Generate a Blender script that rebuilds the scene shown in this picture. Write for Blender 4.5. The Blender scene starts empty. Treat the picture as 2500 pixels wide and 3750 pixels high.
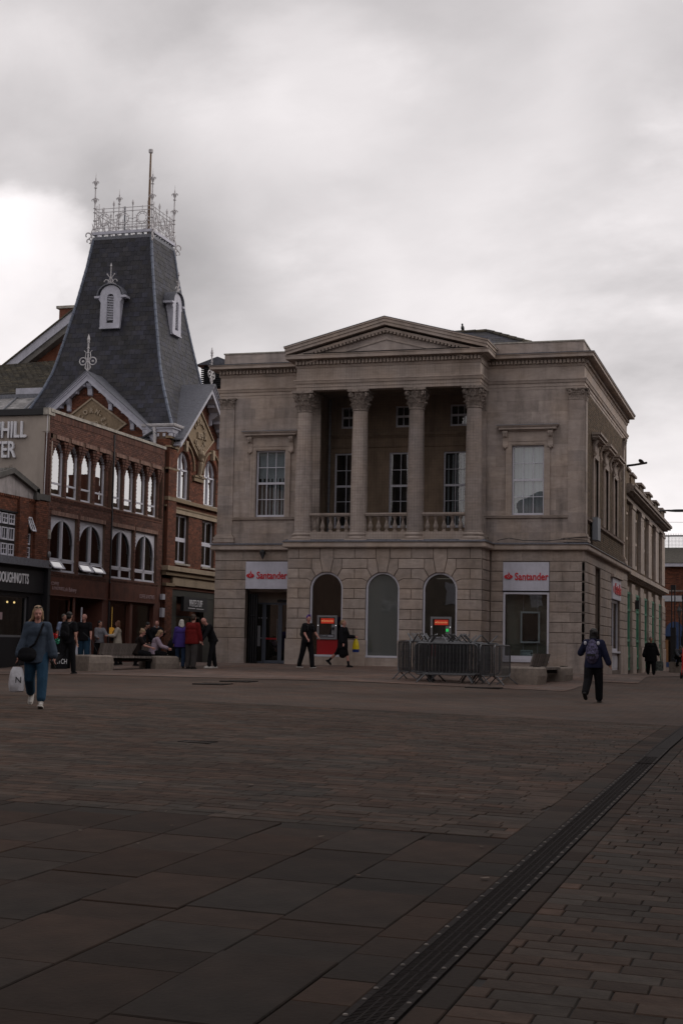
SKY_LO, SKY_HI = .50, 1.07
EXPO = 0.0
CLOUDS = [(40, 1330, 4.6, .40), (1750, 720, 10, .13), (1060, 300, 7, .16), (2420, 1550, 8, .26), (2400, 1000, 5, .12), (200, 950, 8, -.24), (850, 900, 6, -.13), (250, 450, 6, .06), (1230, 860, 6, -.12), (1600, 120, 7, -.15), (2500, 380, 6, -.16), (450, 250, 8, -.04), (1250, 1250, 7, .05)]
import bpy, bmesh, math, random
from mathutils import Vector, Matrix
random.seed(7)
S = bpy.context.scene
COL = S.collection
R = math.radians
PI = math.pi

# ------------------------------------------------------------------ camera, sky, sun, exposure
cam = bpy.data.cameras.new("camera")
cam.sensor_fit = 'VERTICAL'; cam.sensor_height = 36.0; cam.lens = 52.8
cam.clip_start = 0.1; cam.clip_end = 3000
camo = bpy.data.objects.new("camera", cam); COL.objects.link(camo)
_pt, _ro, _yw = 0.0900445, 0.0187645, 0.28872962
def _camdir(x, y, z):
    c, s = math.cos(_yw), math.sin(_yw); x, y = c*x+s*y, -s*x+c*y
    u = -math.sin(_pt)*y+math.cos(_pt)*z; fw = math.cos(_pt)*y+math.sin(_pt)*z
    c, s = math.cos(_ro), math.sin(_ro)
    return (c*x+s*u, -s*x+c*u, fw)
_c = [_camdir(1, 0, 0), _camdir(0, 1, 0), _camdir(0, 0, 1)]
camo.matrix_world = Matrix([[_c[i][0], _c[i][1], -_c[i][2], 0] for i in range(3)]+[[0, 0, 0, 1]])
S.camera = camo

world = bpy.data.worlds.new("World"); S.world = world; world.use_nodes = True
wn, wl = world.node_tree.nodes, world.node_tree.links
wn.clear()
def WN(t, **k):
    n = wn.new(t)
    for a, b in k.items(): setattr(n, a, b)
    return n
SUN_AZ, SUN_EL = R(62), R(33)          # azimuth from +Y towards +X
wout = WN('ShaderNodeOutputWorld'); wbg = WN('ShaderNodeBackground')
wl.new(wbg.outputs[0], wout.inputs[0])
sky = WN('ShaderNodeTexSky', sky_type='NISHITA', sun_disc=False, sun_elevation=SUN_EL, sun_rotation=SUN_AZ)
skys = WN('ShaderNodeMix', data_type='RGBA', blend_type='MULTIPLY'); skys.inputs[0].default_value = 1
wl.new(sky.outputs[0], skys.inputs[6]); skys.inputs[7].default_value = (.08, .08, .08, 1)
tc = WN('ShaderNodeTexCoord'); sep = WN('ShaderNodeSeparateXYZ'); wl.new(tc.outputs['Generated'], sep.inputs[0])
zz = WN('ShaderNodeMath', operation='MAXIMUM'); wl.new(sep.outputs[2], zz.inputs[0]); zz.inputs[1].default_value = 0
za = WN('ShaderNodeMath', operation='ADD'); wl.new(zz.outputs[0], za.inputs[0]); za.inputs[1].default_value = .7
dv = WN('ShaderNodeVectorMath', operation='DIVIDE'); wl.new(tc.outputs['Generated'], dv.inputs[0])
cmb = WN('ShaderNodeCombineXYZ')
for i in range(3): wl.new(za.outputs[0], cmb.inputs[i])
wl.new(cmb.outputs[0], dv.inputs[1])
n1 = WN('ShaderNodeTexNoise'); n1.inputs['Scale'].default_value = 2.1; n1.inputs['Detail'].default_value = 8
n1.inputs['Roughness'].default_value = .52; n1.inputs['Distortion'].default_value = .15
mp = WN('ShaderNodeMapping'); mp.inputs['Location'].default_value = (3.1, 1.7, .4); mp.inputs['Scale'].default_value = (1, 1.5, .6)
wl.new(dv.outputs[0], mp.inputs[0]); wl.new(mp.outputs[0], n1.inputs[0])
base = WN('ShaderNodeMapRange'); base.inputs['From Min'].default_value = .3; base.inputs['From Max'].default_value = .7
base.inputs['To Min'].default_value = SKY_LO; base.inputs['To Max'].default_value = SKY_HI
wl.new(n1.outputs[0], base.inputs[0])
n2 = WN('ShaderNodeTexNoise'); n2.inputs['Scale'].default_value = 5.5; n2.inputs['Detail'].default_value = 9; n2.inputs['Roughness'].default_value = .58; n2.inputs['Distortion'].default_value = .4
wl.new(mp.outputs[0], n2.inputs[0])
fine = WN('ShaderNodeMapRange'); fine.inputs['From Min'].default_value = .3; fine.inputs['From Max'].default_value = .7; fine.inputs['To Min'].default_value = -.07; fine.inputs['To Max'].default_value = .07
wl.new(n2.outputs[0], fine.inputs[0])
a0 = WN('ShaderNodeMath', operation='ADD'); wl.new(base.outputs[0], a0.inputs[0]); wl.new(fine.outputs[0], a0.inputs[1])
acc = a0.outputs[0]
def pxdir(px, py):
    v = Vector(((px-1250)/5500, -(py-1875)/5500, 1))
    return Vector([v.x*_c[i][0]+v.y*_c[i][1]+v.z*_c[i][2] for i in range(3)]).normalized()
# cloud masses: direction of the mass, its angular radius, how much brighter or darker it is
for (px, py, rad, amp) in CLOUDS:
    d = WN('ShaderNodeVectorMath', operation='DOT_PRODUCT'); wl.new(tc.outputs['Generated'], d.inputs[0])
    d.inputs[1].default_value = pxdir(px, py)
    m = WN('ShaderNodeMapRange', interpolation_type='SMOOTHSTEP')
    m.inputs['From Min'].default_value = math.cos(R(rad)); m.inputs['From Max'].default_value = math.cos(R(rad*.12))
    m.inputs['To Min'].default_value = 0; m.inputs['To Max'].default_value = amp
    ad = WN('ShaderNodeMath', operation='ADD'); wl.new(d.outputs['Value'], m.inputs[0])
    jn = WN('ShaderNodeMath', operation='MULTIPLY_ADD'); wl.new(n1.outputs[0], jn.inputs[0]); jn.inputs[1].default_value = .040; 
    wl.new(d.outputs['Value'], jn.inputs[2])
    sb = WN('ShaderNodeMath', operation='SUBTRACT'); wl.new(jn.outputs[0], sb.inputs[0]); sb.inputs[1].default_value = .020
    wl.new(sb.outputs[0], m.inputs[0])
    wl.new(m.outputs[0], ad.inputs[0]); wl.new(acc, ad.inputs[1]); acc = ad.outputs[0]
tint = WN('ShaderNodeMix', data_type='RGBA', blend_type='MULTIPLY'); tint.inputs[0].default_value = 1
wl.new(acc, tint.inputs[6]); tint.inputs[7].default_value = (1.0, .945, .948, 1)
fin = WN('ShaderNodeMix', data_type='RGBA'); fin.inputs[0].default_value = .94
wl.new(skys.outputs[2], fin.inputs[6]); wl.new(tint.outputs[2], fin.inputs[7])
wl.new(fin.outputs[2], wbg.inputs[0]); wbg.inputs[1].default_value = 1.0

sun = bpy.data.lights.new("sun", 'SUN'); sun.energy = 1.15; sun.angle = R(25); sun.color = (1, .93, .87)
suno = bpy.data.objects.new("sun", sun); COL.objects.link(suno)
suno.rotation_euler = Vector((math.sin(SUN_AZ)*math.cos(SUN_EL), math.cos(SUN_AZ)*math.cos(SUN_EL), math.sin(SUN_EL))).to_track_quat('Z', 'Y').to_euler()
vs = S.view_settings; vs.view_transform = 'Standard'; vs.look = 'None'; vs.exposure = EXPO; vs.gamma = 1; vs.use_curve_mapping = False

# ------------------------------------------------------------------ materials
MATS = {}
def mat(name, col, rough=.8, var=0.0, noise=0.0, nscale=3.0, bump=0.0, bscale=40.0, metal=0.0, spec=.4, stain=0.0, col2=None, emit=None, grain=None, extra=None):
    if name in MATS: return MATS[name]
    m = bpy.data.materials.new(name); m.use_nodes = True; MATS[name] = m
    N, L = m.node_tree.nodes, m.node_tree.links
    b = N['Principled BSDF']
    b.inputs['Roughness'].default_value = rough; b.inputs['Metallic'].default_value = metal
    b.inputs['Specular IOR Level'].default_value = spec
    b.inputs['Base Color'].default_value = (*col, 1)
    if emit: b.inputs['Emission Color'].default_value = (*emit[0], 1); b.inputs['Emission Strength'].default_value = emit[1]
    t = N.new('ShaderNodeTexCoord')
    src = None
    def mixc(fac, a, bb, mode='MIX'):
        x = N.new('ShaderNodeMix'); x.data_type = 'RGBA'; x.blend_type = mode
        for k, v in ((0, fac), (6, a), (7, bb)):
            if isinstance(v, (int, float)): x.inputs[k].default_value = v
            elif isinstance(v, tuple): x.inputs[k].default_value = (*v, 1)
            else: L.new(v, x.inputs[k])
        return x.outputs[2]
    if var > 0 or col2:
        g = N.new('ShaderNodeNewGeometry'); o = N.new('ShaderNodeObjectInfo')
        a = N.new('ShaderNodeMath'); a.operation = 'ADD'; L.new(g.outputs['Random Per Island'], a.inputs[0]); L.new(o.outputs['Random'], a.inputs[1])
        f = N.new('ShaderNodeMath'); f.operation = 'FRACT'; L.new(a.outputs[0], f.inputs[0])
        rnd = f.outputs[0]
        c2 = col2 or tuple(c*(1-var) for c in col)
        f2 = N.new('ShaderNodeMath'); f2.operation = 'MULTIPLY'; L.new(rnd, f2.inputs[0]); f2.inputs[1].default_value = 17.3
        f3 = N.new('ShaderNodeMath'); f3.operation = 'FRACT'; L.new(f2.outputs[0], f3.inputs[0])
        r2 = N.new('ShaderNodeMapRange'); L.new(f3.outputs[0], r2.inputs[0]); r2.inputs['To Min'].default_value = 1-var; r2.inputs['To Max'].default_value = 1+var*.6
        src = mixc(rnd, col, c2)
        src = mixc(1.0, src, r2.outputs[0], 'MULTIPLY')
    if noise > 0:
        n = N.new('ShaderNodeTexNoise'); n.inputs['Scale'].default_value = nscale; n.inputs['Detail'].default_value = 8; n.inputs['Roughness'].default_value = .65
        if grain:
            mp_ = N.new('ShaderNodeMapping'); mp_.inputs['Scale'].default_value = grain
            L.new(t.outputs['Object'], mp_.inputs[0]); L.new(mp_.outputs[0], n.inputs[0])
        else: L.new(t.outputs['Object'], n.inputs[0])
        r = N.new('ShaderNodeMapRange'); L.new(n.outputs[0], r.inputs[0]); r.inputs['From Min'].default_value = .3; r.inputs['From Max'].default_value = .7
        r.inputs['To Min'].default_value = 1-noise; r.inputs['To Max'].default_value = 1+noise*.5
        src = mixc(1.0, src if src is not None else tuple(col), r.outputs[0], 'MULTIPLY')
    if stain > 0:
        n = N.new('ShaderNodeTexNoise'); n.inputs['Scale'].default_value = .55; n.inputs['Detail'].default_value = 9; n.inputs['Roughness'].default_value = .7
        mp_ = N.new('ShaderNodeMapping'); mp_.inputs['Scale'].default_value = (3.0, 3.0, .42); L.new(t.outputs['Object'], mp_.inputs[0]); L.new(mp_.outputs[0], n.inputs[0])
        r = N.new('ShaderNodeMapRange'); L.new(n.outputs[0], r.inputs[0]); r.inputs['From Min'].default_value = .48; r.inputs['From Max'].default_value = .68
        r.inputs['To Min'].default_value = 1; r.inputs['To Max'].default_value = 1-stain
        src = mixc(1.0, src if src is not None else tuple(col), r.outputs[0], 'MULTIPLY')
    if extra: src = extra(N, L, t, src if src is not None else tuple(col), mixc)
    if src is not None: L.new(src, b.inputs['Base Color'])
    if bump > 0:
        n = N.new('ShaderNodeTexNoise'); n.inputs['Scale'].default_value = bscale; n.inputs['Detail'].default_value = 6; L.new(t.outputs['Object'], n.inputs[0])
        bp_ = N.new('ShaderNodeBump'); bp_.inputs['Strength'].default_value = bump; bp_.inputs['Distance'].default_value = .01
        L.new(n.outputs[0], bp_.inputs['Height']); L.new(bp_.outputs[0], b.inputs['Normal'])
    return m
def glass_mat(name, refl=.12, tint=(.8, .85, .85), rough=0.0, opaque=None):
    m = bpy.data.materials.new(name); m.use_nodes = True; MATS[name] = m
    N, L = m.node_tree.nodes, m.node_tree.links; N.clear()
    o = N.new('ShaderNodeOutputMaterial'); mx = N.new('ShaderNodeMixShader'); gl = N.new('ShaderNodeBsdfGlossy'); gl.inputs['Roughness'].default_value = rough
    fr = N.new('ShaderNodeFresnel'); fr.inputs[0].default_value = 1.7
    ad = N.new('ShaderNodeMath'); ad.operation = 'ADD'; ad.use_clamp = True; L.new(fr.outputs[0], ad.inputs[0]); ad.inputs[1].default_value = refl
    if opaque: tr = N.new('ShaderNodeBsdfDiffuse'); tr.inputs[0].default_value = (*opaque, 1)
    else: tr = N.new('ShaderNodeBsdfTransparent'); tr.inputs[0].default_value = (*tint, 1)
    # old panes are never quite flat
    n = N.new('ShaderNodeTexNoise'); n.inputs['Scale'].default_value = 1.3; t = N.new('ShaderNodeTexCoord'); L.new(t.outputs['Object'], n.inputs[0])
    bp_ = N.new('ShaderNodeBump'); bp_.inputs['Strength'].default_value = .08; bp_.inputs['Distance'].default_value = .02; L.new(n.outputs[0], bp_.inputs['Height']); L.new(bp_.outputs[0], gl.inputs['Normal'])
    # the pane's rear face lets light straight through (no second reflection from inside the glass)
    ge = N.new('ShaderNodeNewGeometry'); iv = N.new('ShaderNodeMath'); iv.operation = 'SUBTRACT'; iv.inputs[0].default_value = 1; L.new(ge.outputs['Backfacing'], iv.inputs[1])
    mu = N.new('ShaderNodeMath'); mu.operation = 'MULTIPLY'; L.new(ad.outputs[0], mu.inputs[0]); L.new(iv.outputs[0], mu.inputs[1])
    L.new(mu.outputs[0], mx.inputs[0]); L.new(tr.outputs[0], mx.inputs[1]); L.new(gl.outputs[0], mx.inputs[2]); L.new(mx.outputs[0], o.inputs[0])
    return m

def veins(N, L, t, src, mixc):
    # bedding bands that run nearly level through the limestone
    mp_ = N.new('ShaderNodeMapping'); mp_.inputs['Scale'].default_value = (.9, .9, 3.2); mp_.inputs['Rotation'].default_value = (0, .06, 0); L.new(t.outputs['Object'], mp_.inputs[0])
    n = N.new('ShaderNodeTexNoise'); n.inputs['Scale'].default_value = 1.7; n.inputs['Detail'].default_value = 9; n.inputs['Distortion'].default_value = 1.3; L.new(mp_.outputs[0], n.inputs[0])
    r = N.new('ShaderNodeMapRange'); L.new(n.outputs[0], r.inputs[0]); r.inputs['From Min'].default_value = .35; r.inputs['From Max'].default_value = .65
    r.inputs['To Min'].default_value = .88; r.inputs['To Max'].default_value = 1.06
    s = mixc(1.0, src, r.outputs[0], 'MULTIPLY')
    n2 = N.new('ShaderNodeTexNoise'); n2.inputs['Scale'].default_value = .8; n2.inputs['Detail'].default_value = 4; L.new(t.outputs['Object'], n2.inputs[0])
    r2 = N.new('ShaderNodeMapRange'); L.new(n2.outputs[0], r2.inputs[0]); r2.inputs['From Min'].default_value = .42; r2.inputs['From Max'].default_value = .62; r2.inputs['To Max'].default_value = .55
    return mixc(r2.outputs[0], s, mixc(1.0, s, (1.03, .95, .85), 'MULTIPLY'))
STC = (.40, .338, .302)
stone = mat('limestone', STC, .85, noise=.14, nscale=2.2, bump=.25, bscale=25, stain=.3, extra=veins)
stoneb = mat('limestone_block', STC, .85, var=.14, noise=.2, nscale=5, bump=.4, bscale=25, stain=.28, extra=veins)
ashlar = mat('limestone_ashlar', STC, .85, var=.18, col2=(.36, .31, .29), noise=.16, nscale=4, bump=.3, bscale=25, stain=.40, extra=veins)
stonecap = mat('weathered_limestone', (.30, .25, .22), .9, noise=.5, nscale=14, bump=.5, bscale=50, stain=.4)
joint = mat('dark_mortar', (.16, .13, .11), .95)
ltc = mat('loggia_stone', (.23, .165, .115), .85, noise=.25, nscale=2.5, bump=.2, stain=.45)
lead = mat('lead_sheet', (.13, .135, .16), .45, noise=.5, nscale=12, bump=.3, bscale=20, spec=.5)
slate = mat('blue_slate', (.029, .030, .047), .6, var=.45, col2=(.031, .029, .032), noise=.45, nscale=2.0, bump=.3, bscale=30, stain=.25, spec=.35)
slateh = mat('slate_hip', (.13, .15, .20), .6, noise=.3)
oldslate = mat('mossy_slate', (.055, .05, .042), .85, var=.4, col2=(.10, .085, .06), noise=.6, nscale=9, bump=.5)
whitep = mat('white_paint', (.48, .48, .55), .5, noise=.18, nscale=6, stain=.25)
pvc = mat('white_frame', (.56, .56, .63), .4, noise=.08, nscale=8)
ironw = mat('painted_iron', (.50, .48, .49), .5, noise=.35, nscale=10)
terra = mat('buff_terracotta', (.25, .185, .12), .85, noise=.3, nscale=12, bump=.5, bscale=60, stain=.3)
terrab = mat('pale_terracotta', (.36, .285, .205), .85, noise=.25, nscale=12, stain=.3)
brick_r = mat('red_brick', (.20, .070, .038), .9, var=.38, col2=(.13, .050, .032), noise=.25, nscale=20, bump=.4, bscale=80, stain=.3)
brick_b = mat('brown_brick', (.15, .066, .046), .9, var=.38, col2=(.10, .046, .036), noise=.25, nscale=20, bump=.4, bscale=80, stain=.2)
brick_s = mat('soldier_brick', (.28, .17, .135), .9, var=.25, noise=.2, nscale=20, bump=.3)
brick_y = mat('buff_brick', (.15, .105, .065), .9, var=.35, col2=(.11, .075, .048), noise=.25, nscale=20, bump=.4, stain=.3)
mortar_r = mat('brick_mortar', (.12, .075, .055), .95)
mortar_y = mat('pale_mortar', (.15, .11, .07), .95)
cream = mat('cream_render', (.37, .32, .28), .9, noise=.12, nscale=1.4, bump=.15, bscale=60, stain=.15)
coping = mat('concrete_coping', (.40, .37, .33), .9, noise=.5, nscale=7, bump=.5, stain=.4)
black = mat('black_paint', (.012, .012, .015), .5, noise=.2)
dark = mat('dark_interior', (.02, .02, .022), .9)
dimroom = mat('dim_interior', (.10, .085, .07), .9, noise=.3, nscale=1.5)
cafe = mat('cafe_wall', (.26, .235, .20), .9, noise=.15, nscale=1.5)
corten = mat('rust_fascia', (.105, .032, .018), .75, noise=.45, nscale=2.2, bump=.2, stain=.3)
cortend = mat('rust_frame', (.12, .045, .032), .6, noise=.2)
signw = mat('sign_panel', (.56, .56, .65), .45, noise=.12, nscale=4, stain=.15)
redl = mat('red_lettering', (.52, .012, .02), .4)
whitel = mat('white_lettering', (.70, .70, .74), .5)
greyl = mat('faded_lettering', (.36, .26, .27), .6)
green = mat('green_joinery', (.012, .16, .085), .5, noise=.2)
blue = mat('blue_shopfront', (.02, .045, .12), .5, noise=.2)
steel = mat('galvanised_steel', (.15, .155, .165), .42, noise=.45, nscale=9, metal=.75, var=.25, bump=.2)
atm_g = mat('grey_metal', (.20, .20, .215), .45, metal=.3, noise=.1)
red_p = mat('red_panel', (.30, .008, .012), .45, noise=.1)
lit_red = mat('lit_red_sign', (.6, .05, .03), .4, emit=((.75, .045, .015), .17))
lit_yel = mat('lit_lettering', (.8, .5, .2), .4, emit=((1, .55, .25), .2))
lit_bulb = mat('lit_bulb', (1, .8, .5), .3, emit=((1, .62, .25), 3.5))
lit_globe = mat('lit_globe', (1, .5, .1), .3, emit=((1, .38, .05), .9))
lit_rod = mat('lit_rod', (1, .5, .1), .3, emit=((1, .5, .12), .8))
lit_white = mat('lit_strip', (1, .9, .8), .3, emit=((1, .85, .7), .6))
lit_green = mat('lit_green', (.05, .8, .2), .3, emit=((.03, .8, .15), .4))
concrete = mat('bench_concrete', (.25, .21, .18), .85, noise=.3, nscale=9, bump=.4, stain=.3)
timber = mat('silvered_timber', (.21, .18, .165), .85, var=.3, noise=.5, nscale=6, grain=(8, 8, 1), bump=.4)
castiron = mat('cast_iron_grate', (.017, .013, .012), .8, noise=.5, nscale=30, bump=.5, spec=.12)
stud = mat('steel_bolt', (.16, .14, .125), .6, noise=.6, nscale=9)
glass_s = glass_mat('shop_glass', .10, (.55, .6, .6))
glass_w = glass_mat('window_glass', .10, (.86, .90, .92))
glass_c = glass_mat('clear_glass', .03, (.92, .94, .93))
glass_r = glass_mat('coated_glass', .72, (.2, .22, .22))
glass_d = glass_mat('dark_glass', .06, (.3, .32, .32))
frost = glass_mat('frosted_glass', .03, opaque=(.085, .095, .095), rough=.02)
blind = mat('blind_slat', (.40, .41, .42), .7, noise=.15, nscale=3, var=.15)
netm = mat('netting', (.05, .045, .04), .9)

# ------------------------------------------------------------------ mesh helpers
FW = lambda u, d, z: (u, d, z)                       # world axes
def FF(Y0): return lambda u, d, z: (u, Y0-d, z)      # a wall that faces -Y: u runs along X, d is outward
def FE(X0): return lambda u, d, z: (X0+d, u, z)      # a wall that faces +X: u runs along Y
class MB:
    def __init__(s, f=FW): s.v = []; s.f = []; s.fr = f
    def add(s, pts, faces):
        n = len(s.v); s.v += [s.fr(*p) for p in pts]; s.f += [tuple(n+i for i in q) for q in faces]; return s
    def box(s, u0, u1, d0, d1, z0, z1):
        P = [(a, b, c) for c in (z0, z1) for b in (d0, d1) for a in (u0, u1)]
        return s.add(P, [(0, 1, 3, 2), (4, 6, 7, 5), (0, 4, 5, 1), (1, 5, 7, 3), (3, 7, 6, 2), (2, 6, 4, 0)])
    def prism(s, poly, d0, d1, ch=0.0):
        n = len(poly); P = [(a, d0, b) for a, b in poly]
        rings = [P]
        if ch > 0:
            cu = sum(a for a, b in poly)/n; cz = sum(b for a, b in poly)/n
            us = [a for a, b in poly]; zs = [b for a, b in poly]
            w = max(us)-min(us); h = max(zs)-min(zs)
            fu, fz = 1-2*ch/max(w, .05), 1-2*ch/max(h, .05)
            rings += [[(a, d1-ch, b) for a, b in poly], [(cu+(a-cu)*fu, d1, cz+(b-cz)*fz) for a, b in poly]]
        else: rings += [[(a, d1, b) for a, b in poly]]
        pts = [p for r in rings for p in r]; F = [tuple(range(n))[::-1], tuple(range(len(pts)-n, len(pts)))]
        for k in range(len(rings)-1):
            for i in range(n): F.append((k*n+i, k*n+(i+1) % n, (k+1)*n+(i+1) % n, (k+1)*n+i))
        return s.add(pts, F)
    def ring(s, C, ax, r, n, ang=0, r2=None):
        a = Vector(ax).normalized(); t = Vector((0, 0, 1)) if abs(a.z) < .9 else Vector((1, 0, 0))
        x = a.cross(t).normalized(); y = a.cross(x); r2 = r if r2 is None else r2
        return [tuple(Vector(C)+x*math.cos(ang+2*PI*i/n)*r+y*math.sin(ang+2*PI*i/n)*r2) for i in range(n)]
    def skin(s, rings, cap=True, closed=False):
        n = len(rings[0]); pts = [p for r in rings for p in r]; F = []
        m = len(rings)
        for k in range(m if closed else m-1):
            for i in range(n): F.append((k*n+i, k*n+(i+1) % n, ((k+1) % m)*n+(i+1) % n, ((k+1) % m)*n+i))
        if cap and not closed: F += [tuple(range(n))[::-1], tuple(range(len(pts)-n, len(pts)))]
        return s.add(pts, F)
    def tube(s, path, r, n=6, closed=False, cap=True):
        P = [Vector(p) for p in path]; rings = []; m = len(P); ref = None
        for i, p in enumerate(P):
            if closed: d = P[(i+1) % m]-P[i-1]
            else: d = P[min(i+1, m-1)]-P[max(i-1, 0)]
            d.normalize()
            if ref is None:
                t = Vector((0, 0, 1)) if abs(d.z) < .9 else Vector((1, 0, 0)); ref = d.cross(t).normalized()
            ref = (ref-d*ref.dot(d)).normalized(); y = d.cross(ref)
            rr = r[i] if isinstance(r, (list, tuple)) else r
            rings.append([tuple(p+ref*math.cos(2*PI*k/n)*rr+y*math.sin(2*PI*k/n)*rr) for k in range(n)])
        return s.skin(rings, cap, closed)
    def lathe(s, prof, cx, cy, n=16, sq=False):
        rings = []
        for r, z in prof: rings.append([(cx+r*math.cos(2*PI*(i+.5)/n), cy+r*math.sin(2*PI*(i+.5)/n), z) for i in range(n)])
        return s.skin(rings)
    def cap(s, a, ra, b, rb, n=10, fl=1.0):
        """tapered capsule from a to b"""
        a, b = Vector(a), Vector(b); d = (b-a); L = d.length
        if L < 1e-5: d = Vector((0, 0, 1))
        d.normalize(); t = Vector((0, 1, 0)) if abs(d.y) < .9 else Vector((1, 0, 0)); x = d.cross(t).normalized(); y = d.cross(x)
        st = [(a, ra, -.95, .3), (a, ra, -.72, .7), (a, ra, -.3, .95), (a, ra, 0, 1), (b, rb, 0, 1), (b, rb, .3, .95), (b, rb, .72, .7), (b, rb, .95, .3)]
        return s.skin([[tuple(c+d*(r*h)+x*math.cos(2*PI*i/n)*r*k+y*math.sin(2*PI*i/n)*r*k*fl) for i in range(n)] for c, r, h, k in st])
    def ell(s, c, r, rot=None, n=12, m=8):
        rings = []; M_ = rot or Matrix.Identity(3); c = Vector(c)
        for j in range(1, m):
            a = -PI/2+PI*j/m
            rings.append([tuple(c+M_ @ Vector((r[0]*math.cos(a)*math.cos(2*PI*i/n), r[1]*math.cos(a)*math.sin(2*PI*i/n), r[2]*math.sin(a)))) for i in range(n)])
        return s.skin(rings)
    def mould(s, path, prof, closed=False):
        """sweep a profile of (outward offset, z) along a plan path; outward is the right-hand side"""
        n = len(path); rows = []
        for o, z in prof:
            row = []
            for i in range(n):
                p = Vector(path[i]).to_2d() if len(path[i]) > 2 else Vector(path[i])
                def nrm(a, b):
                    d = (Vector(b)-Vector(a)); d.normalize(); return Vector((d.y, -d.x))
                ns = []
                if i > 0: ns.append(nrm(path[i-1], path[i]))
                if i < n-1: ns.append(nrm(path[i], path[i+1]))
                if len(ns) == 2:
                    b = ns[0]+ns[1]; b = b/(1+ns[0].dot(ns[1])) if ns[0].dot(ns[1]) > -.9 else ns[0]
                else: b = ns[0]
                row.append((p.x+b.x*o, p.y+b.y*o, z))
            rows.append(row)
        m = len(rows); pts = [p for r_ in rows for p in r_]; F = []
        for k in range(m):
            k2 = (k+1) % m
            for i in range(n-1): F.append((k*n+i, k*n+i+1, k2*n+i+1, k2*n+i))
        F += [tuple(k*n for k in range(m)), tuple(k*n+n-1 for k in range(m))[::-1]]
        return s.add(pts, F)
    def wall(s, u0, u1, z0, z1, d0, d1, holes=()):
        """a slab with rectangular openings (a, b, c, d) = u0, u1, z0, z1"""
        us = sorted(set([u0, u1]+[min(max(h[k], u0), u1) for h in holes for k in (0, 1)]))
        zs = sorted(set([z0, z1]+[min(max(h[k], z0), z1) for h in holes for k in (2, 3)]))
        for i in range(len(us)-1):
            j = 0
            while j < len(zs)-1:
                def solid(jj):
                    cu, cz = (us[i]+us[i+1])/2, (zs[jj]+zs[jj+1])/2
                    return not any(h[0] < cu < h[1] and h[2] < cz < h[3] for h in holes)
                if solid(j):
                    k = j
                    while k+1 < len(zs)-1 and solid(k+1): k += 1
                    s.box(us[i], us[i+1], d0, d1, zs[j], zs[k+1]); j = k+1
                else: j += 1
        return s
    def build(s, name, m, parent=None, smooth=False, bevel=0, kind=None, label=None, local=False):
        me = bpy.data.meshes.new(name); me.from_pydata(s.v, [], s.f); me.materials.append(m)
        bm = bmesh.new(); bm.from_mesh(me); bmesh.ops.recalc_face_normals(bm, faces=bm.faces)
        bm.to_mesh(me); bm.free()
        if smooth:
            for p in me.polygons: p.use_smooth = True
            if hasattr(me, 'set_sharp_from_angle'): me.set_sharp_from_angle(angle=R(40))
        o = bpy.data.objects.new(name, me); COL.objects.link(o)
        if parent is not None:
            o.parent = parent
            if not local:
                if parent.parent is None: o.matrix_parent_inverse = Matrix.Translation(-base_of(parent))
        if kind: o['kind'] = kind
        if label: o['label'] = label
        return o
BASES = {}
def base_of(o):
    while o.parent is not None: o = o.parent
    return BASES.get(o.name, Vector((0, 0, 0)))
def thing(name, label, cat, loc=(0, 0, 0), group=None, rz=0):
    o = bpy.data.objects.new(name, None); COL.objects.link(o); o.location = loc; o.rotation_euler = (0, 0, rz)
    o.empty_display_size = .2
    o['label'] = label; o['category'] = cat
    if group: o['group'] = group
    BASES[o.name] = Vector(loc)
    return o
def tag(o, label, cat, group=None):
    o['label'] = label; o['category'] = cat
    if group: o['group'] = group
    return o
def share(proto, name, mesh, m, parent): pass
def copy_tree(o, parent=None):
    c = o.copy(); COL.objects.link(c); c.parent = parent
    if parent is not None: c.matrix_parent_inverse = o.matrix_parent_inverse.copy()
    for ch in list(o.children): copy_tree(ch, c)
    return c
def arc(cx, cz, r, a0, a1, n, rz=None):
    rz = rz or r
    return [(cx+r*math.cos(R(a0+(a1-a0)*i/n)), cz+rz*math.sin(R(a0+(a1-a0)*i/n))) for i in range(n+1)]
def text(body, size, loc, face='F', m=None, parent=None, name='lettering', ext=.01, sx=1.0, off=0.0, align='CENTER', rotx=None, spacing=1.0, label=None, rot2=0.0, local=False, tilt=0.0):
    cu = bpy.data.curves.new(name, 'FONT'); cu.body = body; cu.size = size; cu.extrude = ext; cu.offset = off
    cu.align_x = align; cu.align_y = 'CENTER'; cu.space_character = spacing; cu.resolution_u = 3
    o = bpy.data.objects.new(name, cu); COL.objects.link(o)
    dg = bpy.context.evaluated_depsgraph_get(); me = bpy.data.meshes.new_from_object(o.evaluated_get(dg)); bpy.data.objects.remove(o)
    Mx = Matrix.Translation(loc)
    if face == 'F': Mx = Mx @ Matrix.Rotation(PI/2, 4, 'X')
    elif face == 'E': Mx = Mx @ Matrix.Rotation(PI/2, 4, 'Z') @ Matrix.Rotation(PI/2, 4, 'X')
    elif face == 'B': Mx = Mx @ Matrix.Rotation(PI, 4, 'Z') @ Matrix.Rotation(PI/2, 4, 'X')
    if tilt: Mx = Mx @ Matrix.Rotation(tilt, 4, 'X')
    Mx = Mx @ Matrix.Rotation(rot2, 4, 'Z') @ Matrix.Diagonal((sx, 1, 1, 1))
    me.transform(Mx); me.materials.clear(); me.materials.append(m)
    o = bpy.data.objects.new(name, me); COL.objects.link(o)
    if parent is not None:
        o.parent = parent
        if not local and parent.parent is None: o.matrix_parent_inverse = Matrix.Translation(-base_of(parent))
    if label: o['label'] = label
    return o
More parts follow.
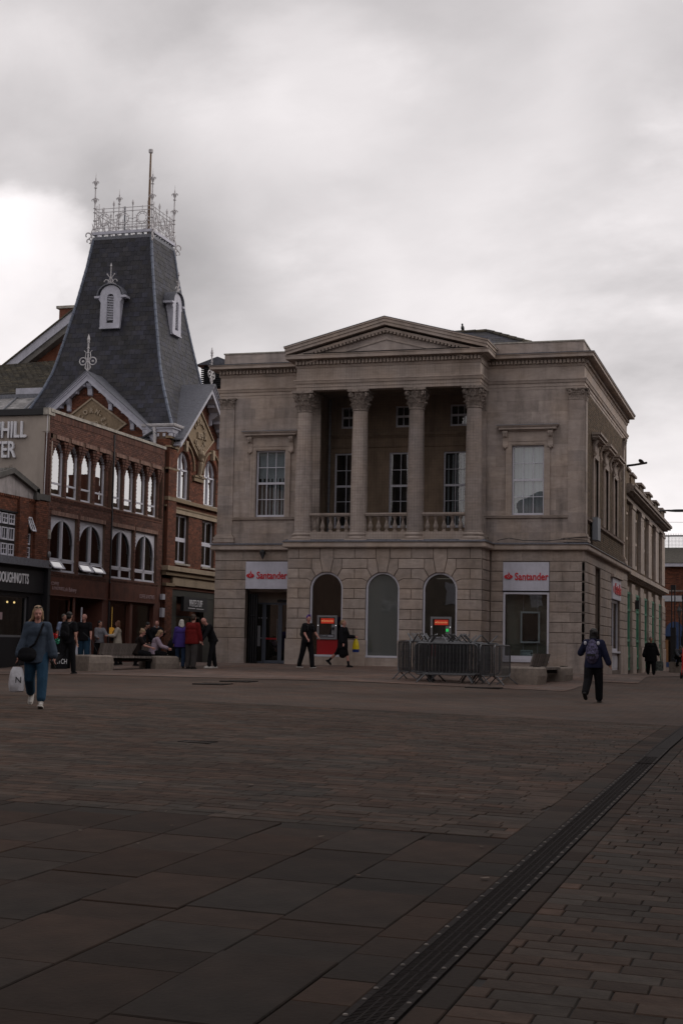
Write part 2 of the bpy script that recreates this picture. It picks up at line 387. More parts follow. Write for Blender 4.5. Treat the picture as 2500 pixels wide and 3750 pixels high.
def interp(x, xs, ys):
    if x <= xs[0]: return ys[0]
    for i in range(len(xs)-1):
        if x <= xs[i+1]: return ys[i]+(ys[i+1]-ys[i])*(x-xs[i])/(xs[i+1]-xs[i])
    return ys[-1]
GY = [-5, 0, 22, 36, 43, 47, 50, 58, 66, 90, 400]; GZ = [-1.5, -1.45, -1.12, -1.05, -.92, -.8, -.62, -.72, -.82, -.86, -1.0]
def gz(X, Y):
    return interp(Y, GY, GZ)-.02*max(min(X, 8)+12, 0)+.02*min(max(X, -40)+20, 0)

# brickwork: real bricks clipped round openings, one mesh per wall
def bricks(mb, u0, u1, z0, z1, ok=lambda u, z: True, bl=.215, bh=.065, j=.010, d0=-.02, d1=.012, soldier=False, jit=.003):
    z = z0; row = 0
    if soldier:
        u = u0
        while u+bh <= u1+1e-3:
            if ok(u+bh/2, (z0+z1)/2): q = random.uniform(-jit, jit); mb.box(u, u+bh, d0, d1+q, z0, z1)
            u += bh+j
        return
    while z+bh*.6 < z1:
        u = u0-(bl+j)/2*(row % 2); zt = min(z+bh, z1)
        while u < u1:
            a, b = max(u, u0), min(u+bl, u1)
            if b-a > .03:
                o1, o2 = ok(a+.012, (z+zt)/2), ok(b-.012, (z+zt)/2)
                if o1 and o2: mb_add_brick(mb, a, b, d0, d1+random.uniform(-jit, jit), z, zt)
                elif o1 or o2:
                    lo, hi = a+.012, b-.012
                    for _ in range(5):
                        mid = (lo+hi)/2
                        if ok(mid, (z+zt)/2) == o1: lo = mid
                        else: hi = mid
                    if o1 and lo-a > .03: mb_add_brick(mb, a, lo, d0, d1, z, zt)
                    if o2 and b-hi > .03: mb_add_brick(mb, hi, b, d0, d1, z, zt)
            u += bl+j
        z += bh+j; row += 1
def mb_add_brick(mb, a, b, d0, d1, z, zt):
    P = [(a, d0, z), (b, d0, z), (b, d0, zt), (a, d0, zt), (a, d1, z), (b, d1, z), (b, d1, zt), (a, d1, zt)]
    mb.add(P, [(4, 5, 6, 7), (0, 4, 7, 3), (1, 2, 6, 5), (3, 7, 6, 2), (0, 1, 5, 4)])
def inrect(h): return lambda u, z: not any(a < u < b and c < z < d for a, b, c, d in h)

# a timber window: frame, glazing bars and one pane for each light
def window(fr, u0, u1, z0, z1, cols, rows, parent, d=-.1, fm=None, gm=None, fw=.055, bar=.022, meet=None, name='window', room=None, blinds=None, pane=True, depth=.06):
    fm = fm or pvc; gm = gm or glass_w
    b = MB(fr)
    b.box(u0, u0+fw, d-depth, d, z0, z1); b.box(u1-fw, u1, d-depth, d, z0, z1)
    b.box(u0+fw, u1-fw, d-depth, d, z1-fw, z1); b.box(u0+fw, u1-fw, d-depth, d+.01, z0, z0+fw*1.5)
    iu0, iu1, iz0, iz1 = u0+fw, u1-fw, z0+fw*1.5, z1-fw
    us = [iu0+(iu1-iu0)*k/cols for k in range(cols+1)]
    if isinstance(rows, int): zs = [iz0+(iz1-iz0)*k/rows for k in range(rows+1)]
    else: zs = [iz0]+list(rows)+[iz1]
    for u in us[1:-1]: b.box(u-bar/2, u+bar/2, d-depth+.01, d-.01, iz0, iz1)
    for k, z in enumerate(zs[1:-1]):
        w = bar*1.8 if meet == k else bar/2
        b.box(iu0, iu1, d-depth+.005, d-.004, z-w, z+w)
    w_ = b.build(name, fm, parent)
    if pane:
        for i in range(cols):
            for k in range(len(zs)-1):
                MB(fr).box(us[i]+.002, us[i+1]-.002, d-.040, d-.034, zs[k]+.002, zs[k+1]-.002).build('pane', gm, w_)
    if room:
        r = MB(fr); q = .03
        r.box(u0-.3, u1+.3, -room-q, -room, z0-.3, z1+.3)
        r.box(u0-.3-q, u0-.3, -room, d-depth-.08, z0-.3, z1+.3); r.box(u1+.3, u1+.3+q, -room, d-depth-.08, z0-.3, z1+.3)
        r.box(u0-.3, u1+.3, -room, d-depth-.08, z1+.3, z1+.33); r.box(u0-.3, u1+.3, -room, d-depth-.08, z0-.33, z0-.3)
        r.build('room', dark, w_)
    if blinds:
        g = MB(fr); a, bb, zt, zb, step, wid = blinds; u = a
        while u < bb:
            g.box(u, u+wid, d-depth-.07, d-depth-.06-random.uniform(0, .02), zb, zt); u += step
        g.build('blind', blind, w_, kind='stuff')
    return w_
# ================================================================== GROUND
def grid_sheet(name, x0, x1, y0, y1, nx, ny, m, dz=0.0, kind='structure'):
    v = []; f = []
    xs = [x0+(x1-x0)*i/nx for i in range(nx+1)] if isinstance(nx, int) else nx
    ys = [y0+(y1-y0)*i/ny for i in range(ny+1)] if isinstance(ny, int) else ny
    for y in ys:
        for x in xs: v.append((x, y, gz(x, y)+dz))
    n = len(xs)
    for j in range(len(ys)-1):
        for i in range(n-1): f.append((j*n+i, j*n+i+1, (j+1)*n+i+1, (j+1)*n+i))
    me = bpy.data.meshes.new(name); me.from_pydata(v, [], f); me.materials.append(m)
    for p in me.polygons: p.use_smooth = True
    o = bpy.data.objects.new(name, me); COL.objects.link(o); o['kind'] = kind
    return o
def setts(N, L, t, src, mixc, bw=.42, rh=.19, c1=(.072, .060, .052), c2=(.090, .066, .055), mc=(.030, .026, .024)):
    br = N.new('ShaderNodeTexBrick'); br.offset = .5; br.inputs['Scale'].default_value = 1
    br.inputs['Brick Width'].default_value = bw; br.inputs['Row Height'].default_value = rh; br.inputs['Mortar Size'].default_value = .007; br.inputs['Bias'].default_value = .1
    br.inputs['Color1'].default_value = (*c1, 1); br.inputs['Color2'].default_value = (*c2, 1); br.inputs['Mortar'].default_value = (*mc, 1)
    L.new(t.outputs['Object'], br.inputs[0]); return mixc(1.0, br.outputs[0], src, 'MULTIPLY')
def weather(N, L, t, src, mixc):
    # wear and grime patches metres across, and small pale spots (gum)
    n = N.new('ShaderNodeTexNoise'); n.inputs['Scale'].default_value = .35; n.inputs['Detail'].default_value = 7; n.inputs['Roughness'].default_value = .6; L.new(t.outputs['Object'], n.inputs[0])
    r = N.new('ShaderNodeMapRange'); L.new(n.outputs[0], r.inputs[0]); r.inputs['From Min'].default_value = .35; r.inputs['From Max'].default_value = .65; r.inputs['To Min'].default_value = .72; r.inputs['To Max'].default_value = 1.15
    s = mixc(1.0, src, r.outputs[0], 'MULTIPLY')
    n3 = N.new('ShaderNodeTexNoise'); n3.inputs['Scale'].default_value = .9; n3.inputs['Detail'].default_value = 5; L.new(t.outputs['Object'], n3.inputs[0])
    r3 = N.new('ShaderNodeMapRange'); L.new(n3.outputs[0], r3.inputs[0]); r3.inputs['From Min'].default_value = .42; r3.inputs['From Max'].default_value = .60
    s = mixc(r3.outputs[0], s, mixc(1.0, s, (1.10, .97, .91), 'MULTIPLY'))
    vo = N.new('ShaderNodeTexVoronoi'); vo.inputs['Scale'].default_value = 2.2; L.new(t.outputs['Object'], vo.inputs[0])
    r2 = N.new('ShaderNodeMapRange'); L.new(vo.outputs['Distance'], r2.inputs[0]); r2.inputs['From Min'].default_value = .045; r2.inputs['From Max'].default_value = .03; r2.inputs['To Max'].default_value = .5
    return mixc(r2.outputs[0], s, (.17, .15, .14))
gm_far = mat('small_setts', (1, 1, 1), .85, noise=.25, nscale=3, extra=lambda *a: weather(a[0], a[1], a[2], setts(*a), a[4]), spec=.12)
gm_bed = mat('paving_bed', (.020, .017, .015), .95)
gm_light = mat('pale_flagstones', (1, 1, 1), .85, noise=.3, nscale=2, spec=.12,
               extra=lambda *a: weather(a[0], a[1], a[2], setts(*a, bw=.75, rh=.45, c1=(.125, .098, .088), c2=(.15, .115, .10), mc=(.06, .05, .045)), a[4]))
slabm = mat('york_slab', (.039, .033, .029), .85, var=.3, col2=(.050, .033, .025), noise=.4, nscale=1.6, bump=.35, bscale=30, extra=weather, spec=.10)  # near slabs darkened: the dim foreground is put into their colour
blockm = mat('paving_sett', (.058, .049, .042), .85, var=.3, col2=(.070, .047, .036), noise=.4, nscale=5, bump=.35, bscale=40, extra=weather, spec=.12)  # near setts darker than the far ones, same foreground shade in the colour
fy = [-16, -8, 0, 4, 8, 12, 16, 20, 24, 28]
grid_sheet('ground', 0, 0, 0, 0, [-60, -40, -30, -26, -20, -16, -12, -8, -4, 0, 4, 8, 14, 40], fy, gm_bed, -.012)
far = grid_sheet('paving', 0, 0, 0, 0, [-60, -40, -30, -26, -20, -16, -12, -8, -4, 0, 4, 8, 14, 40],
           [28+i for i in range(14)]+[41.5, 43, 44, 45, 46, 47, 48, 49, 50, 52, 54, 56, 58, 60, 63, 66, 70, 76, 82, 90, 110, 150], gm_far, 0)
# land beyond the buildings, out to the horizon
land = mat('distant_ground', (.06, .06, .05), .9)
v = [(-900, -300, -1.6), (900, -300, -1.6), (900, 1500, -2.2), (-900, 1500, -2.2)]
me = bpy.data.meshes.new('terrain'); me.from_pydata(v, [], [(0, 1, 2, 3)]); me.materials.append(land)
o = bpy.data.objects.new('terrain', me); COL.objects.link(o); o['kind'] = 'structure'
# pale flagged apron round the bank and along the street
def apron(poly_y0):
    xs = [-40, -34, -30, -26, -23, -20, -17, -14, -12, -10, -8, -5.8]
    ys = [41.2, 42, 43, 44, 45, 46, 47, 48, 49, 50, 51.6]
    return xs, ys
xs, ys = apron(0)
grid_sheet('pavement', 0, 0, 0, 0, xs, ys, gm_light, .012)
grid_sheet('pavement', 0, 0, 0, 0, [-6.8, -5.8, -5.0, -4.4], [47.2, 48, 50, 52, 55, 58, 62, 66, 72, 80, 88, 100], gm_light, .016)
# big slabs (left of the channel) and setts, laid as separate stones
def slab_mesh(w, l, h=.05, ch=.006):
    b = MB(); P = [(0, 0, -h), (w, 0, -h), (w, l, -h), (0, l, -h), (0, 0, -ch), (w, 0, -ch), (w, l, -ch), (0, l, -ch), (ch, ch, 0), (w-ch, ch, 0), (w-ch, l-ch, 0), (ch, l-ch, 0)]
    b.add(P, [(0, 1, 5, 4), (1, 2, 6, 5), (2, 3, 7, 6), (3, 0, 4, 7), (4, 5, 9, 8), (5, 6, 10, 9), (6, 7, 11, 10), (7, 4, 8, 11), (8, 9, 10, 11)]); return b
ground = bpy.data.objects['ground']
cands = []                                            # (near distance, x, y, w, l, material)
G_ = .006
def run(x0, x1, y0, y1, colw, lens, m, along='Y'):
    if along == 'Y':
        x = x1
        while x > x0+.05:
            y = y0-random.uniform(0, .6)
            while y < y1:
                l = random.choice(lens)
                ya, yb = max(y, y0), min(y+l, y1)
                if yb-ya > .08: cands.append((x-colw+G_, ya+G_, colw-G_, yb-ya-G_, m))
                y += l
            x -= colw
    else:
        y = y0
        while y < y1:
            x = x0-random.uniform(0, .35)
            while x < x1:
                l = random.choice(lens); xa, xb = max(x, x0), min(x+l, x1)
                if xb-xa > .05: cands.append((xa+G_, y+G_, xb-xa-G_, colw-G_, m))
                x += l
            y += colw
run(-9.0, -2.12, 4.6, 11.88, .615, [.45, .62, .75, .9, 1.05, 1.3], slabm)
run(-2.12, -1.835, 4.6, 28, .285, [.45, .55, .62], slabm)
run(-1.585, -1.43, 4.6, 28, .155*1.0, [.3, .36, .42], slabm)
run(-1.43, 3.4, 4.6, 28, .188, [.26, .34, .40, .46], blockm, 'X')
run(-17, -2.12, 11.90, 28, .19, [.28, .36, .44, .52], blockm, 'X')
def vis(x, y):
    c, s = math.cos(_yw), math.sin(_yw); X, Y = c*x+s*y, -s*x+c*y
    return Y > 3 and abs(X/Y) < .262+.5/Y
cands = [c for c in cands if vis(c[0]+c[2]/2, c[1]+c[3]/2)]
def rank(c): return -c[2]*c[3]/((c[0]**2+c[1]**2)**1.5)
cands.sort(key=rank)
pool = {}
rest = {'york_slab': MB(), 'paving_sett': MB()}
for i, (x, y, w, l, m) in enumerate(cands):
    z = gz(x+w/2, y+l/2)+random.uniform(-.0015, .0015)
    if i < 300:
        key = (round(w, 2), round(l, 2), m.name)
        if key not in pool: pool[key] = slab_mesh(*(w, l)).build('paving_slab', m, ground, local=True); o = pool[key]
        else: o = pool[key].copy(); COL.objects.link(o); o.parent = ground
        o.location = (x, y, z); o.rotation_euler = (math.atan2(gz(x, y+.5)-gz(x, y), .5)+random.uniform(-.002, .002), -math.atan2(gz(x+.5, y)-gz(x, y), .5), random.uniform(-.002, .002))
    else:
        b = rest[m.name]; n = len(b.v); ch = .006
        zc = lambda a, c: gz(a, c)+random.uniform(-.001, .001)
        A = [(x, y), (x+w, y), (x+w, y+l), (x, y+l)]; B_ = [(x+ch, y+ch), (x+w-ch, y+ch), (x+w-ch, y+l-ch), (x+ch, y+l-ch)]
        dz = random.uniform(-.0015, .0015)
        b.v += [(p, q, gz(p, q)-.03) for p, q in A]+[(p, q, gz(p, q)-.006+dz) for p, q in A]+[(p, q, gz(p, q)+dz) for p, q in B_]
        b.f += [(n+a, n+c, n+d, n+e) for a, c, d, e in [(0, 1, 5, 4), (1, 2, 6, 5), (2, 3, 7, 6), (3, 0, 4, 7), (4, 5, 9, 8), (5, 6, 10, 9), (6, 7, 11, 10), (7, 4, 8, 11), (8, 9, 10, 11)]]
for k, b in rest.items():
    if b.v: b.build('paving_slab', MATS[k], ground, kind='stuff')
# drainage channel: cast iron grate sections with side bolts
ch = thing('drainage_channel', 'dark cast iron drainage channel running away across the paving', 'drain', (-1.71, 6, gz(-1.71, 6)))
y = 4.7; k = 0
b_bolt = MB(); slots = MB(); knurl = MB()
while y < 40:
    L_ = .5; z0_ = gz(-1.71, y+.25); sl_ = (gz(-1.71, y+.5)-gz(-1.71, y))/.5; hi_ = .008 if y > 19 else 0; s_ = MB(lambda u, d, z, yc=y+.25, q=sl_, h_=hi_: (u, d, z+(d-yc)*q+h_))
    yA, yB = y+.0015, y+L_-.0015
    s_.box(-1.83, -1.795, yA, yB, z0_-.02, z0_+.003); s_.box(-1.625, -1.59, yA, yB, z0_-.02, z0_+.003)
    if y < 20:
        yy = yA
        while yy < yB-.008:
            s_.box(-1.795, -1.625, yy, yy+.011, z0_-.02, z0_+.001); yy += .024
        for uu in (-1.752, -1.71, -1.668): s_.box(uu-.005, uu+.005, yA+.02, yB-.02, z0_-.02, z0_+.0005)
    else: s_.box(-1.795, -1.625, yA, yB, z0_-.02, z0_-.001)
    s_.build('grate', castiron, ch)
    for u_ in (-1.8125, -1.6075):
        for q in (.1, .4): b_bolt.lathe([(.001, z0_+.002), (.013, z0_+.003), (.010, z0_+.009), (.001, z0_+.010)], u_, y+q, 7)
    y += L_; k += 1
b_bolt.build('bolt', stud, ch, kind='stuff')
MB().box(-1.83, -1.59, 4.7, 40, -2.0, -1.75).build('channel_bed', dark, ch)
# covers let into the paving
def cover(x, y, w, l, lab, lift=0):
    t_ = thing('manhole_cover', lab, 'manhole cover', (x, y, gz(x, y)))
    b = MB(); n_ = 6
    for i in range(n_):
        ya, yb = y-l/2+l*i/n_, y-l/2+l*(i+1)/n_
        for j in range(8):
            xa, xb = x-w/2+w*j/8, x-w/2+w*(j+1)/8
            z_ = gz((xa+xb)/2, (ya+yb)/2)+.022-lift; b.box(xa+.01, xb-.01, ya+.01, yb-.01, z_-.02, z_)
    b.build('tread_plate', mat('worn_iron', (.045, .038, .034), .8, noise=.4, nscale=12), t_, kind='stuff')
    f_ = MB()
    for (a, c, d, e) in ((x-w/2-.03, x+w/2+.03, y-l/2-.03, y-l/2), (x-w/2-.03, x+w/2+.03, y+l/2, y+l/2+.03), (x-w/2-.03, x-w/2, y-l/2, y+l/2), (x+w/2, x+w/2+.03, y-l/2, y+l/2)):
        z_ = gz((a+c)/2, (d+e)/2)+.024-lift; f_.box(a, c, d, e, z_-.03, z_)
    f_.build('rim', castiron, t_)
cover(-14.49, 37.2, .8, .7, 'dark manhole cover in the paving below the bank door, nearer of a pair')
cover(-14.5, 39.2, .8, .7, 'dark manhole cover in the paving below the bank door, farther of a pair')
cover(-8.0, 41.0, .9, .5, 'dark manhole cover in front of the stacked barriers')
cover(-7.4, 18.5, .38, .28, 'small dark cover in the open paving of the square', .018)

# ================================================================== BANK
CX = -13.335
bank = thing('bank_building', 'pale limestone bank with columned portico, triangular pediment and arched ground floor', 'building', (CX, 51.46, -.65))
YW, YP, XE = 51.46, 50.0, -6.6
ZJ = [3.085, 2.735, 2.39, 2.04, 1.69, 1.34, .99, .64, .285]
ZG = -1.0
F_w, F_p, F_e = FF(51.42), FF(YP), FE(XE)
ACX = [-15.355, CX, -11.315]
def block(fr, poly, parent=bank, ch=.014, t=.09, name='stone_block', m=None):
    return MB(fr).prism(poly, -t, 0, ch).build(name, m or stoneb, parent)
def rect(a, b, c, d): return [(a, c), (b, c), (b, d), (a, d)]
g = .009
# backing walls
w_ = MB(F_p).wall(-16.79+.05, -9.865-.05, ZG, 3.46, -.40, -.032, [(c-.60, c+.60, -.32, 2.64) for c in ACX])
for c in ACX:
    for sg in (-1, 1):
        pts = [(c+sg*x, z) for x, z in [(.0+.62*math.sin(R(a)), 2.02+.60*math.cos(R(a))) for a in range(0, 91, 10)]]
        w_.prism(pts+[(c+sg*.64, 2.70), (c, 2.70)], -.40, -.034)
w_.build('wall', joint, bank)
hw = MB(F_w).wall(-20.06+.04, -16.7, ZG, 3.46, -.45, -.035, [(-18.86, -17.26, -2, 3.06)])
hw.wall(-9.95, XE-.04, ZG, 3.46, -.45, -.035, [(-9.41, -7.80, -.38, 3.06)])
hw.build('wall', joint, bank)
he = MB(F_e).wall(51.46, 65.75, ZG, 3.46, -.40, -.035, [(54.45, 56.0, -2, 3.06), (59.6, 62.75, -.7, 3.0)])
he.build('wall', joint, bank)
# portico flank walls (ground floor)
for x_, sg in ((-16.79, -1), (-9.865, 1)):
    fr = (lambda xx, ss: (lambda u, d, z: (xx+ss*d, u, z)))(x_, sg)
    MB(fr).wall(50.06, 51.45, ZG, 3.46, -.3, -.033).build('wall', joint, bank)
    for k in range(8):
        block(fr, rect(50.002, 51.40, ZJ[k+1]+g, ZJ[k]-g))
    block(fr, rect(50.002, 51.40, ZJ[0]+g, 3.46)); block(fr, rect(50.0, 51.41, -1.0, ZJ[8]-g), t=.05, ch=.01)
# rusticated blocks of the portico front
def cap_arch(z): return math.sqrt(max(.60**2-(z-2.02)**2, 0))
ar = lambda c, sg, a0, a1, n=4: [(c+sg*.60*math.sin(R(a0+(a1-a0)*i/n)), 2.02+.60*math.cos(R(a0+(a1-a0)*i/n))) for i in range(n+1)]
edges = [-16.79]+[c+s*.6 for c in ACX for s in (-1, 1)]+[-9.865]
for i, c in enumerate(ACX):
    block(F_p, [(c-.235, 3.46), (c-.235, 3.085), (c-.135, 2.605), (c+.135, 2.605), (c+.235, 3.085), (c+.235, 3.46)][::-1], ch=.016)
    for sg in (-1, 1):
        block(F_p, [(c+sg*(.235+.02), 3.085-g), (c+sg*.54, 3.085-g), (c+sg*.54, 2.735)]+[(c+sg*.60*math.sin(R(a)), 2.02+.60*math.cos(R(a))) for a in (40, 30, 20)]+[(c+sg*(.135+.02), 2.61)], ch=.014)
piers = [(-16.79, None, ACX[0]), (ACX[0], 1, ACX[1]), (ACX[1], 1, ACX[2]), (ACX[2], None, -9.865)]
for k, (a, _, b) in enumerate(piers):
    La, Lb = (k > 0), (k < 3)                       # is there an arch on that side
    mid = (a+b)/2 if (La and Lb) else (a+.41 if not La else b-.41)
    # course 0
    u0 = a+.235+2*g if La else a; u1 = b-.235-2*g if Lb else b
    block(F_p, rect(u0, mid-g, 3.085+g, 3.46)); block(F_p, rect(mid+g, u1, 3.085+g, 3.46))
    # course 1
    u0 = a+.54+2*g if La else a; u1 = b-.54-2*g if Lb else b
    block(F_p, rect(u0, u1, 2.735+g, 3.085-g))
    # course 2: springers cut to the arch
    for side in (0, 1):
        if side == 0:
            if La: poly = [(a+.56, 2.735-g)]+[(a+.605*math.sin(R(t)), 2.02+.605*math.cos(R(t))) for t in (43, 50, 57, 62)]+[(a+.72, 2.39+g), (mid-g, 2.39+g), (mid-g, 2.735-g)]
            else: poly = rect(a, mid-g, 2.39+g, 2.735-g)
        else:
            if Lb: poly = [(mid+g, 2.735-g), (mid+g, 2.39+g), (b-.72, 2.39+g)]+[(b-.605*math.sin(R(t)), 2.02+.605*math.cos(R(t))) for t in (62, 57, 50, 43)]+[(b-.56, 2.735-g)]
            else: poly = rect(mid+g, b, 2.39+g, 2.735-g)
        block(F_p, poly)
    # course 3: one stone, ends cut to the arch
    poly = ([(a+.72, 2.39-g)]+[(a+.605*math.sin(R(t)), 2.02+.605*math.cos(R(t))) for t in (64, 74, 84)]+[(a+.605, 2.04+g)]) if La else [(a, 2.39-g), (a, 2.04+g)]
    poly += ([(b-.605, 2.04+g)]+[(b-.605*math.sin(R(t)), 2.02+.605*math.cos(R(t))) for t in (84, 74, 64)]+[(b-.72, 2.39-g)]) if Lb else [(b, 2.04+g), (b, 2.39-g)]
    block(F_p, poly)
    u0 = a+.60 if La else a; u1 = b-.60 if Lb else b
    for q in range(3, 8):
        zt, zb = ZJ[q]-g, ZJ[q+1]+g
        if q % 2 == 1: m_ = (u0+u1)/2 if (La and Lb) else mid; block(F_p, rect(u0, m_-g, zb, zt)); block(F_p, rect(m_+g, u1, zb, zt))
        else: block(F_p, rect(u0, u1, zb, zt))
    MB(F_p).box(u0-.03, u1+.03, -.1, .04, -1.0, ZJ[8]-.005).build('plinth', stone, bank)
    # reveals
for c in ACX:
    MB(F_p).box(c-.60, c-.03, -.25, -.01, -1.0, -.325).build('apron_stone', stone, bank)
    MB(F_p).box(c-.025, c+.60, -.25, -.01, -1.0, -.325).build('apron_stone', stone, bank)
    rv = MB(F_p)
    outer = [(c+.60*math.cos(R(a)), 2.02+.60*math.sin(R(a))) for a in range(0, 181, 12)]
    inner = [(c+.57*math.cos(R(a)), 2.02+.57*math.sin(R(a))) for a in range(0, 181, 12)]
    # white arched frame
    def archframe(mb, ro, ri, d0, d1, zb):
        O = [(c+ro, zb)]+[(c+ro*math.cos(R(a)), 2.02+ro*math.sin(R(a))) for a in range(0, 181, 10)]+[(c-ro, zb)]
        I = [(c+ri, zb)]+[(c+ri*math.cos(R(a)), 2.02+ri*math.sin(R(a))) for a in range(0, 181, 10)]+[(c-ri, zb)]
        n = len(O); pts = [(a, d, b) for d in (d0, d1) for P in (O, I) for a, b in P]; F = []
        for i in range(n-1):
            F += [(i, i+1, n+i+1, n+i), (2*n+i, 3*n+i, 3*n+i+1, 2*n+i+1), (i, 2*n+i, 2*n+i+1, i+1), (n+i, n+i+1, 3*n+i+1, 3*n+i)]
        F += [(0, n, 3*n, 2*n), (n-1, 3*n-1, 4*n-1, 2*n-1)]
        mb.add(pts, F)
    fm_ = MB(F_p); archframe(fm_, .598, .535, -.18, -.08, -.25); fm_.box(c-.598, c+.598, -.18, -.0, -.32, -.25)
    wf = fm_.build('arched_window', pvc, bank)
    gp = MB(F_p); P = [(c+.535*math.cos(R(a)), 2.02+.535*math.sin(R(a))) for a in range(0, 181, 10)]
    gp.prism([(c+.535, -.25)]+P+[(c-.535, -.25)], -.16, -.15).build('pane', frost if c == CX else glass_d, wf)
# wing piers
def courses(fr, u0, u1, splits, top=True, zlow=ZJ[8]):
    for k in range(8):
        zt, zb = ZJ[k]-g, ZJ[k+1]+g
        sp = splits[k % len(splits)]
        us = [u0]+[s for s in sp if u0 < s < u1]+[u1]
        for i in range(len(us)-1):
            block(fr, rect(us[i]+(.001 if i else 0), us[i+1]-(.001 if i < len(us)-2 else 0), zb, zt), ch=.012)
courses(F_w, -20.06, -18.86, [[-19.3], [-19.65], [-19.45], [-19.2]])
courses(F_w, -17.26, -16.83, [[]]); courses(F_w, -9.83, -9.41, [[]])
courses(F_w, -7.80, XE, [[-7.1], [-7.35], [-6.95], [-7.6], [-7.2]])
for a, b in ((-20.06, -16.83), (-9.83, XE)):
    n_ = 3
    for i in range(n_): block(F_w, rect(a+(b-a)*i/n_+.001, a+(b-a)*(i+1)/n_-.001, ZJ[0]+g, 3.46), ch=.008)
for a, b in ((-20.10, -18.84), (-17.28, -16.83), (-9.83, -9.40), (-7.81, XE+.03)):
    n_ = max(1, round((b-a)/.62))
    for i in range(n_): MB(F_w).prism(rect(a+(b-a)*i/n_+.002, a+(b-a)*(i+1)/n_-.002, -1.1, ZJ[8]-.004), -.2, .04, .01).build('plinth', ashlar, bank)
MB(F_w).box(-9.40, -7.81, -.3, -.012, -1.1, -.385).build('apron_stone', stone, bank)
MB(F_w).box(-9.40, -7.81, -.25, .05, -.38, -.27).build('sill', pvc, bank)
# east flank ground floor
for a, b in ((51.42, 54.45), (56.0, 59.6), (62.78, 65.78)):
    courses(F_e, a, b, [[a+1.5], [a+.9, a+2.1]])
    MB(F_e).box(a-.02, b+.02, -.1, .03, -1.3, ZJ[8]-.005).build('plinth', stone, bank)
n_ = 9
for i in range(n_): block(F_e, rect(51.42+14.36*i/n_+.001, 51.42+14.36*(i+1)/n_-.001, ZJ[0]+g, 3.46), ch=.008)
MB(F_e).box(54.40, 56.05, -.6, -.4, -1.3, 3.2).build('niche_back', stone, bank)
# street entrance pediment bracket on the flank
MB(F_e).mould([(XE, 54.9), (XE, 56.6)], [(0, .60), (.10, .62), (.16, .72), (.20, .74), (.20, .80), (0, .82)][::1]).build('bracket', stone, bank) if False else None
# shop window in the flank
window(F_e, 59.62, 62.73, .02, 2.1, 2, [], bank, d=-.10, fw=.10, bar=.10, gm=glass_d, room=1.5)
MB(F_e).box(59.6, 62.75, -.2, .02, -.02, .05).build('sill', pvc, bank)
pn = MB(F_e).box(59.62, 62.73, -.16, -.10, -1.3, -.05)
for a in (59.75, 61.3): pn.box(a, a+1.3, -.11, -.08, -.62, -.15)
pn.build('stall_riser', pvc, bank)
MB(F_e).box(59.3, 63.0, 0, .14, 2.97, 3.07).build('hood', stone, bank)
# plan outlines
low = [(-20.06, 60), (-20.06, 51.42), (-16.79, 51.42), (-16.79, 50.0), (-9.865, 50.0), (-9.865, 51.42), (-6.6, 51.42), (-6.6, 65.8)]
upp = [(-20.04, 60.6), (-20.04, 51.46), (-16.645, 51.46), (-16.645, 50.15), (-10.025, 50.15), (-10.025, 51.46), (-6.64, 51.46), (-6.64, 65.8)]
MB().mould(low, [(-.1, 3.462), (.03, 3.462), (.13, 3.468), (.15, 3.50), (.15, 3.60), (.12, 3.61), (.14, 3.655), (-.1, 3.67)]).build('ledge', stone, bank)
MB().mould(low, [(-.35, 3.672), (.15, 3.657), (.17, 3.66), (.17, 3.685), (.10, 3.72), (-.35, 3.76)]).build('lead_flashing', lead, bank)
MB().box(-16.9, -9.8, 50.05, 53.3, 3.58, 3.76).build('balcony_floor', lead, bank)
# ---------------- upper wings
def ashlar_wall(fr, u0, u1, z0, z1, holes, rows, parent=bank, d=-.04, bl=(.7, 1.2)):
    MB(fr).wall(u0, u1, z0, z1, d-.35, d-.012, holes).build('wall', joint, parent)
    h = (z1-z0)/rows
    for r in range(rows):
        za, zb = z0+h*r, z0+h*(r+1); u = u0
        first = True
        while u < u1-.01:
            L_ = random.uniform(*bl)*(.55 if first and r % 2 else 1); first = False
            v_ = min(u+L_, u1)
            if u1-v_ < .25: v_ = u1
            # cut against openings
            segs = [(u, v_)]
            for (a, b, c, e) in holes:
                if zb > c+.01 and za < e-.01:
                    ns = []
                    for (p, q) in segs:
                        if q <= a or p >= b: ns.append((p, q)); continue
                        if za < c-.01 and zb > c or zb > e+.01:      # course straddles sill or head: split it level
                            if p < a: ns.append((p, a))
                            if q > b: ns.append((b, q))
                            x0_, x1_ = max(p, a), min(q, b)
                            if zb > e+.01: MB(fr).box(x0_+.0015, x1_-.0015, d-.03, d, e+.0015, zb-.0015).build('ashlar_block', ashlar, parent)
                            if za < c-.01: MB(fr).box(x0_+.0015, x1_-.0015, d-.03, d, za+.0015, c-.0015).build('ashlar_block', ashlar, parent)
                        else:
                            if p < a: ns.append((p, a))
                            if q > b: ns.append((b, q))
                    segs = ns
            for p, q in segs:
                if q-p > .02: MB(fr).box(p+.0015, q-.0015, d-.03, d, za+.0015, zb-.0015).build('ashlar_block', ashlar, parent)
            u = v_
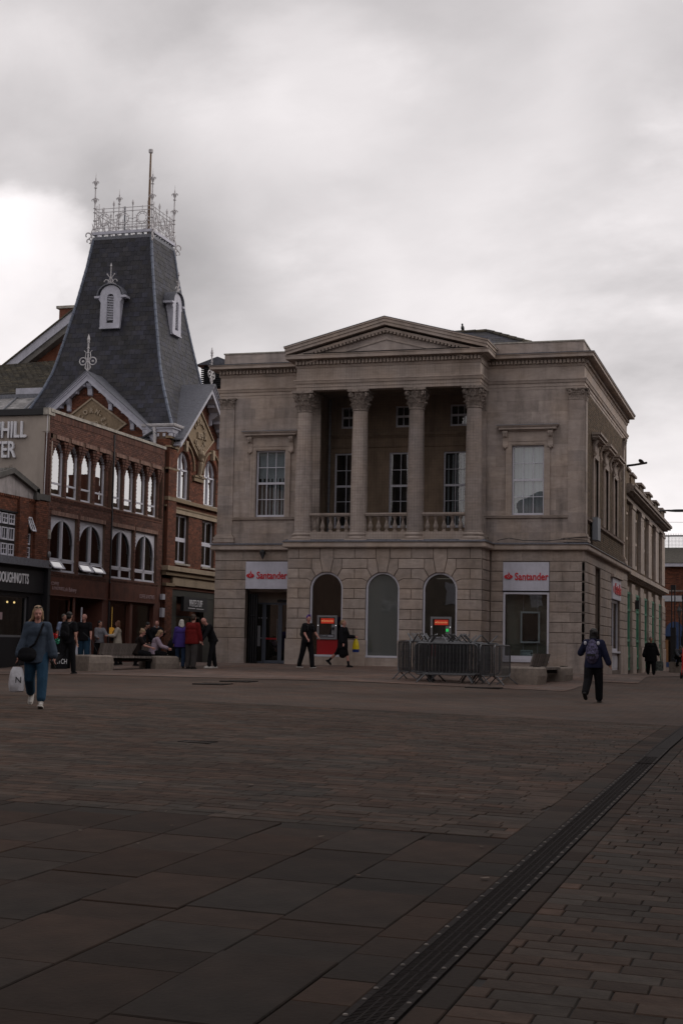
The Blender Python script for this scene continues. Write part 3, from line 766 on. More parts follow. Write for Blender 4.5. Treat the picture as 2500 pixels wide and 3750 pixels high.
for (a, b, wc) in ((-19.44, -16.55, -18.005), (-10.10, -7.18, -8.575)):
    ashlar_wall(F_w, a, b, 3.70, 9.07, [(wc-.56, wc+.56, 4.68, 7.13)], 14)
    # architrave round the window, head, frieze, hood and brackets
    s_ = MB(F_w)
    for (o1, o2, dd) in ((.767, .70, .05), (.70, .60, .03), (.60, .562, .015)):
        s_.box(wc-o1, wc-o2, -.06, dd-.02, 4.68, 7.13+o1-.567+.0); s_.box(wc+o2, wc+o1, -.06, dd-.02, 4.68, 7.13+o1-.567)
        s_.box(wc-o2, wc+o2, -.06, dd-.02, 7.13+o2-.567, 7.13+o1-.567)
    s_.build('window_surround', stone, bank)
    MB(F_w).box(wc-.72, wc+.72, -.06, .005, 7.335, 7.62).build('frieze_panel', stone, bank)
    hp = [(wc-.84, 51.46), (wc-.84, 51.40), (wc+.84, 51.40), (wc+.84, 51.46)]
    MB().mould(hp, [(-.05, 7.615), (.03, 7.615), (.05, 7.655), (.16, 7.665), (.165, 7.74), (.20, 7.75), (.235, 7.80), (-.05, 7.81)]).build('hood', stone, bank)
    MB().mould(hp, [(-.05, 7.812), (.24, 7.802), (.235, 7.825), (-.05, 7.85)]).build('lead_flashing', lead, bank)
    for sg in (-1, 1):
        br = MB(F_w); u = wc+sg*.79; prof = [(.14, 7.615), (.15, 7.55), (.11, 7.48), (.06, 7.38), (.045, 7.25), (.055, 7.17), (.085, 7.12), (.08, 7.06), (.03, 7.03), (-.05, 7.05), (-.05, 7.615)]
        pts = [(u-.085, d, z) for d, z in prof]+[(u+.085, d, z) for d, z in prof]; n_ = len(prof)
        br.add(pts, [tuple(range(n_)), tuple(range(n_, 2*n_))]+[(i, (i+1) % n_, n_+(i+1) % n_, n_+i) for i in range(n_)])
        for q in (-.05, 0, .05): br.box(u+q-.012, u+q+.012, 0, .165-.03*abs(q)*10, 7.42, 7.60)
        br.lathe([(.001, 7.0), (.04, 7.02), (.045, 7.08), (.001, 7.1)], u, 51.42-.05 if False else .06, 8)
        br.build('bracket', stone, bank)
    MB().mould([(a, 51.455), (b+ (0.02 if b < -12 else 0), 51.455)], [(-.05, 4.575), (.05, 4.58), (.07, 4.60), (.07, 4.64), (.095, 4.65), (.10, 4.68), (-.05, 4.685)]).build('sill_band', stone, bank)
    left = wc < -12
    window(F_w, wc-.56, wc+.56, 4.685, 7.13, 3, [5.335, 5.925, 6.51], bank, d=-.13, meet=1, room=1.2,
           blinds=(wc-.42 if left else wc-.5, wc+.52, 6.15 if left else 7.1, 4.75, .15 if left else .122, .085 if left else .115))
    if left: MB(F_w).box(wc-.5, wc+.5, -.29, -.28, 6.12, 7.1).build('blind', blind, bank)
    # flank reveals
# corner pilasters
def pilaster(fr, u0, u1, z_cap=8.69, z_top=9.08, name='pilaster', d=.0, t=.05):
    p_ = MB(fr)
    n_ = 13
    for k in range(n_):
        za, zb = 4.05+(z_cap-4.05)*k/n_, 4.05+(z_cap-4.05)*(k+1)/n_
        e = .012*(1-k/n_)
        p_.box(u0-e, u1+e, d-t-.03, d, za+.001, zb-.001)
    po = p_.build(name, ashlar, bank)
    b_ = MB(fr)
    for (o, za, zb) in ((.13, 3.75, 3.83), (.10, 3.83, 3.90), (.12, 3.90, 3.955), (.07, 3.955, 3.99), (.055, 3.99, 4.03), (.025, 4.03, 4.052)):
        b_.box(u0-o, u1+o, d-t-.05, d+o*.7, za, zb)
    b_.build('pilaster_base', stone, po)
    capital(fr, u0, u1, z_cap, z_top, d, po)
    return po
def capital(fr, u0, u1, z0, z1, d, parent, flat=True):
    c_ = MB(fr); H_ = z1-z0; w = u1-u0; n_ = 5
    c_.box(u0-.012, u1+.012, d-.08, d+.015, z0, z0+.03)
    c_.box(u0, u1, d-.08, d+.012, z0+.03, z1-.07)
    for row, (zb, h, o) in enumerate(((z0+.03, H_*.36, .035), (z0+H_*.30, H_*.34, .05))):
        for k in range(n_-row):
            u = u0+w*(k+.5)/(n_-row)
            for s_ in (-1, 0, 1):
                q = w/(n_-row)*.27
                c_.add([(u+s_*q-q*.5, d+.01, zb), (u+s_*q+q*.5, d+.01, zb), (u+s_*q+q*.55, d+o*.8, zb+h*.8), (u+s_*q-q*.55, d+o*.8, zb+h*.8), (u+s_*q, d+o*1.7, zb+h*.95), (u+s_*q, d+.0, zb+h)],
                       [(0, 1, 2, 3), (3, 2, 4), (2, 1, 5), (3, 5, 0), (2, 5, 4), (3, 4, 5)])
    for s_ in (0, 1):
        u = u0+.05 if s_ == 0 else u1-.05
        for rr in (.06, .035): c_.tube([(u+rr*math.cos(t*PI/5), d+.06, z1-.13+rr*math.sin(t*PI/5)) for t in range(10)], .014, 5, closed=True)
    c_.ell(((u0+u1)/2, d+.07, z1-.05), (.05, .03, .05), n=8, m=5)
    c_.box(u0-.06, u1+.06, d-.08, d+.06, z1-.06, z1-.02); c_.box(u0-.08, u1+.08, d-.08, d+.085, z1-.022, z1-.001)
    return c_.build('capital', stonecap, parent)
pilaster(F_w, -20.02, -19.45); pilaster(F_w, -7.18, -6.63)
# antae behind the outer columns
for (a, b) in ((-16.62, -16.12), (-10.55, -10.05)): pilaster(F_w, a, b, z_cap=8.36, z_top=9.06, d=.03, t=.08)
# flank: stone corner strip, brick wall, three hooded windows
pilaster(F_e, 51.50, 51.93, d=.02, t=.07, z_cap=8.65); pilaster(F_e, 64.0, 64.45, d=.02, t=.07, z_cap=8.65)
hol = [(c-.62, c+.62, 4.64, 6.98) for c in (54.55, 57.75, 60.95)]
MB(F_e).wall(51.46, 65.8, 3.70, 9.07, -.40, -.05, hol).build('wall', mortar_y, bank)
bk = MB(F_e); bricks(bk, 51.95, 65.4, 3.76, 9.05, inrect(hol+[(63.9, 64.55, 0, 20)]), d0=-.06, d1=-.035, bl=.23, bh=.07)
bk.build('brickwork', brick_y, bank, kind='stuff')
for c in (54.55, 57.75, 60.95):
    s_ = MB(F_e)
    s_.box(c-.80, c-.60, -.06, .03, 4.64, 7.18); s_.box(c+.60, c+.80, -.06, .03, 4.64, 7.18); s_.box(c-.60, c+.60, -.06, .03, 6.98, 7.18)
    s_.box(c-.62, c-.60, -.30, -.0, 4.64, 6.98); s_.box(c+.60, c+.62, -.30, 0, 4.64, 6.98); s_.box(c-.75, c+.75, -.06, .01, 7.18, 7.58)
    s_.build('window_surround', stone, bank)
    hp = [(XE, c-.95), (XE+.04, c-.95), (XE+.04, c+.95), (XE, c+.95)]
    h_ = MB(F_e); h_.box(c-1.0, c+1.0, -.02, .12, 7.58, 7.64); h_.box(c-1.08, c+1.08, -.02, .24, 7.64, 7.74); h_.box(c-1.14, c+1.14, -.02, .30, 7.74, 7.82)
    h_.build('hood', stone, bank)
    for sg in (-1, 1):
        br = MB(F_e); u = c+sg*.88
        br.tube([(u, .0, 7.05), (u, .06, 7.0), (u, .10, 7.08), (u, .06, 7.2), (u, .05, 7.35), (u, .12, 7.5), (u, .17, 7.57)], [.03, .05, .05, .05, .05, .06, .06], 6).build('bracket', stone, bank)
    window(F_e, c-.6, c+.6, 4.66, 6.98, 3, [5.25, 5.85, 6.4], bank, d=-.22, meet=1, gm=glass_w, room=1.0)
MB().mould([(XE-.01, 51.95), (XE-.01, 63.98)], [(-.05, 4.55), (.06, 4.56), (.08, 4.62), (.10, 4.64), (-.05, 4.66)]).build('sill_band', stone, bank)
# ---------------- entablature, cornice, parapet
prof_en = [(-.35, 9.062), (.0, 9.062), (.0, 9.17), (.018, 9.175), (.018, 9.29), (.05, 9.30), (.075, 9.38), (.095, 9.40), (.095, 9.44), (.0, 9.455), (.0, 9.86), (-.35, 9.86)]
MB().mould(upp, prof_en).build('entablature', stone, bank)
prof_bed = [(-.35, 9.862), (.02, 9.862), (.05, 9.92), (.06, 9.945), (.045, 9.95), (.045, 10.10), (.12, 10.115), (.13, 10.14), (-.35, 10.14)]
MB().mould(upp, prof_bed).build('bed_mould', stone, bank)
prof_co = [(-.35, 10.142), (.33, 10.142), (.335, 10.15), (.335, 10.24), (.36, 10.25), (.375, 10.28), (-.35, 10.30)]
wl_l = [(-20.04, 60.6), (-20.04, 51.46), (-16.5, 51.46)]; wl_r = [(-10.2, 51.46), (-6.64, 51.46), (-6.64, 65.8)]
por = [(-16.645, 51.5), (-16.645, 50.15), (-10.025, 50.15), (-10.025, 51.5)]
for p_ in (wl_l, wl_r): MB().mould(p_, prof_co).build('cornice', stone, bank); MB().mould(p_, [(-.35, 10.302), (.38, 10.284), (.385, 10.31), (-.1, 10.36), (-.35, 10.36)]).build('lead_flashing', lead, bank)
prof_cp = [(-.35, 10.142), (.33, 10.142), (.34, 10.15), (.34, 10.25), (.36, 10.27), (.36, 10.30), (-.35, 10.32)]
MB().mould(por, prof_cp).build('cornice', stone, bank)
MB().mould([(-16.3, 50.15), (-10.35, 50.15)], [(-.2, 10.322), (.30, 10.304), (.40, 10.325), (.30, 10.345), (-.2, 10.37)]).build('lead_flashing', lead, bank)
# dentils (each its own block)
protod = None
def dentil(p, ax):
    global protod
    if protod is None:
        protod = MB().box(-.042, .042, -.11, .0, 0, .125).build('dentil', stoneb, bank, local=True)
        o_ = protod
    else: o_ = protod.copy(); COL.objects.link(o_); o_.parent = bank
    b = base_of(bank); o_.location = (p[0]-b.x, p[1]-b.y, p[2]-b.z); o_.rotation_euler = (0, 0, ax)
nd = 0
dstuff = MB()
for (a, b, y_) in ((-20.0, -16.72, 51.46), (-16.62, -10.05, 50.15), (-9.93, -6.66, 51.46)):
    n_ = int(round((b-a)/.130))
    for i in range(n_+1): dentil((a+(b-a)*i/n_, y_-.046, 9.968), 0)
y_ = 51.5
while y_ < 65.7: dstuff.box(-6.595, -6.52, y_-.045, y_+.045, 9.968, 10.09); y_ += .146
dstuff.build('dentil', stoneb, bank, kind='stuff')
# pediment
def rake(sg, o0, o1, lo, hi, y0, y1, mb):
    """sloping strip from the eave to the apex; lo, hi are heights above the rake line"""
    xa, xb = CX+sg*o1, CX
    za, zb = 10.30, 10.30+SL*o1
    P = [(xa, y0, za+lo), (xb, y0, zb+lo), (xb, y0, zb+hi), (xa, y0, za+hi), (xa, y1, za+lo), (xb, y1, zb+lo), (xb, y1, zb+hi), (xa, y1, za+hi)]
    mb.add(P, [(0, 1, 2, 3), (4, 7, 6, 5), (0, 4, 5, 1), (1, 5, 6, 2), (2, 6, 7, 3), (3, 7, 4, 0)])
SL = (11.24-10.30)/3.62
for sg in (-1, 1):
    m_ = MB(); rake(sg, 0, 3.60, -.002, .10, 49.72, 51.46, m_); m_.build('raking_cornice', stone, bank)
    m_ = MB(); rake(sg, 0, 3.63, .10, .20, 49.69, 51.46, m_); rake(sg, 0, 3.66, .202, .255, 49.66, 51.46, m_); m_.build('raking_cornice', stone, bank)
    m_ = MB(); rake(sg, 0, 3.67, .257, .275, 49.65, 51.6, m_); m_.build('lead_flashing', lead, bank)
    m_ = MB(); rake(sg, 0, 3.3, -.09, -.003, 49.86, 51.3, m_); rake(sg, 0, 2.85, -.29, -.235, 49.98, 51.3, m_); m_.build('raking_bed', stone, bank)
    for i in range(24):
        x_ = .065+i*.130
        if x_ > 2.95: continue
        zc = 10.30+SL*(3.55-x_)-.10
        o_ = protod.copy(); COL.objects.link(o_); o_.parent = bank; b = base_of(bank)
        o_.location = (CX+sg*x_-b.x, 49.975-b.y, zc-.128-b.z); o_.rotation_euler = (0, 0, 0)
MB(FF(50.02)).prism([(CX-3.2, 10.36), (CX+3.2, 10.36), (CX, 10.27+SL*3.3)], -.3, 0).build('tympanum', ashlar, bank)
MB(FF(50.15)).prism([(CX-3.3, 10.30), (CX+3.3, 10.30), (CX, 10.30+SL*3.3)], -.4, 0).build('tympanum', ashlar, bank)
MB().add([(CX-3.7, 51.5, 10.5), (CX, 51.5, 11.46), (CX+3.7, 51.5, 10.5), (CX-3.7, 55, 10.5), (CX, 55, 11.46), (CX+3.7, 55, 10.5)], [(0, 1, 4, 3), (1, 2, 5, 4), (0, 2, 1), (3, 4, 5), (0, 3, 5, 2)]).build('portico_roof', lead, bank)
# parapet
pr = MB(); pp = [(-.30, 10.30), (0, 10.30), (0, 10.74), (-.30, 10.74)]
par_path = [(-19.92, 60.6), (-19.92, 51.5), (-6.68, 51.5), (-6.68, 58)]
pr.mould(par_path, pp); pr.build('parapet', ashlar, bank)
MB().mould(par_path, [(-.33, 10.742), (.03, 10.742), (.03, 10.79), (-.33, 10.80)]).build('parapet_coping', coping, bank)
MB().box(-19.8, -6.9, 51.8, 60.3, 10.2, 10.34).build('flat_roof', lead, bank)
# body behind
MB().box(-20.0, -6.8, 54.7, 60.5, -1, 10.2).build('core', stone, bank) ; MB().box(-12.0, -6.8, 60.5, 65.79, -1, 10.2).build('core', stone, bank)
MB().box(-12.0, -6.7, 58.0, 65.79, 10.2, 10.36).build('flat_roof', lead, bank)
# hipped slate roof showing over the parapet
hr = MB(); e0, e1, f0, f1 = -16.2, -8.4, 56.3, 63.0
hr.add([(e0, f0, 11.4), (e1, f0, 11.4), (e1, f1, 11.4), (e0, f1, 11.4), (-13.3, 58.8, 12.78), (-11.5, 58.8, 12.78)], [(0, 1, 5, 4), (1, 2, 5), (2, 3, 4, 5), (3, 0, 4)])
hro = hr.build('slate_roof', slate, bank)
MB().box(e0+.3, e1-.3, f0+.3, f1-.3, 10.3, 11.42).build('roof_base', lead, bank)
hs = MB()
for r in range(11):
    t0 = r/11; z0_ = 11.42+1.37*t0; yy = f0+2.5*t0; xa = e0+2.9*t0; xb = e1-3.1*t0; u = xa+(.16 if r % 2 else 0)
    while u < xb-.1:
        w = min(.32, xb-u); hs.add([(u, yy-.02, z0_+.01), (u+w-.012, yy-.02, z0_+.01), (u+w-.012, yy+.24, z0_+.145), (u, yy+.24, z0_+.145), (u, yy-.02, z0_-.02), (u+w-.012, yy-.02, z0_-.02)], [(0, 1, 2, 3), (4, 5, 1, 0)]); u += .32
hs.build('slate', slate, hro, kind='stuff')
rd = MB(); 
for a, b in (((-13.3, 58.8, 12.82), (-11.5, 58.8, 12.82)), ((-11.5, 58.8, 12.82), (e1, f0, 11.46)), ((-13.3, 58.8, 12.82), (e0, f0, 11.46))):
    A_, B_ = Vector(a), Vector(b)
    n_ = int((B_-A_).length/.45)
    for i in range(n_): rd.tube([A_+(B_-A_)*(i/n_), A_+(B_-A_)*((i+.96)/n_)], [.075, .095], 7)
rd.build('ridge_tile', oldslate, hro)
MB().box(-16.2, -15.5, 52.4, 53.2, 10.3, 11.22).build('stack', lead, bank)
# ---------------- columns
def column(x):
    c_ = MB(); Y_ = 50.44
    pr_ = [(.27-.0*0, 8.30), (.262, 8.30)]
    prof = []
    for k in range(15):
        t = k/14; r = .300-.042*(t**1.7) if t > 0 else .302
        prof.append((r, 4.06+4.24*t))
    c_.lathe(prof, x, Y_, 32)
    so = c_.build('column_shaft', ashlar, bank, smooth=True)
    b_ = MB(); b_.lathe([(.30, 4.062), (.325, 4.06), (.33, 4.03), (.315, 4.02), (.345, 4.00), (.375, 3.96), (.375, 3.93), (.35, 3.90), (.34, 3.88), (.36, 3.86), (.395, 3.83), (.395, 3.79), (.36, 3.77)], x, Y_, 32)
    b_.box(x-.40, x+.40, Y_-.40, Y_+.40, 3.70, 3.775)
    b_.build('column_base', stone, so, smooth=True)
    k_ = MB(); k_.lathe([(.25, 8.30), (.285, 8.305), (.292, 8.33), (.275, 8.35), (.26, 8.36), (.258, 8.75), (.30, 8.92), (.33, 8.96)], x, Y_, 24)
    for row, (nn, zb, h, o, a0) in enumerate(((8, 8.36, .23, .10, 0), (8, 8.50, .27, .13, PI/8))):
        for i in range(nn):
            a = a0+2*PI*i/nn; ca, sa = math.cos(a), math.sin(a)
            for s_ in (-1, 0, 1):
                def P(r, off, z): return (x+ca*r-sa*off, Y_+sa*r+ca*off, z)
                q = .035; of = s_*.058; zz_ = zb+h*(1 if s_ == 0 else .86)
                k_.add([P(.262, of-q, zb), P(.262, of+q, zb), P(.29+o*.25, of+q*1.1, zb+h*.7), P(.29+o*.25, of-q*1.1, zb+h*.7), P(.27+o, of+q*.6, zz_-.01), P(.27+o, of-q*.6, zz_-.01), P(.27+o*.95, of, zz_-.055), P(.26, of, zz_)],
                       [(0, 1, 2, 3), (3, 2, 4, 5), (5, 4, 6), (2, 1, 7), (4, 2, 7), (0, 3, 7), (3, 5, 7), (5, 6, 7), (6, 4, 7)])
    for i in range(4):                                   # corner volutes and centre rosettes
        a = PI/4+i*PI/2; ca, sa = math.cos(a), math.sin(a)
        for rr, tw in ((.075, .02), (.04, .02)):
            for s_ in (-1, 1):
                k_.tube([(x+ca*(.40+rr*math.cos(t*PI/6))-sa*s_*.035, Y_+sa*(.40+rr*math.cos(t*PI/6))+ca*s_*.035, 8.86+rr*math.sin(t*PI/6)) for t in range(12)], tw, 5, closed=True)
        k_.tube([(x+ca*.27, Y_+sa*.27, 8.68), (x+ca*.31, Y_+sa*.31, 8.82), (x+ca*.38, Y_+sa*.38, 8.93)], .028, 5)
        a = i*PI/2; k_.ell((x+math.cos(a)*.345, Y_+math.sin(a)*.345, 8.99), (.055, .055, .065), n=8, m=6)
        for s_ in (-1, 1): k_.tube([(x+math.cos(a)*.28-math.sin(a)*s_*.05, Y_+math.sin(a)*.28+math.cos(a)*s_*.05, 8.7), (x+math.cos(a)*.31-math.sin(a)*s_*.1, Y_+math.sin(a)*.31+math.cos(a)*s_*.1, 8.86), (x+math.cos(a)*.32-math.sin(a)*s_*.03, Y_+math.sin(a)*.32+math.cos(a)*s_*.03, 8.90)], .02, 5)
    ab = []
    for i in range(4):
        a = i*PI/2
        for t in (-1, -.5, 0, .5, 1):
            d_ = .34+.055*t*t; ab.append((x+math.cos(a)*d_-math.sin(a)*t*.355, Y_+math.sin(a)*d_+math.cos(a)*t*.355))
    n_ = len(ab); k_.add([(p, q, z) for z in (8.96, 9.058) for p, q in ab], [tuple(range(n_)), tuple(range(n_, 2*n_))]+[(i, (i+1) % n_, n_+(i+1) % n_, n_+i) for i in range(n_)])
    k_.build('capital', stonecap, so)
COLX = [CX-3.06, CX-1.02, CX+1.02, CX+3.06]
for x_ in COLX: column(x_)
# balustrade
balm = MB(); balm.lathe([(.075, 0), (.075, .05), (.05, .065), (.045, .085), (.085, .15), (.09, .19), (.075, .25), (.045, .34), (.035, .42), (.045, .44), (.06, .45), (.045, .465), (.075, .49), (.075, .55)], 0, 0, 12)
bproto = balm.build('baluster', stoneb, bank, smooth=True, local=True); bb = base_of(bank); first = True
for i in range(3):
    a, b = COLX[i]+.27, COLX[i+1]-.27
    for k in range(5):
        o_ = bproto if first else bproto.copy()
        if not first: COL.objects.link(o_); o_.parent = bank
        first = False
        o_.location = ((a+b)/2+(k-2)*.292-bb.x, 50.44-bb.y, 4.045-bb.z)
    r_ = MB(); r_.box(a, b, 50.30, 50.58, 4.595, 4.64); r_.box(a, b, 50.27, 50.61, 4.64, 4.70); r_.build('balustrade_rail', stone, bank)
    r_ = MB(); r_.box(a, b, 50.27, 50.61, 3.74, 3.97); r_.box(a, b, 50.30, 50.58, 3.97, 4.045); r_.build('balustrade_plinth', stone, bank)
# ---------------- loggia
F_l = FF(53.2)
LW = [(c-.62, c+.62, 4.40, 7.20) for c in (-15.48, -13.39, -11.34)]; LU = [(c-.40, c+.40, 8.13, 8.93) for c in (-15.48, -13.39, -11.34)]
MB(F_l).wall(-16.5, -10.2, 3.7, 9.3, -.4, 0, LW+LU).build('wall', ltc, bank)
for c in (-15.48, -13.39, -11.34):
    window(F_l, c-.62, c+.62, 4.42, 7.20, 3, [5.40, 5.97, 6.56], bank, d=-.07, fm=pvc, room=1.1, meet=1, blinds=(c-.5, c+.5, 7.1, 4.5, .17, .06) if c > -12 else None)
    window(F_l, c-.40, c+.40, 8.13, 8.93, 3, 2, bank, d=-.07, room=1.0, meet=0)
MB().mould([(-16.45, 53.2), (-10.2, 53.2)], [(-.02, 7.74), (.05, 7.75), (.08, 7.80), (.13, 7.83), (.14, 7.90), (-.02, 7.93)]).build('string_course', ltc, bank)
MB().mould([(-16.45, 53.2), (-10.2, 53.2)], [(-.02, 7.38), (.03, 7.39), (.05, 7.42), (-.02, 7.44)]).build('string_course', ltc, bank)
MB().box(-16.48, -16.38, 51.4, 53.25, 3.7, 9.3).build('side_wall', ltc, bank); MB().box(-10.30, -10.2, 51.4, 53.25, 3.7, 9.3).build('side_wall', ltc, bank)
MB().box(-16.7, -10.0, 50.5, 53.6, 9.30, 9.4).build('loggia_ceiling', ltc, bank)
MB().tube([(-16.25, 53.0, 3.8), (-16.25, 53.0, 9.2)], .05, 8).build('downpipe', lead, bank)
nt = MB()
for u in [ -16.55+.097*i for i in range(68)]: nt.box(u, u+.0025, 50.105, 50.108, 3.80, 9.85)
for z in [3.82+.097*i for i in range(62)]: nt.box(-16.6, -10.05, 50.102, 50.105, z, z+.0025)
nt.build('bird_netting', netm, bank, kind='stuff')
# bird spikes on the ledges
sp = MB()
def spikes(p0, p1, z, h=.10, st=.06):
    A_, B_ = Vector(p0), Vector(p1); n_ = int((B_-A_).length/st)
    for i in range(n_):
        p = A_+(B_-A_)*(i/n_); a = random.uniform(-.5, .5)
        sp.add([(p.x-.0022, p.y, z if not len(p0) > 2 else p.z), (p.x+.0022, p.y, z if not len(p0) > 2 else p.z), (p.x+math.sin(a)*h*.5, p.y-abs(math.sin(a*2))*.03, (z if not len(p0) > 2 else p.z)+h)], [(0, 1, 2)])
spikes((-20.3, 51.15), (-17.0, 51.15), 10.30); spikes((-9.6, 51.15), (-6.3, 51.15), 10.30); spikes((-16.8, 49.78), (-9.9, 49.78), 10.32)
spikes((-19.0, 51.25), (-17.0, 51.25), 7.83); spikes((-9.6, 51.25), (-7.6, 51.25), 7.83)
spikes((CX-3.8, 49.75, 10.53), (CX, 49.75, 11.5), 0); spikes((CX, 49.75, 11.5), (CX+3.8, 49.75, 10.53), 0)
sp.build('bird_spikes', netm, bank, kind='stuff')
# ---------------- ground floor openings
# entrance recess on the left
en = MB(); en.box(-18.9, -18.86, 51.7, 52.9, -1, 3.1); en.box(-17.26, -17.22, 51.7, 52.9, -1, 3.1); en.box(-18.9, -17.2, 51.8, 52.9, 1.98, 2.1); en.box(-18.9, -17.2, 52.7, 52.8, 1.60, 2.05)
en.build('entrance_recess', stone, bank)
gt = MB(); 
for i in range(7): gt.box(-18.80+.045*i, -18.775+.045*i, 51.75+(.05 if i % 2 else 0), 51.85+(.05 if i % 2 else 0), gz(-18.8, 51.5), 1.9)
gt.box(-18.82, -18.5, 51.72, 51.74, 1.1, 1.13); gt.build('folding_gate', black, bank)
Fd = FF(52.45)
window(Fd, -18.47, -17.86, -.62, 1.60, 1, [], bank, d=0, fm=mat('door_grey', (.11, .125, .16), .4), gm=glass_d, fw=.07, name='door')
window(Fd, -17.85, -17.26, -.62, 1.60, 1, [], bank, d=0, fm=MATS['door_grey'], gm=glass_d, fw=.07, name='door')
window(Fd, -18.86, -18.49, -.62, 1.60, 1, [], bank, d=0, fm=MATS['door_grey'], gm=glass_d, fw=.05)
MB().tube([(-17.93, 52.38, .2), (-17.93, 52.36, .25), (-17.93, 52.36, .95), (-17.93, 52.38, 1.0)], .015, 6).build('door_handle', atm_g, bank)
MB(Fd).box(-18.40, -17.95, -.03, -.02, .25, .31).build('door_band', red_p, bank)
pl_ = MB(Fd)
for i in range(5):
    for z_ in (1.02, .28): pl_.box(-18.80+.1*i, -18.76+.1*i, -.028, -.024, z_, z_+.04)
pl_.box(-18.75, -18.62, -.03, -.025, .0, .75); pl_.build('door_sticker', mat('sticker', (.3, .3, .33), .6), bank)
MB(Fd).box(-17.95, -17.6, .02, .08, 1.62, 1.72).build('door_closer', black, bank)
# big window on the right
window(F_w, -9.40, -7.81, -.27, 2.02, 1, [], bank, d=-.02, fm=pvc, gm=glass_c, fw=.07, depth=.10)
bw = MB(F_w); bw.box(-9.36, -7.85, -.62, -.60, -.3, 1.95); bw.build('window_backing', mat('grey_film', (.10, .096, .082), .6, noise=.1), bank)
bw = MB(F_w)
for u in (-8.80, -8.30): bw.box(u, u+.025, -.59, -.585, -.25, 1.95)
bw.build('hanger', atm_g, bank)
MB(F_w).box(-8.86, -8.19, -.50, -.44, .28, 1.37).build('display_frame', mat('screen_frame', (.26, .30, .34), .4), bank)
MB(F_w).box(-8.80, -8.25, -.44, -.43, .34, 1.31).build('display_screen', mat('screen_black', (.004, .004, .005), .2), bank)
MB(F_w).box(-8.80, -8.38, -.135, -.13, -.26, .035).build('switch_notice', mat('notice', (.20, .26, .29), .5), bank)
text('CURRENT ACCOUNT', .036, (-8.59, 51.545, -.045), m=black, parent=bank, ext=.001, sx=1.1)
text('SWITCH', .045, (-8.66, 51.545, -.115), m=black, parent=bank, ext=.001); text('GUARANTEE', .045, (-8.62, 51.545, -.165), m=black, parent=bank, ext=.001)
bw = MB(F_w); 
for a, b, c, d_ in ((-8.77, -8.75, -.20, .0), (-8.77, -8.42, -.205, -.19), (-8.77, -8.42, -.015, .0), (-8.43, -8.41, -.205, -.06)): bw.box(a, b, -.129, -.127, c, d_)
bw.prism([(-8.47, -.09), (-8.37, -.09), (-8.42, -.03)], -.129, -.127); bw.build('switch_symbol', black, bank)
# interior lining behind the arches
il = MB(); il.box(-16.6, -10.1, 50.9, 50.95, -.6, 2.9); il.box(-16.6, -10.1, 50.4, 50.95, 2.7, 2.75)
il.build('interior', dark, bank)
MB().box(-11.55, -11.0, 50.55, 50.62, 2.42, 2.44).build('strip_light', lit_white, bank)
MB().box(-15.6, -14.85, 50.80, 50.82, .6, 1.9).build('interior_poster', mat('olive_panel', (.10, .09, .03), .7), bank)
# cash machines
def atm(x, lab):
    t_ = thing('cash_machine', lab, 'cash machine', (x, 50.1, -.25), group='cash machines in the arched windows')
    f = FF(50.155)
    b = MB(f); b.box(x-.36, x-.29, -.02, .06, .28, 1.11); b.box(x+.29, x+.36, -.02, .06, .28, 1.11); b.box(x-.29, x+.29, -.02, .06, 1.04, 1.11); b.box(x-.29, x+.29, -.02, .06, .28, .34)
    b.build('surround', atm_g, t_)
    MB(f).box(x-.29, x+.29, -.10, -.02, .34, 1.04).build('back_plate', black, t_)
    b = MB(f); b.prism([(x-.25, .45), (x+.14, .45), (x+.12, .78), (x-.20, .78)], -.02, .0); b.build('screen', mat('atm_screen', (.03, .035, .045), .15), t_)
    MB(f).box(x-.29, x+.29, -.02, .035, .345, .44).build('keypad_shelf', mat('shelf_metal', (.10, .10, .11), .4), t_)
    k = MB(f)
    for i in range(5): k.box(x-.16+.025*i, x-.145+.025*i, .035, .04, .40, .412); k.box(x+.04+.04*i, x+.07+.04*i, .035, .04, .385, .405)
    k.build('key', signw, t_)
    MB(f).box(x+.16, x+.28, -.02, .03, .45, .80).build('reader_panel', atm_g, t_)
    MB(f).lathe([(.001, .61), (.045, .61), (.045, .70), (.001, .70)], x+.22, .03, 10).build('card_reader', lit_green if x > -12 else black, t_)
    MB(f).box(x-.23, x+.24, -.02, .02, .83, 1.01).build('lit_panel', lit_red, t_)
    text('Santander', .095, (x+.045, 50.13, .92), m=lit_yel, parent=t_, ext=.002)
    MB(f).ell((x-.18, .024, .915), (.033, .004, .018)).build('flame_emblem', lit_yel, t_)
    for s_ in (-1, 1): MB(f).ell((x+s_*.325, .065, .76), (.012, .006, .010)).build('lamp', lit_bulb if False else mat('led', (1, 1, 1), .3, emit=((1, 1, 1), 1.5)), t_)
    MB(f).box(x-.365, x+.38, -.03, .02, -.245, .275).build('lower_panel', red_p, t_)
atm(-15.33, 'grey cash machine with lit red header over a red panel in the left arch')
atm(-11.285, 'grey cash machine with green card reader in the right arch behind the barriers')
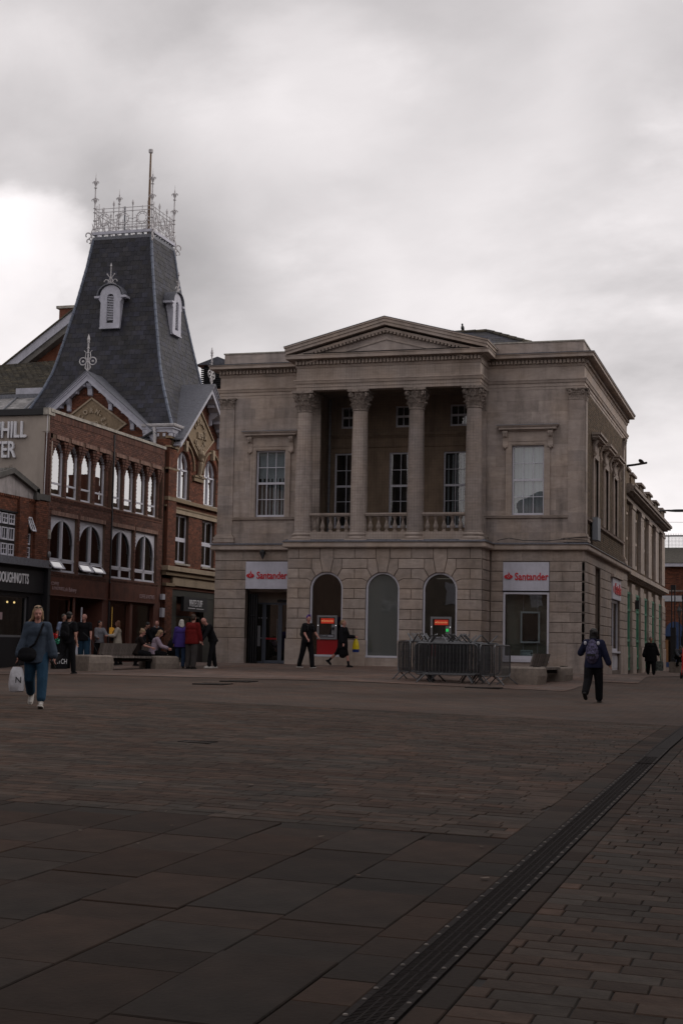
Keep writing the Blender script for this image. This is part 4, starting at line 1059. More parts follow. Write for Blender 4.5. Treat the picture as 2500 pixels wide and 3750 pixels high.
# bank signs
def flame(x, y, z, s, parent):
    f = FF(y)
    b = MB(f); b.prism([(x+s*a, z+s*c) for a, c in arc(0, 0, .5, 0, 360, 20, .26)[:-1]], 0, .02)
    b.build('flame_emblem', redl, parent)
    b = MB(f)
    for pts in ([(-.2, .0), (-.02, -.12), (.08, -.1), (.0, .06), (.0, .34), (-.14, .2)], [(-.02, .0), (.16, -.1), (.26, -.05), (.26, .14), (.14, .34), (.02, .62), (-.02, .2)], [(.2, .25), (.3, .05), (.42, .0), (.34, .14)]):
        b.prism([(x+s*a, z+s*c) for a, c in pts], .018, .026)
    b.build('flame_stroke', redl, parent)
    b = MB(f)
    for pts in ([(-.15, .16), (-.13, .04), (.03, -.16), (.05, -.12), (-.09, .06)], [(.02, .34), (.04, .16), (.17, -.06), (.19, -.02), (.08, .18)]):
        b.prism([(x+s*a, z+s*c) for a, c in pts], .026, .029)
    b.build('flame_gap', signw, parent)
def bank_sign(u0, u1, lab):
    t_ = thing('bank_sign', lab, 'sign', ((u0+u1)/2, 51.40, 2.55))
    MB(F_w).box(u0+.01, u1-.01, -.05, .03, 2.07, 3.055).build('panel', signw, t_)
    text('Santander', .36, (u0+.37*(u1-u0)/1.6+.62*(u1-u0)/1.6, 51.385, 2.545), m=redl, parent=t_, ext=.015, sx=.80, off=.006)
    flame((u0+.20), 51.375, 2.545, .30, t_)
bank_sign(-18.86, -17.22, 'white panel sign with red lettering above the bank entrance door')
bank_sign(-9.41, -7.80, 'white panel sign with red lettering above the large right window')
t_ = thing('bank_sign', 'small white sign with red lettering on the shaded side street wall', 'sign', (-6.55, 61.2, 2.5))
MB(F_e).box(59.65, 62.68, -.03, .05, 2.12, 2.95).build('panel', signw, t_)
text('Santander', .62, (-6.53, 61.45, 2.52), 'E', m=redl, parent=t_, ext=.015, sx=.85, off=.008)
MB(F_e).ell((59.98, .06, 2.5), (.22, .012, .16)).build('flame_emblem', redl, t_)
# lamp and small fixtures on the bank
t_ = thing('wall_light', 'black spotlight on an arm above the left bank sign', 'lamp', (-18.1, 51.3, 3.4))
MB().tube([(-18.12, 51.38, 3.36), (-18.12, 51.15, 3.42), (-18.10, 51.05, 3.36)], .035, 7).build('arm', black, t_)
MB().cap((-18.10, 51.05, 3.36), .11, (-18.06, 50.98, 3.14), .03, 9).build('lamp_head', black, t_)
t_ = thing('street_light', 'long dark street light sticking out from the bank side cornice', 'lamp', (-6.5, 64.9, 8.0))
MB().tube([(-6.55, 64.95, 8.02), (-6.2, 64.9, 8.05), (-5.6, 63.5, 7.95)], .05, 7).build('arm', black, t_)
MB().add([], []).ell((-5.75, 62.9, 7.93), (.10, .75, .06)).build('lamp_head', black, t_)
t_ = thing('alarm_box', 'pale grey box fixed on the side street corner above the ledge', 'box', (-6.4, 53.4, 4.3))
MB(F_e).box(53.1, 53.9, .05, .24, 3.95, 4.75).build('case', mat('grey_case', (.22, .24, .27), .5), t_)
t_ = thing('cable', 'black cable drooping along the lead ledge of the right wing', 'cable', (-8, 51.3, 3.8))
cb = MB(); cb.tube([(-9.6, 51.32, 3.80), (-9.2, 51.30, 3.88), (-8.7, 51.30, 3.80), (-7.9, 51.30, 3.78), (-7.4, 51.3, 3.82), (-6.9, 51.3, 3.9), (-6.5, 51.3, 3.92)], .012, 5); cb.build('cable_run', black, t_)
MB().tube([(-7.4, 51.29, 3.86), (-7.0, 51.29, 3.84), (-6.5, 51.3, 3.80)], .010, 5).build('cable_run', black, t_)
t_ = thing('pigeon', 'dark pigeon perched on the roof ridge above the pediment', 'bird', (-12.5, 58.8, 12.85))
pg = MB(); pg.ell((-12.5, 58.8, 12.98), (.07, .13, .10), Matrix.Rotation(-.5, 3, 'X')); pg.ell((-12.5, 58.72, 13.11), (.04, .05, .05)); pg.cap((-12.5, 58.9, 12.95), .04, (-12.5, 59.05, 12.88), .02); pg.tube([(-12.52, 58.8, 12.92), (-12.52, 58.8, 12.8)], .012, 5); pg.tube([(-12.48, 58.8, 12.92), (-12.48, 58.8, 12.8)], .012, 5)
pg.build('body', black, t_, smooth=True)
# lower building behind the bank's left part
rb = thing('rear_building', 'dark louvred rooftop with slate roof seen between the corn exchange and the bank', 'building', (-22, 70, -.8))
MB().box(-20.0, -12.2, 61.0, 72, -1, 5.9).build('wall', brick_r, rb)
MB().add([(-20, 61, 5.9), (-20, 66, 5.9), (-20, 63.5, 6.9), (-12.2, 61, 5.9), (-12.2, 66, 5.9), (-12.2, 63.5, 6.9)], [(0, 1, 2), (3, 5, 4), (0, 2, 5, 3), (1, 4, 5, 2), (0, 3, 4, 1)]).build('roof', oldslate, rb); MB().box(-19, -18, 68, 69.5, 5.9, 8.4).build('chimney', brick_r, rb)
MB().box(-30, -26.4, 70, 76, -1, 12.9).build('wall', brick_r, rb)
lv = MB()
for i in range(10): lv.box(-28.3, -26.5, 69.9, 70.0, 13.0+.1*i, 13.06+.1*i)
lv.build('louvre', black, rb, kind='stuff'); MB().box(-28.2, -26.5, 70.0, 72, 12.9, 14.1).build('plant_room', dark, rb)
MB().add([(-28.6, 69.8, 14.1), (-27.4, 69.8, 14.5), (-26.4, 69.8, 14.1), (-28.6, 72, 14.1), (-27.4, 72, 14.5), (-26.4, 72, 14.1)], [(0, 1, 4, 3), (1, 2, 5, 4), (0, 2, 1), (3, 4, 5)]).build('roof', lead, rb)
# ================================================================== LONG SIDE STREET BUILDING beyond the bank
nb = thing('shop_building', 'long buff brick building with green shop windows and stepped parapet along the side street', 'building', (-7, 76, -.85))
N0, N1 = 65.8, 87.3
PIER = [(68.3, 69.95), (72.5, 74.3), (76.7, 78.5), (80.9, 82.9), (85.2, 87.3)]
bays = [(65.85, 68.3)]+[(PIER[i][1], PIER[i+1][0]) for i in range(4)]
FN = FE(-6.75)
MB(FN).wall(N0, N1, -1.3, 7.4, -.5, -.06, [(a, b, -1.3, 2.75) for a, b in bays]+[(a+.1, b-.1, 3.9, 6.3) for a, b in bays]).build('wall', mortar_y, nb)
bk = MB(FN); bricks(bk, N0, N1, 3.75, 7.3, inrect([(a+.1, b-.1, 3.9, 6.3) for a, b in bays]), d0=-.06, d1=-.04, bl=.23, bh=.07); bk.build('brickwork', brick_y, nb, kind='stuff')
for a, b in PIER:
    zs = [-1.2, .28]+[.28+.395*k for k in range(1, 7)]
    for k in range(len(zs)-1):
        MB(FN).prism(rect(a, b, zs[k]+.012, zs[k+1]-.012), -.1, .12 if k else .16, .02).build('stone_block', stoneb, nb)
    MB(FN).box(a+.02, b-.02, -.08, .085, -1.2, 3.1).build('pier', stone, nb)
    MB(FN).mould([(-6.75, a-.05), (-6.55, a-.05), (-6.55, b+.05), (-6.75, b+.05)], [(-.1, 3.05), (.02, 3.06), (.08, 3.15), (.12, 3.2), (.12, 3.28), (-.1, 3.3)]).build('pier_cap', stone, nb)
    s_ = MB(FN); s_.box(a+.1, b-.1, -.04, .10, 3.8, 6.62); s_.box(a+.05, b-.05, -.04, .14, 6.5, 6.66); s_.build('pilaster', ashlar, nb)
for i, (a, b) in enumerate(bays):
    MB(FN).box(a, b, -.30, -.02, 2.72, 2.95).build('lintel', stone, nb)
    f_ = MB(FN); f_.box(a, a+.30, -.3, .0, -.7, 2.72); f_.box(b-.5, b, -.3, .0, -.7, 2.72); f_.box((a+b)/2-.10, (a+b)/2+.25, -.3, .0, -.7, 2.72)
    for z in (-.75, -.2, .5, 1.85, 2.6): f_.box(a, b, -.29, .03, z, z+.10)
    f_.box(a, b, -.28, -.2, -.7, -.15); wf = f_.build('shop_window', green, nb)
    MB(FN).box(a, b, -.06, -.05, -.1, 2.6).build('pane', glass_d, wf)
    window(FN, a+.12, b-.12, 3.9, 6.3, 3, [5.1], nb, d=-.07, fm=stone, gm=glass_d, bar=.12, fw=.12, room=.9)
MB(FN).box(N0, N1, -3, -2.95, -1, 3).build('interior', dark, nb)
MB(FN).box(N0, N1+.0, -.5, .05, 3.28, 3.34).build('fascia', stone, nb)
MB().mould([(-6.75, N0), (-6.75, N1), (-14, N1)][::1], [(-.4, 3.36), (.10, 3.36), (.28, 3.46), (.33, 3.50), (.33, 3.60), (.2, 3.68), (-.4, 3.75)][::-1]).build('ledge', stone, nb) if False else MB(FN).box(N0, N1+.2, -.4, .30, 3.40, 3.60).build('ledge', stone, nb)
MB(FN).box(N0, N1+.15, -.4, .15, 3.34, 3.40).build('ledge', stone, nb)
s_ = MB(FN)
for (d_, za, zb) in ((.10, 6.70, 6.85), (.04, 6.85, 6.95), (.24, 6.95, 7.03), (.40, 7.03, 7.13), (.48, 7.13, 7.26), (.36, 7.26, 7.36)): s_.box(N0, N1+d_, -.4, d_, za, zb)
s_.build('cornice', stonecap, nb)
MB(FN).box(N0, N1, -.4, -.05, 7.36, 7.85).build('parapet', brick_y, nb); MB(FN).box(N0, N1, -.45, .02, 7.85, 7.92).build('coping', stonecap, nb)
MB(FN).box(66.0, 66.4, 0, 0, 7.4, 7.4) 
for a, b in [(64.9+1.0, 67.2)]+[(a-.2, b-.1) for a, b in PIER]:
    MB(FN).box(a, b, -.5, .08, 7.34, 8.0).build('parapet_pier', brick_y, nb); MB(FN).box(a-.08, b+.08, -.55, .17, 8.0, 8.1).build('pier_coping', stonecap, nb)
MB().box(-18, -7.3, N0+.1, N1, -1.2, 7.5).build('core', brick_y, nb)
t_ = thing('wall_light', 'small black box lamp on the first stone pier of the green-windowed building', 'lamp', (-6.6, 69.9, 2.3)); MB(FN).box(69.5, 69.9, .12, .3, 2.0, 2.4).build('case', black, t_)
t_ = thing('street_light', 'thin dark street light reaching out from the far corner parapet', 'lamp', (-6.7, 86, 7.6)); l_ = MB(); l_.tube([(-6.8, 84.5, 7.6), (-6.7, 84.6, 7.9), (-6.2, 85, 7.95)], .05, 6); l_.build('arm', black, t_); MB().ell((-5.7, 85.2, 7.95), (.75, .15, .08)).build('lamp_head', black, t_)
t_ = thing('overhead_wire', 'thin wire strung across the side street high up', 'wire', (-6.5, 86, 8)); MB().tube([(-6.7, 72, 6.2), (0, 78, 6.6), (9, 84, 7.6)], .008, 4).build('strand', black, t_)
# ---------------- far brick building closing the street
fb = thing('far_building', 'red brick building with slate roof and blue shopfront closing the end of the street', 'building', (-6, 110, -1))
FB_ = FF(110.0)
MB(FB_).wall(-16, 6, -1.5, 6.3, -.5, -.03, [(-8.2, -7.3, 4.6, 5.6)]if False else []).build('wall', mortar_r, fb)
bk = MB(FB_); bricks(bk, -9.6, -3.5, 2.0, 3.72, bl=.23, bh=.075, j=.014, d0=-.03, d1=.0); bricks(bk, -9.6, -3.5, 4.18, 6.2, bl=.23, bh=.075, j=.014, d0=-.03, d1=.0); bk.build('brickwork', brick_r, fb, kind='stuff')
MB(FB_).box(-16, 6, -.03, .06, 3.74, 4.15).build('band', mat('pale_band', (.42, .43, .46), .7, noise=.2), fb)
MB(FB_).box(-16, 6, -.03, .05, 4.45, 4.55).build('band', stonecap, fb)
MB(FB_).box(-16, 6, -.1, .45, 6.22, 6.45).build('eaves', whitep, fb)
MB().add([(-16, 109.5, 6.48), (6, 109.5, 6.48), (6, 112.2, 7.75), (-16, 112.2, 7.75), (6, 115, 6.48), (-16, 115, 6.48)], [(0, 1, 2, 3), (3, 2, 4, 5), (0, 3, 5), (1, 4, 2)]).build('roof', oldslate, fb)
MB().box(-16, 6, 110.1, 114.8, -1.5, 6.47).build('core', brick_r, fb)
r_ = MB(); r_.box(-9.5, -3.5, 112.1, 112.2, 8.55, 8.66)
for u in [-9.4+1.1*i for i in range(6)]: r_.box(u, u+.05, 112.1, 112.15, 7.6, 8.6)
for u in [-9.5+.12*i for i in range(50)]: r_.box(u, u+.02, 112.12, 112.14, 8.66, 8.78)
r_.build('roof_railing', black, fb)
nn = MB()
for i in range(60):
    u = -9.5+.1*i; nn.box(u, u+.018, 112.14, 112.15, 7.75, 8.5)
for i in range(8): nn.box(-9.5, -3.5, 112.15, 112.16, 7.78+.1*i, 7.80+.1*i)
nn.build('mesh_panel', castiron, fb, kind='stuff')
s_ = MB(FB_); s_.box(-16, 6, -.05, .22, 1.25, 1.75); s_.box(-16, 6, -.05, .15, -1.2, -.6)
for u in (-9.4, -7.85, -7.55, -6.1, -4.6): s_.box(u, u+.28, -.05, .2, -1.2, 1.3)
s_.build('shopfront', blue, fb)
s_ = MB(FB_); s_.prism(arc(-7.7, 1.7, .6, 0, 180, 10), -.02, .18); s_.build('shop_arch', blue, fb)
MB(FB_).box(-9.2, -3.5, -.045, -.03, -.6, 1.25).build('shop_glass', glass_d, fb)
MB(FB_).box(-8.4, -8.15, .0, .04, -.7, 1.0).build('door_panel', mat('ochre_panel', (.20, .09, .03), .6), fb)
MB(FB_).box(-7.35, -7.0, .0, .03, -.9, .2).build('poster', mat('orange_poster', (.45, .07, .03), .6), fb)
# street posts near the far building
def twin_post(x, y, h0, ztop, lab, solo=False):
    t_ = thing('light_column', lab, 'lamp post', (x, y, gz(x, y)))
    m = MB(); m.box(x-.12, x-.06, y-.05, y+.05, h0, ztop); m.box(x+.06, x+.12, y-.05, y+.05, h0, ztop); m.build('mast', black, t_)
    MB().box(x-.15, x+.15, y-.1, y+.1, gz(x, y), h0).build('base_box', black, t_); MB().box(x-.14, x+.14, y-.12, y+.12, ztop, ztop+.3).build('lamp_head', black, t_)
twin_post(-6.24, 88, 1.5, 3.64, 'dark twin mast light column with square head in front of the far brick building')
twin_post(-5.62, 88, 1.3, 3.1, 'second dark twin mast light column, partly cut by the right picture edge')
t_ = thing('street_lamp', 'dark old style lantern on a post before the far brick wall', 'lamp post', (-6.0, 90, gz(-6, 90)))
MB().tube([(-6.04, 90, -.9), (-6.04, 90, 2.15)], .04, 7).build('post', black, t_); l_ = MB(); l_.lathe([(.04, 2.12), (.06, 2.18), (.14, 2.5), (.001, 2.52)], -6.04, 90, 6); l_.build('lantern_glass', mat('lantern_glass', (.12, .10, .10), .3), t_); MB().lathe([(.18, 2.5), (.16, 2.55), (.06, 2.75), (.02, 2.95), (.001, 3.0)], -6.04, 90, 6).build('lantern_roof', black, t_)

# ================================================================== ARCADE BUILDING (brown brick, round-headed windows)
XA = -26.0
ar_ = thing('arcade_building', 'brown brick building with eight narrow arched windows above rust red bakery shopfronts', 'building', (XA-2, 55, -.8))
FA = FE(XA)
up_l = [(50.16, 51.16), (51.37, 52.37), (52.58, 53.60), (53.81, 54.80), (55.36, 56.34), (56.55, 57.55), (57.75, 58.77), (58.98, 59.96)]
lo_l = [(49.95, 52.13), (52.34, 54.60), (55.14, 57.34), (57.52, 59.72)]
hs = [(a, b, 5.42, 7.54) for a, b in up_l]+[(a, b, 2.60, 4.70) for a, b in lo_l]
bands = [(49.80, 55.04, 5.42, 7.54), (55.24, 60.16, 5.42, 7.54)]
MB(FA).wall(49.62, 60.30, 2.45, 8.48, -.60, -.02, bands+[(a, b, 2.60, 4.70) for a, b in lo_l]).build('wall', mortar_r, ar_)
MB(FA).wall(49.70, 60.20, 5.40, 7.56, -.60, -.155, [(a, b, 5.42, 7.54) for a, b in up_l]).build('wall', mortar_r, ar_)
MB(FA).wall(49.62, 60.30, -1.2, 2.45, -.60, -.02, [(50.0, 51.95, -.55, 1.68), (52.05, 54.6, -1.2, 1.72), (55.15, 57.2, -.55, 1.68), (57.45, 59.6, -.55, 1.70)]).build('wall', cortend, ar_)
def corbel(u, z):                                     # brick corbels step out under each arch head
    for a, b in up_l:
        if a < u < b and 6.85 < z < 7.54:
            k = (z-6.85)/.69; st = math.floor(k*5)/5; w = .03+.30*st**1.6
            if u < a+w or u > b-w: return True
    return False
okA = lambda u, z: (inrect(bands+hs[8:])(u, z)) and not (55.08 < u < 55.22)
okP = lambda u, z: inrect(hs[:8])(u, z)
bk = MB(FA)
bricks(bk, 49.62, 60.30, 4.88, 7.54, okA, d1=.0); bricks(bk, 49.62, 60.30, 7.71, 8.20, okA, d1=.0); bricks(bk, 49.62, 60.30, 2.55, 4.86, okA, d1=.0)
for a, b in ((49.80, 55.04), (55.24, 60.16)): bricks(bk, a, b, 5.43, 7.5, okP, d0=-.16, d1=-.138)
bk.build('brickwork', brick_b, ar_, kind='stuff')
cb = MB(FA)
for a, b in up_l:
    for k in range(6):
        w = .03+.27*(k/5)**1.6; z = 6.92+.103*k
        for (p, q) in ((a, a+w), (b-w, b)): cb.box(p, q, -.25, -.14+.0225*k, z, z+.093)
# stepped corbels carry the lintel out over each recessed pier
for a, b in [(49.80, 50.16)]+[(up_l[i][1], up_l[i+1][0]) for i in range(7) if i != 3]+[(54.80, 55.04), (55.24, 55.36), (59.96, 60.16)]:
    for k in range(6): cb.box(a+.001, b-.001, -.15, -.137+.0225*(k+1), 6.92+.103*k, 6.92+.103*k+.095)
cb.build('corbel', brick_b, ar_, kind='stuff')
sd = MB(FA)
bricks(sd, 49.64, 55.06, 8.22, 8.47, soldier=True, d1=.008); bricks(sd, 55.24, 60.28, 8.22, 8.47, soldier=True, d1=.008)
bricks(sd, 49.64, 55.06, 5.03, 5.25, soldier=True, d1=-.004); bricks(sd, 55.24, 60.28, 5.03, 5.25, soldier=True, d1=-.004)
sd.build('soldier_course', brick_b, ar_, kind='stuff')
sd = MB(FA)
for a, b in up_l: bricks(sd, a+.005, b, 7.545, 7.70, soldier=True, d1=.022)
for a, b in lo_l: bricks(sd, a-.02, b+.02, 4.705, 4.865, soldier=True, d1=.022)
sd.build('soldier_lintel', brick_s, ar_, kind='stuff')
ds = MB(FA)
for (a, b, z) in ((49.9, 55.0, 5.28), (55.25, 60.1, 5.28), (49.9, 54.8, 2.46), (55.12, 59.9, 2.46)):
    u = a
    while u < b: ds.box(u, u+.06, -.02, .035, z, z+.065); u += .115
    ds.box(a, b, -.02, .02, z-.05, z)
    ds.box(a, b, -.02, .045, z+.065, z+.10)
ds.build('dentil_band', brick_b, ar_, kind='stuff')
MB(FA).box(49.60, 60.34, -.62, .05, 8.485, 8.60).build('coping', coping, ar_)
MB(FA).box(55.10, 55.17, -.05, .03, -.8, 8.4).build('downpipe', black, ar_)
for i, (a, b) in enumerate(up_l):
    w_ = window(FA, a+.02, b-.02, 5.44, 7.52, 1, [5.93], ar_, d=-.235, gm=glass_r, fw=.06, bar=.07)
    O = MB(FA); c = (a+b)/2; zz_ = 6.98; r1_ = (b-a)/2-.05
    for sg in (-1, 1):
        P = [(c+sg*r1_*math.cos(R(t)), zz_+r1_*1.0*math.sin(R(t))) for t in range(0, 91, 15)]
        O.prism(P+[(c, 7.52), (c+sg*(r1_+.04), 7.52), (c+sg*(r1_+.04), zz_)], -.26, -.215)
    O.build('arched_head', pvc, ar_)
    MB(FA).box(a-.01, b+.01, -.3, -.08, 5.38, 5.44).build('sill', coping, ar_)
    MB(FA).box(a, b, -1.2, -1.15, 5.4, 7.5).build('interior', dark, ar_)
for i, (a, b) in enumerate(lo_l):
    c = (a+b)/2; w = (b-a)/2
    FA_keep = FA; FA = FE(XA+.13)
    f_ = MB(FA); f_.box(a+.02, a+.09, -.34, -.24, 2.62, 3.9); f_.box(b-.09, b-.02, -.34, -.24, 2.62, 3.9); f_.box(c-.05, c+.05, -.34, -.22, 2.62, 4.58); f_.box(a+.02, b-.02, -.34, -.22, 3.04, 3.12)
    f_.box(a+.02, b-.02, -.34, -.20, 2.60, 2.68)
    wf = f_.build('window', pvc, ar_)
    s_ = MB(FA)
    for sg in (-1, 1):
        P = [(c+sg*(w-.08)*math.cos(R(t)), 3.7+.90*math.sin(R(t))) for t in range(0, 91, 10)]
        s_.prism(P+[(c, 4.72), (c+sg*(w), 4.72), (c+sg*w, 3.7)], -.33, -.25)
        P2 = [(c+sg*(w-.14)*math.cos(R(t)), 3.7+.84*math.sin(R(t))) for t in range(90, -1, -10)]
        s_.prism(P+P2, -.27, -.22)
    s_.build('window_head', pvc, ar_)
    MB(FA).box(a+.05, b-.05, -.31, -.30, 3.1, 4.65).build('pane', glass_s if i % 2 else glass_d, wf)
    for k, (p, q) in enumerate(((a+.09, c-.05), (c+.05, b-.09))):
        op = (i == 0 and k == 0) or i == 1
        f2 = MB()
        W2, H2 = q-p, .40; an = R(38) if op else 0
        def tr(u, d, z, p=p, an=an):                 # hinged at the top, swinging out
            return (XA-.12+d*math.cos(an)+(-z)*math.sin(an), p+u, 3.04+z*math.cos(an)+d*math.sin(an))
        fr2 = MB(tr)
        for (u0_, u1_, z0_, z1_) in ((0, W2, -.06, 0), (0, W2, -H2, -H2+.06), (0, .06, -H2, 0), (W2-.06, W2, -H2, 0)): fr2.box(u0_, u1_, -.03, .02, z0_, z1_)
        cs = fr2.build('casement', pvc, wf)
        MB(tr).box(.06, W2-.06, -.01, 0, -H2+.06, -.06).build('pane', glass_r if op else glass_d, wf)
    FA = FA_keep
    MB(FA).box(a, b, -1.4, -1.35, 2.5, 4.7).build('interior', dimroom, ar_)
    if i in (0, 1, 2, 3): MB(FA).box(c-.25, c-.1, -.9, -.85, 2.7, 4.4).build('curtain', dimroom, ar_)
# shopfronts
for (a, b) in ((49.92, 54.72), (55.10, 59.75)):
    MB(FA).box(a, b, -.05, .06, 1.76, 2.40).build('fascia', corten, ar_)
    MB(FA).box(a-.02, b+.02, -.05, .10, 1.72, 1.765).build('fascia_trim', cortend, ar_)
for (a, b) in ((50.0, 51.95), (55.15, 57.2), (57.45, 59.6)):
    window(FA, a, b, -.55, 1.68, 1, [], ar_, d=-.12, fm=cortend, gm=glass_s, fw=.08)
MB(FA).box(49.6, 60.3, -3.2, -3.1, -.9, 2.0).build('interior', dimroom, ar_); MB(FA).box(49.7, 60.2, -3.2, -.62, -.8, -.72).build('shop_floor', dimroom, ar_)
MB(FA).box(51.95, 52.08, -.3, .03, -.8, 1.75).build('post', cortend, ar_); MB(FA).box(52.1, 54.6, -1.2, -1.1, -.8, 1.75).build('entrance_wall', cortend, ar_); MB(FA).box(54.5, 54.6, -1.2, 0, -.8, 1.75).build('entrance_wall', cortend, ar_)
d_ = MB(FA); d_.box(52.9, 52.99, -1.1, -1.02, -.8, 1.3); d_.box(53.85, 53.94, -1.1, -1.02, -.8, 1.3); d_.box(52.9, 53.94, -1.1, -1.02, 1.3, 1.38); d_.build('door_frame', whitep, ar_)
MB(FA).box(52.99, 53.85, -1.1, -1.05, -.8, 1.3).build('door', corten, ar_)
MB(FA).box(52.45, 52.5, .1, .14, -.75, 1.35).build('door_edge', pvc, ar_)
text('COFFEE', .17, (XA+.065, 50.32, 2.16), 'E', m=greyl, parent=ar_, ext=.004, sx=1.05); text('& PASTRIES', .17, (XA+.065, 50.55, 1.99), 'E', m=greyl, parent=ar_, ext=.004, sx=1.05); text('Loh Bakery', .22, (XA+.065, 51.55, 1.98), 'E', m=greyl, parent=ar_, ext=.004, sx=1.05)
text('COFFEE & PASTRIES', .23, (XA+.065, 58.7, 1.98), 'E', m=greyl, parent=ar_, ext=.004, sx=.78)
MB().box(-40, XA-.62, 49.9, 60.3, -1.2, 8.0).build('core', brick_b, ar_) if False else MB().box(-40, XA-.62, 49.9, 60.25, 8.0, 8.3).build('flat_roof', lead, ar_)
MB().box(-29.5, -29.4, 49.7, 60.3, -1, 8.0).build('inner_wall', dark, ar_)
# cream flank wall with raised letters
cw = MB(FF(49.60)); cw.box(-44, XA-.02, -.3, 0, 2.5, 8.36); cw.box(XA-.30, XA-.015, 0, .03, 7.75, 8.36); cw.build('cream_wall', cream, ar_)
MB(FF(49.60)).box(-44, XA-.2, -.35, .12, 8.37, 8.60).build('eaves_flashing', black, ar_)
MB(FF(49.60)).box(XA-.22, XA+.02, -.35, .14, 8.36, 8.62).build('coping', coping, ar_)
MB(FF(49.60)).box(XA-.16, XA, -.1, .05, 5.2, 7.7).build('brick_return', brick_b, ar_)
sg_ = thing('wall_sign', 'raised pale capital letters on the cream flank wall above the doughnut shop', 'sign', (-28.5, 49.5, 6.9))
text('CORNHILL', .86, (-26.92, 49.52, 7.80), m=whitel, parent=sg_, ext=.05, sx=.62, align='RIGHT', off=.012); text('QUARTER', .86, (-27.34, 49.52, 7.06), m=whitel, parent=sg_, ext=.05, sx=.62, align='RIGHT', off=.012)
MB().tube([(XA-.05, 49.5, 8.4), (XA-.08, 49.48, 5.3)], .012, 5).build('cable', whitel, ar_)
t_ = thing('alarm_box', 'small grey alarm box on the brick pier left of the open arched window', 'box', (XA, 49.7, 3.2)); MB(FA).ell((49.74, .08, 3.2), (.09, .06, .13)).build('case', atm_g, t_)
t_ = thing('alarm_box', 'weathered pale box on the brick pier beside the first big arched window', 'box', (XA, 49.75, 3.95)); MB(FA).box(49.66, 49.84, 0, .08, 3.78, 4.12).build('case', coping, t_)
for z_, l__ in ((2.05, 'upper white box on the pipe between bakery and clothes shop'), (1.45, 'lower white box on the pipe between bakery and clothes shop')):
    t_ = thing('meter_box', l__, 'box', (XA, 60.4, z_)); MB(FA).box(60.22, 60.5, 0, .12, z_-.28 if z_ < 2 else z_-.12, z_+.12 if z_ > 2 else z_+.12).build('case', whitep, t_)
# lights inside the bakery
t_ = thing('pendant_lamp', 'glowing orange globe on a lit rod behind the bakery window', 'lamp', (XA-.7, 55.9, -.2))
MB().ell((XA-.7, 56.94, .52), (.15, .15, .15)).build('globe', lit_globe, t_); MB().tube([(XA-.7, 56.94, .2), (XA-.7, 56.94, 1.5)], .012, 5).build('rod', lit_rod, t_)

# ================================================================== DOUGHNUT SHOP (left edge)
dn = thing('doughnut_shop_building', 'red brick building with small gable and black doughnut shop front at the left edge', 'building', (XA-2, 46, -.7))
D0 = 38.0
WB = (44.6, 47.35, 2.96, 4.50); WN_ = (48.13, 48.50, 2.96, 4.47)
MB(FA).wall(D0, 49.58, 2.5, 5.2, -.5, -.03, [WB, WN_]).build('wall', mortar_r, dn)
bk = MB(FA); bricks(bk, 43.0, 49.57, 2.96, 5.12, inrect([WB, WN_]), d0=-.035, d1=-.01); bk.build('brickwork', brick_r, dn, kind='stuff')
for a, b in ((47.42, 48.08), (48.62, 49.56)):
    bk = MB(FA); bricks(bk, a, b, 2.96, 5.1, d0=-.01, d1=.09); bk.build('brick_pier', brick_r, dn, kind='stuff')
gm_ = [(45.05, 5.12), (48.5, 5.12), (48.5, 5.45), (46.8, 5.93), (45.05, 5.45)]
MB(FA).prism(gm_, -.4, .02).build('gable', mat('stained_render', (.36, .33, .33), .9, noise=.3, nscale=2, stain=.6), dn)
gc = MB(FA)
for P in ([(46.8, 5.87), (46.8, 6.06), (48.72, 5.52), (48.72, 5.33)], [(46.8, 5.87), (46.8, 6.06), (44.9, 5.52), (44.9, 5.33)], [(48.5, 5.10), (48.74, 5.10), (48.74, 5.5), (48.5, 5.5)]): gc.prism(P, -.45, .16)
gc.box(48.75, 49.6, -.45, .14, 5.14, 5.36); gc.build('gable_coping', mat('dark_coping', (.10, .095, .09), .9, noise=.4), dn)
gr_ = MB()
for i in range(160):
    u = random.uniform(45.9, 47.8); z = 6.05-abs(u-46.8)*.28; a = random.uniform(-.4, .4); h_ = random.uniform(.06, .16)
    gr_.add([(XA+.05, u-.006, z), (XA+.05, u+.006, z), (XA+.05, u+a*h_, z+h_)], [(0, 1, 2)])
gr_.build('moss', oldslate, dn, kind='stuff')
ds = MB(FA); u = 43.0
while u < 48.5: ds.box(u, u+.07, -.02, .05, 5.03, 5.11); u += .13
ds.build('dentil_band', brick_r, dn, kind='stuff')
bf = MB(FA); bf.box(44.5, 47.42, -.2, .0, 2.92, 2.98); bf.box(44.5, 47.42, -.2, .02, 4.50, 4.56)
for z in (3.42, 3.98): bf.box(44.6, 47.35, -.15, -.04, z, z+.10)
bf.build('bay_frame', black, dn)
for (a, b) in ((46.9, 47.3), (46.42, 46.82), (45.94, 46.34), (45.46, 45.86)):
    window(FA, a, b, 3.98+.1, 4.46, 2, 2, dn, d=-.03, gm=glass_d, fw=.04, bar=.025, name='casement'); window(FA, a, b, 3.52, 3.97, 2, 1, dn, d=-.03, gm=glass_d, fw=.04, bar=.025, name='casement'); window(FA, a, b, 2.99, 3.41, 2, 2, dn, d=-.03, gm=glass_d, fw=.04, bar=.025, name='casement')
MB(FA).box(WN_[0], WN_[1], -.2, -.12, 2.96, 4.5).build('window_backing', black, dn)
window(FA, 48.14, 48.47, 3.46, 3.86, 2, 1, dn, d=-.03, gm=glass_d, fw=.04, bar=.025, name='casement'); window(FA, 48.14, 48.47, 2.98, 3.38, 2, 2, dn, d=-.03, gm=glass_d, fw=.04, bar=.025, name='casement')
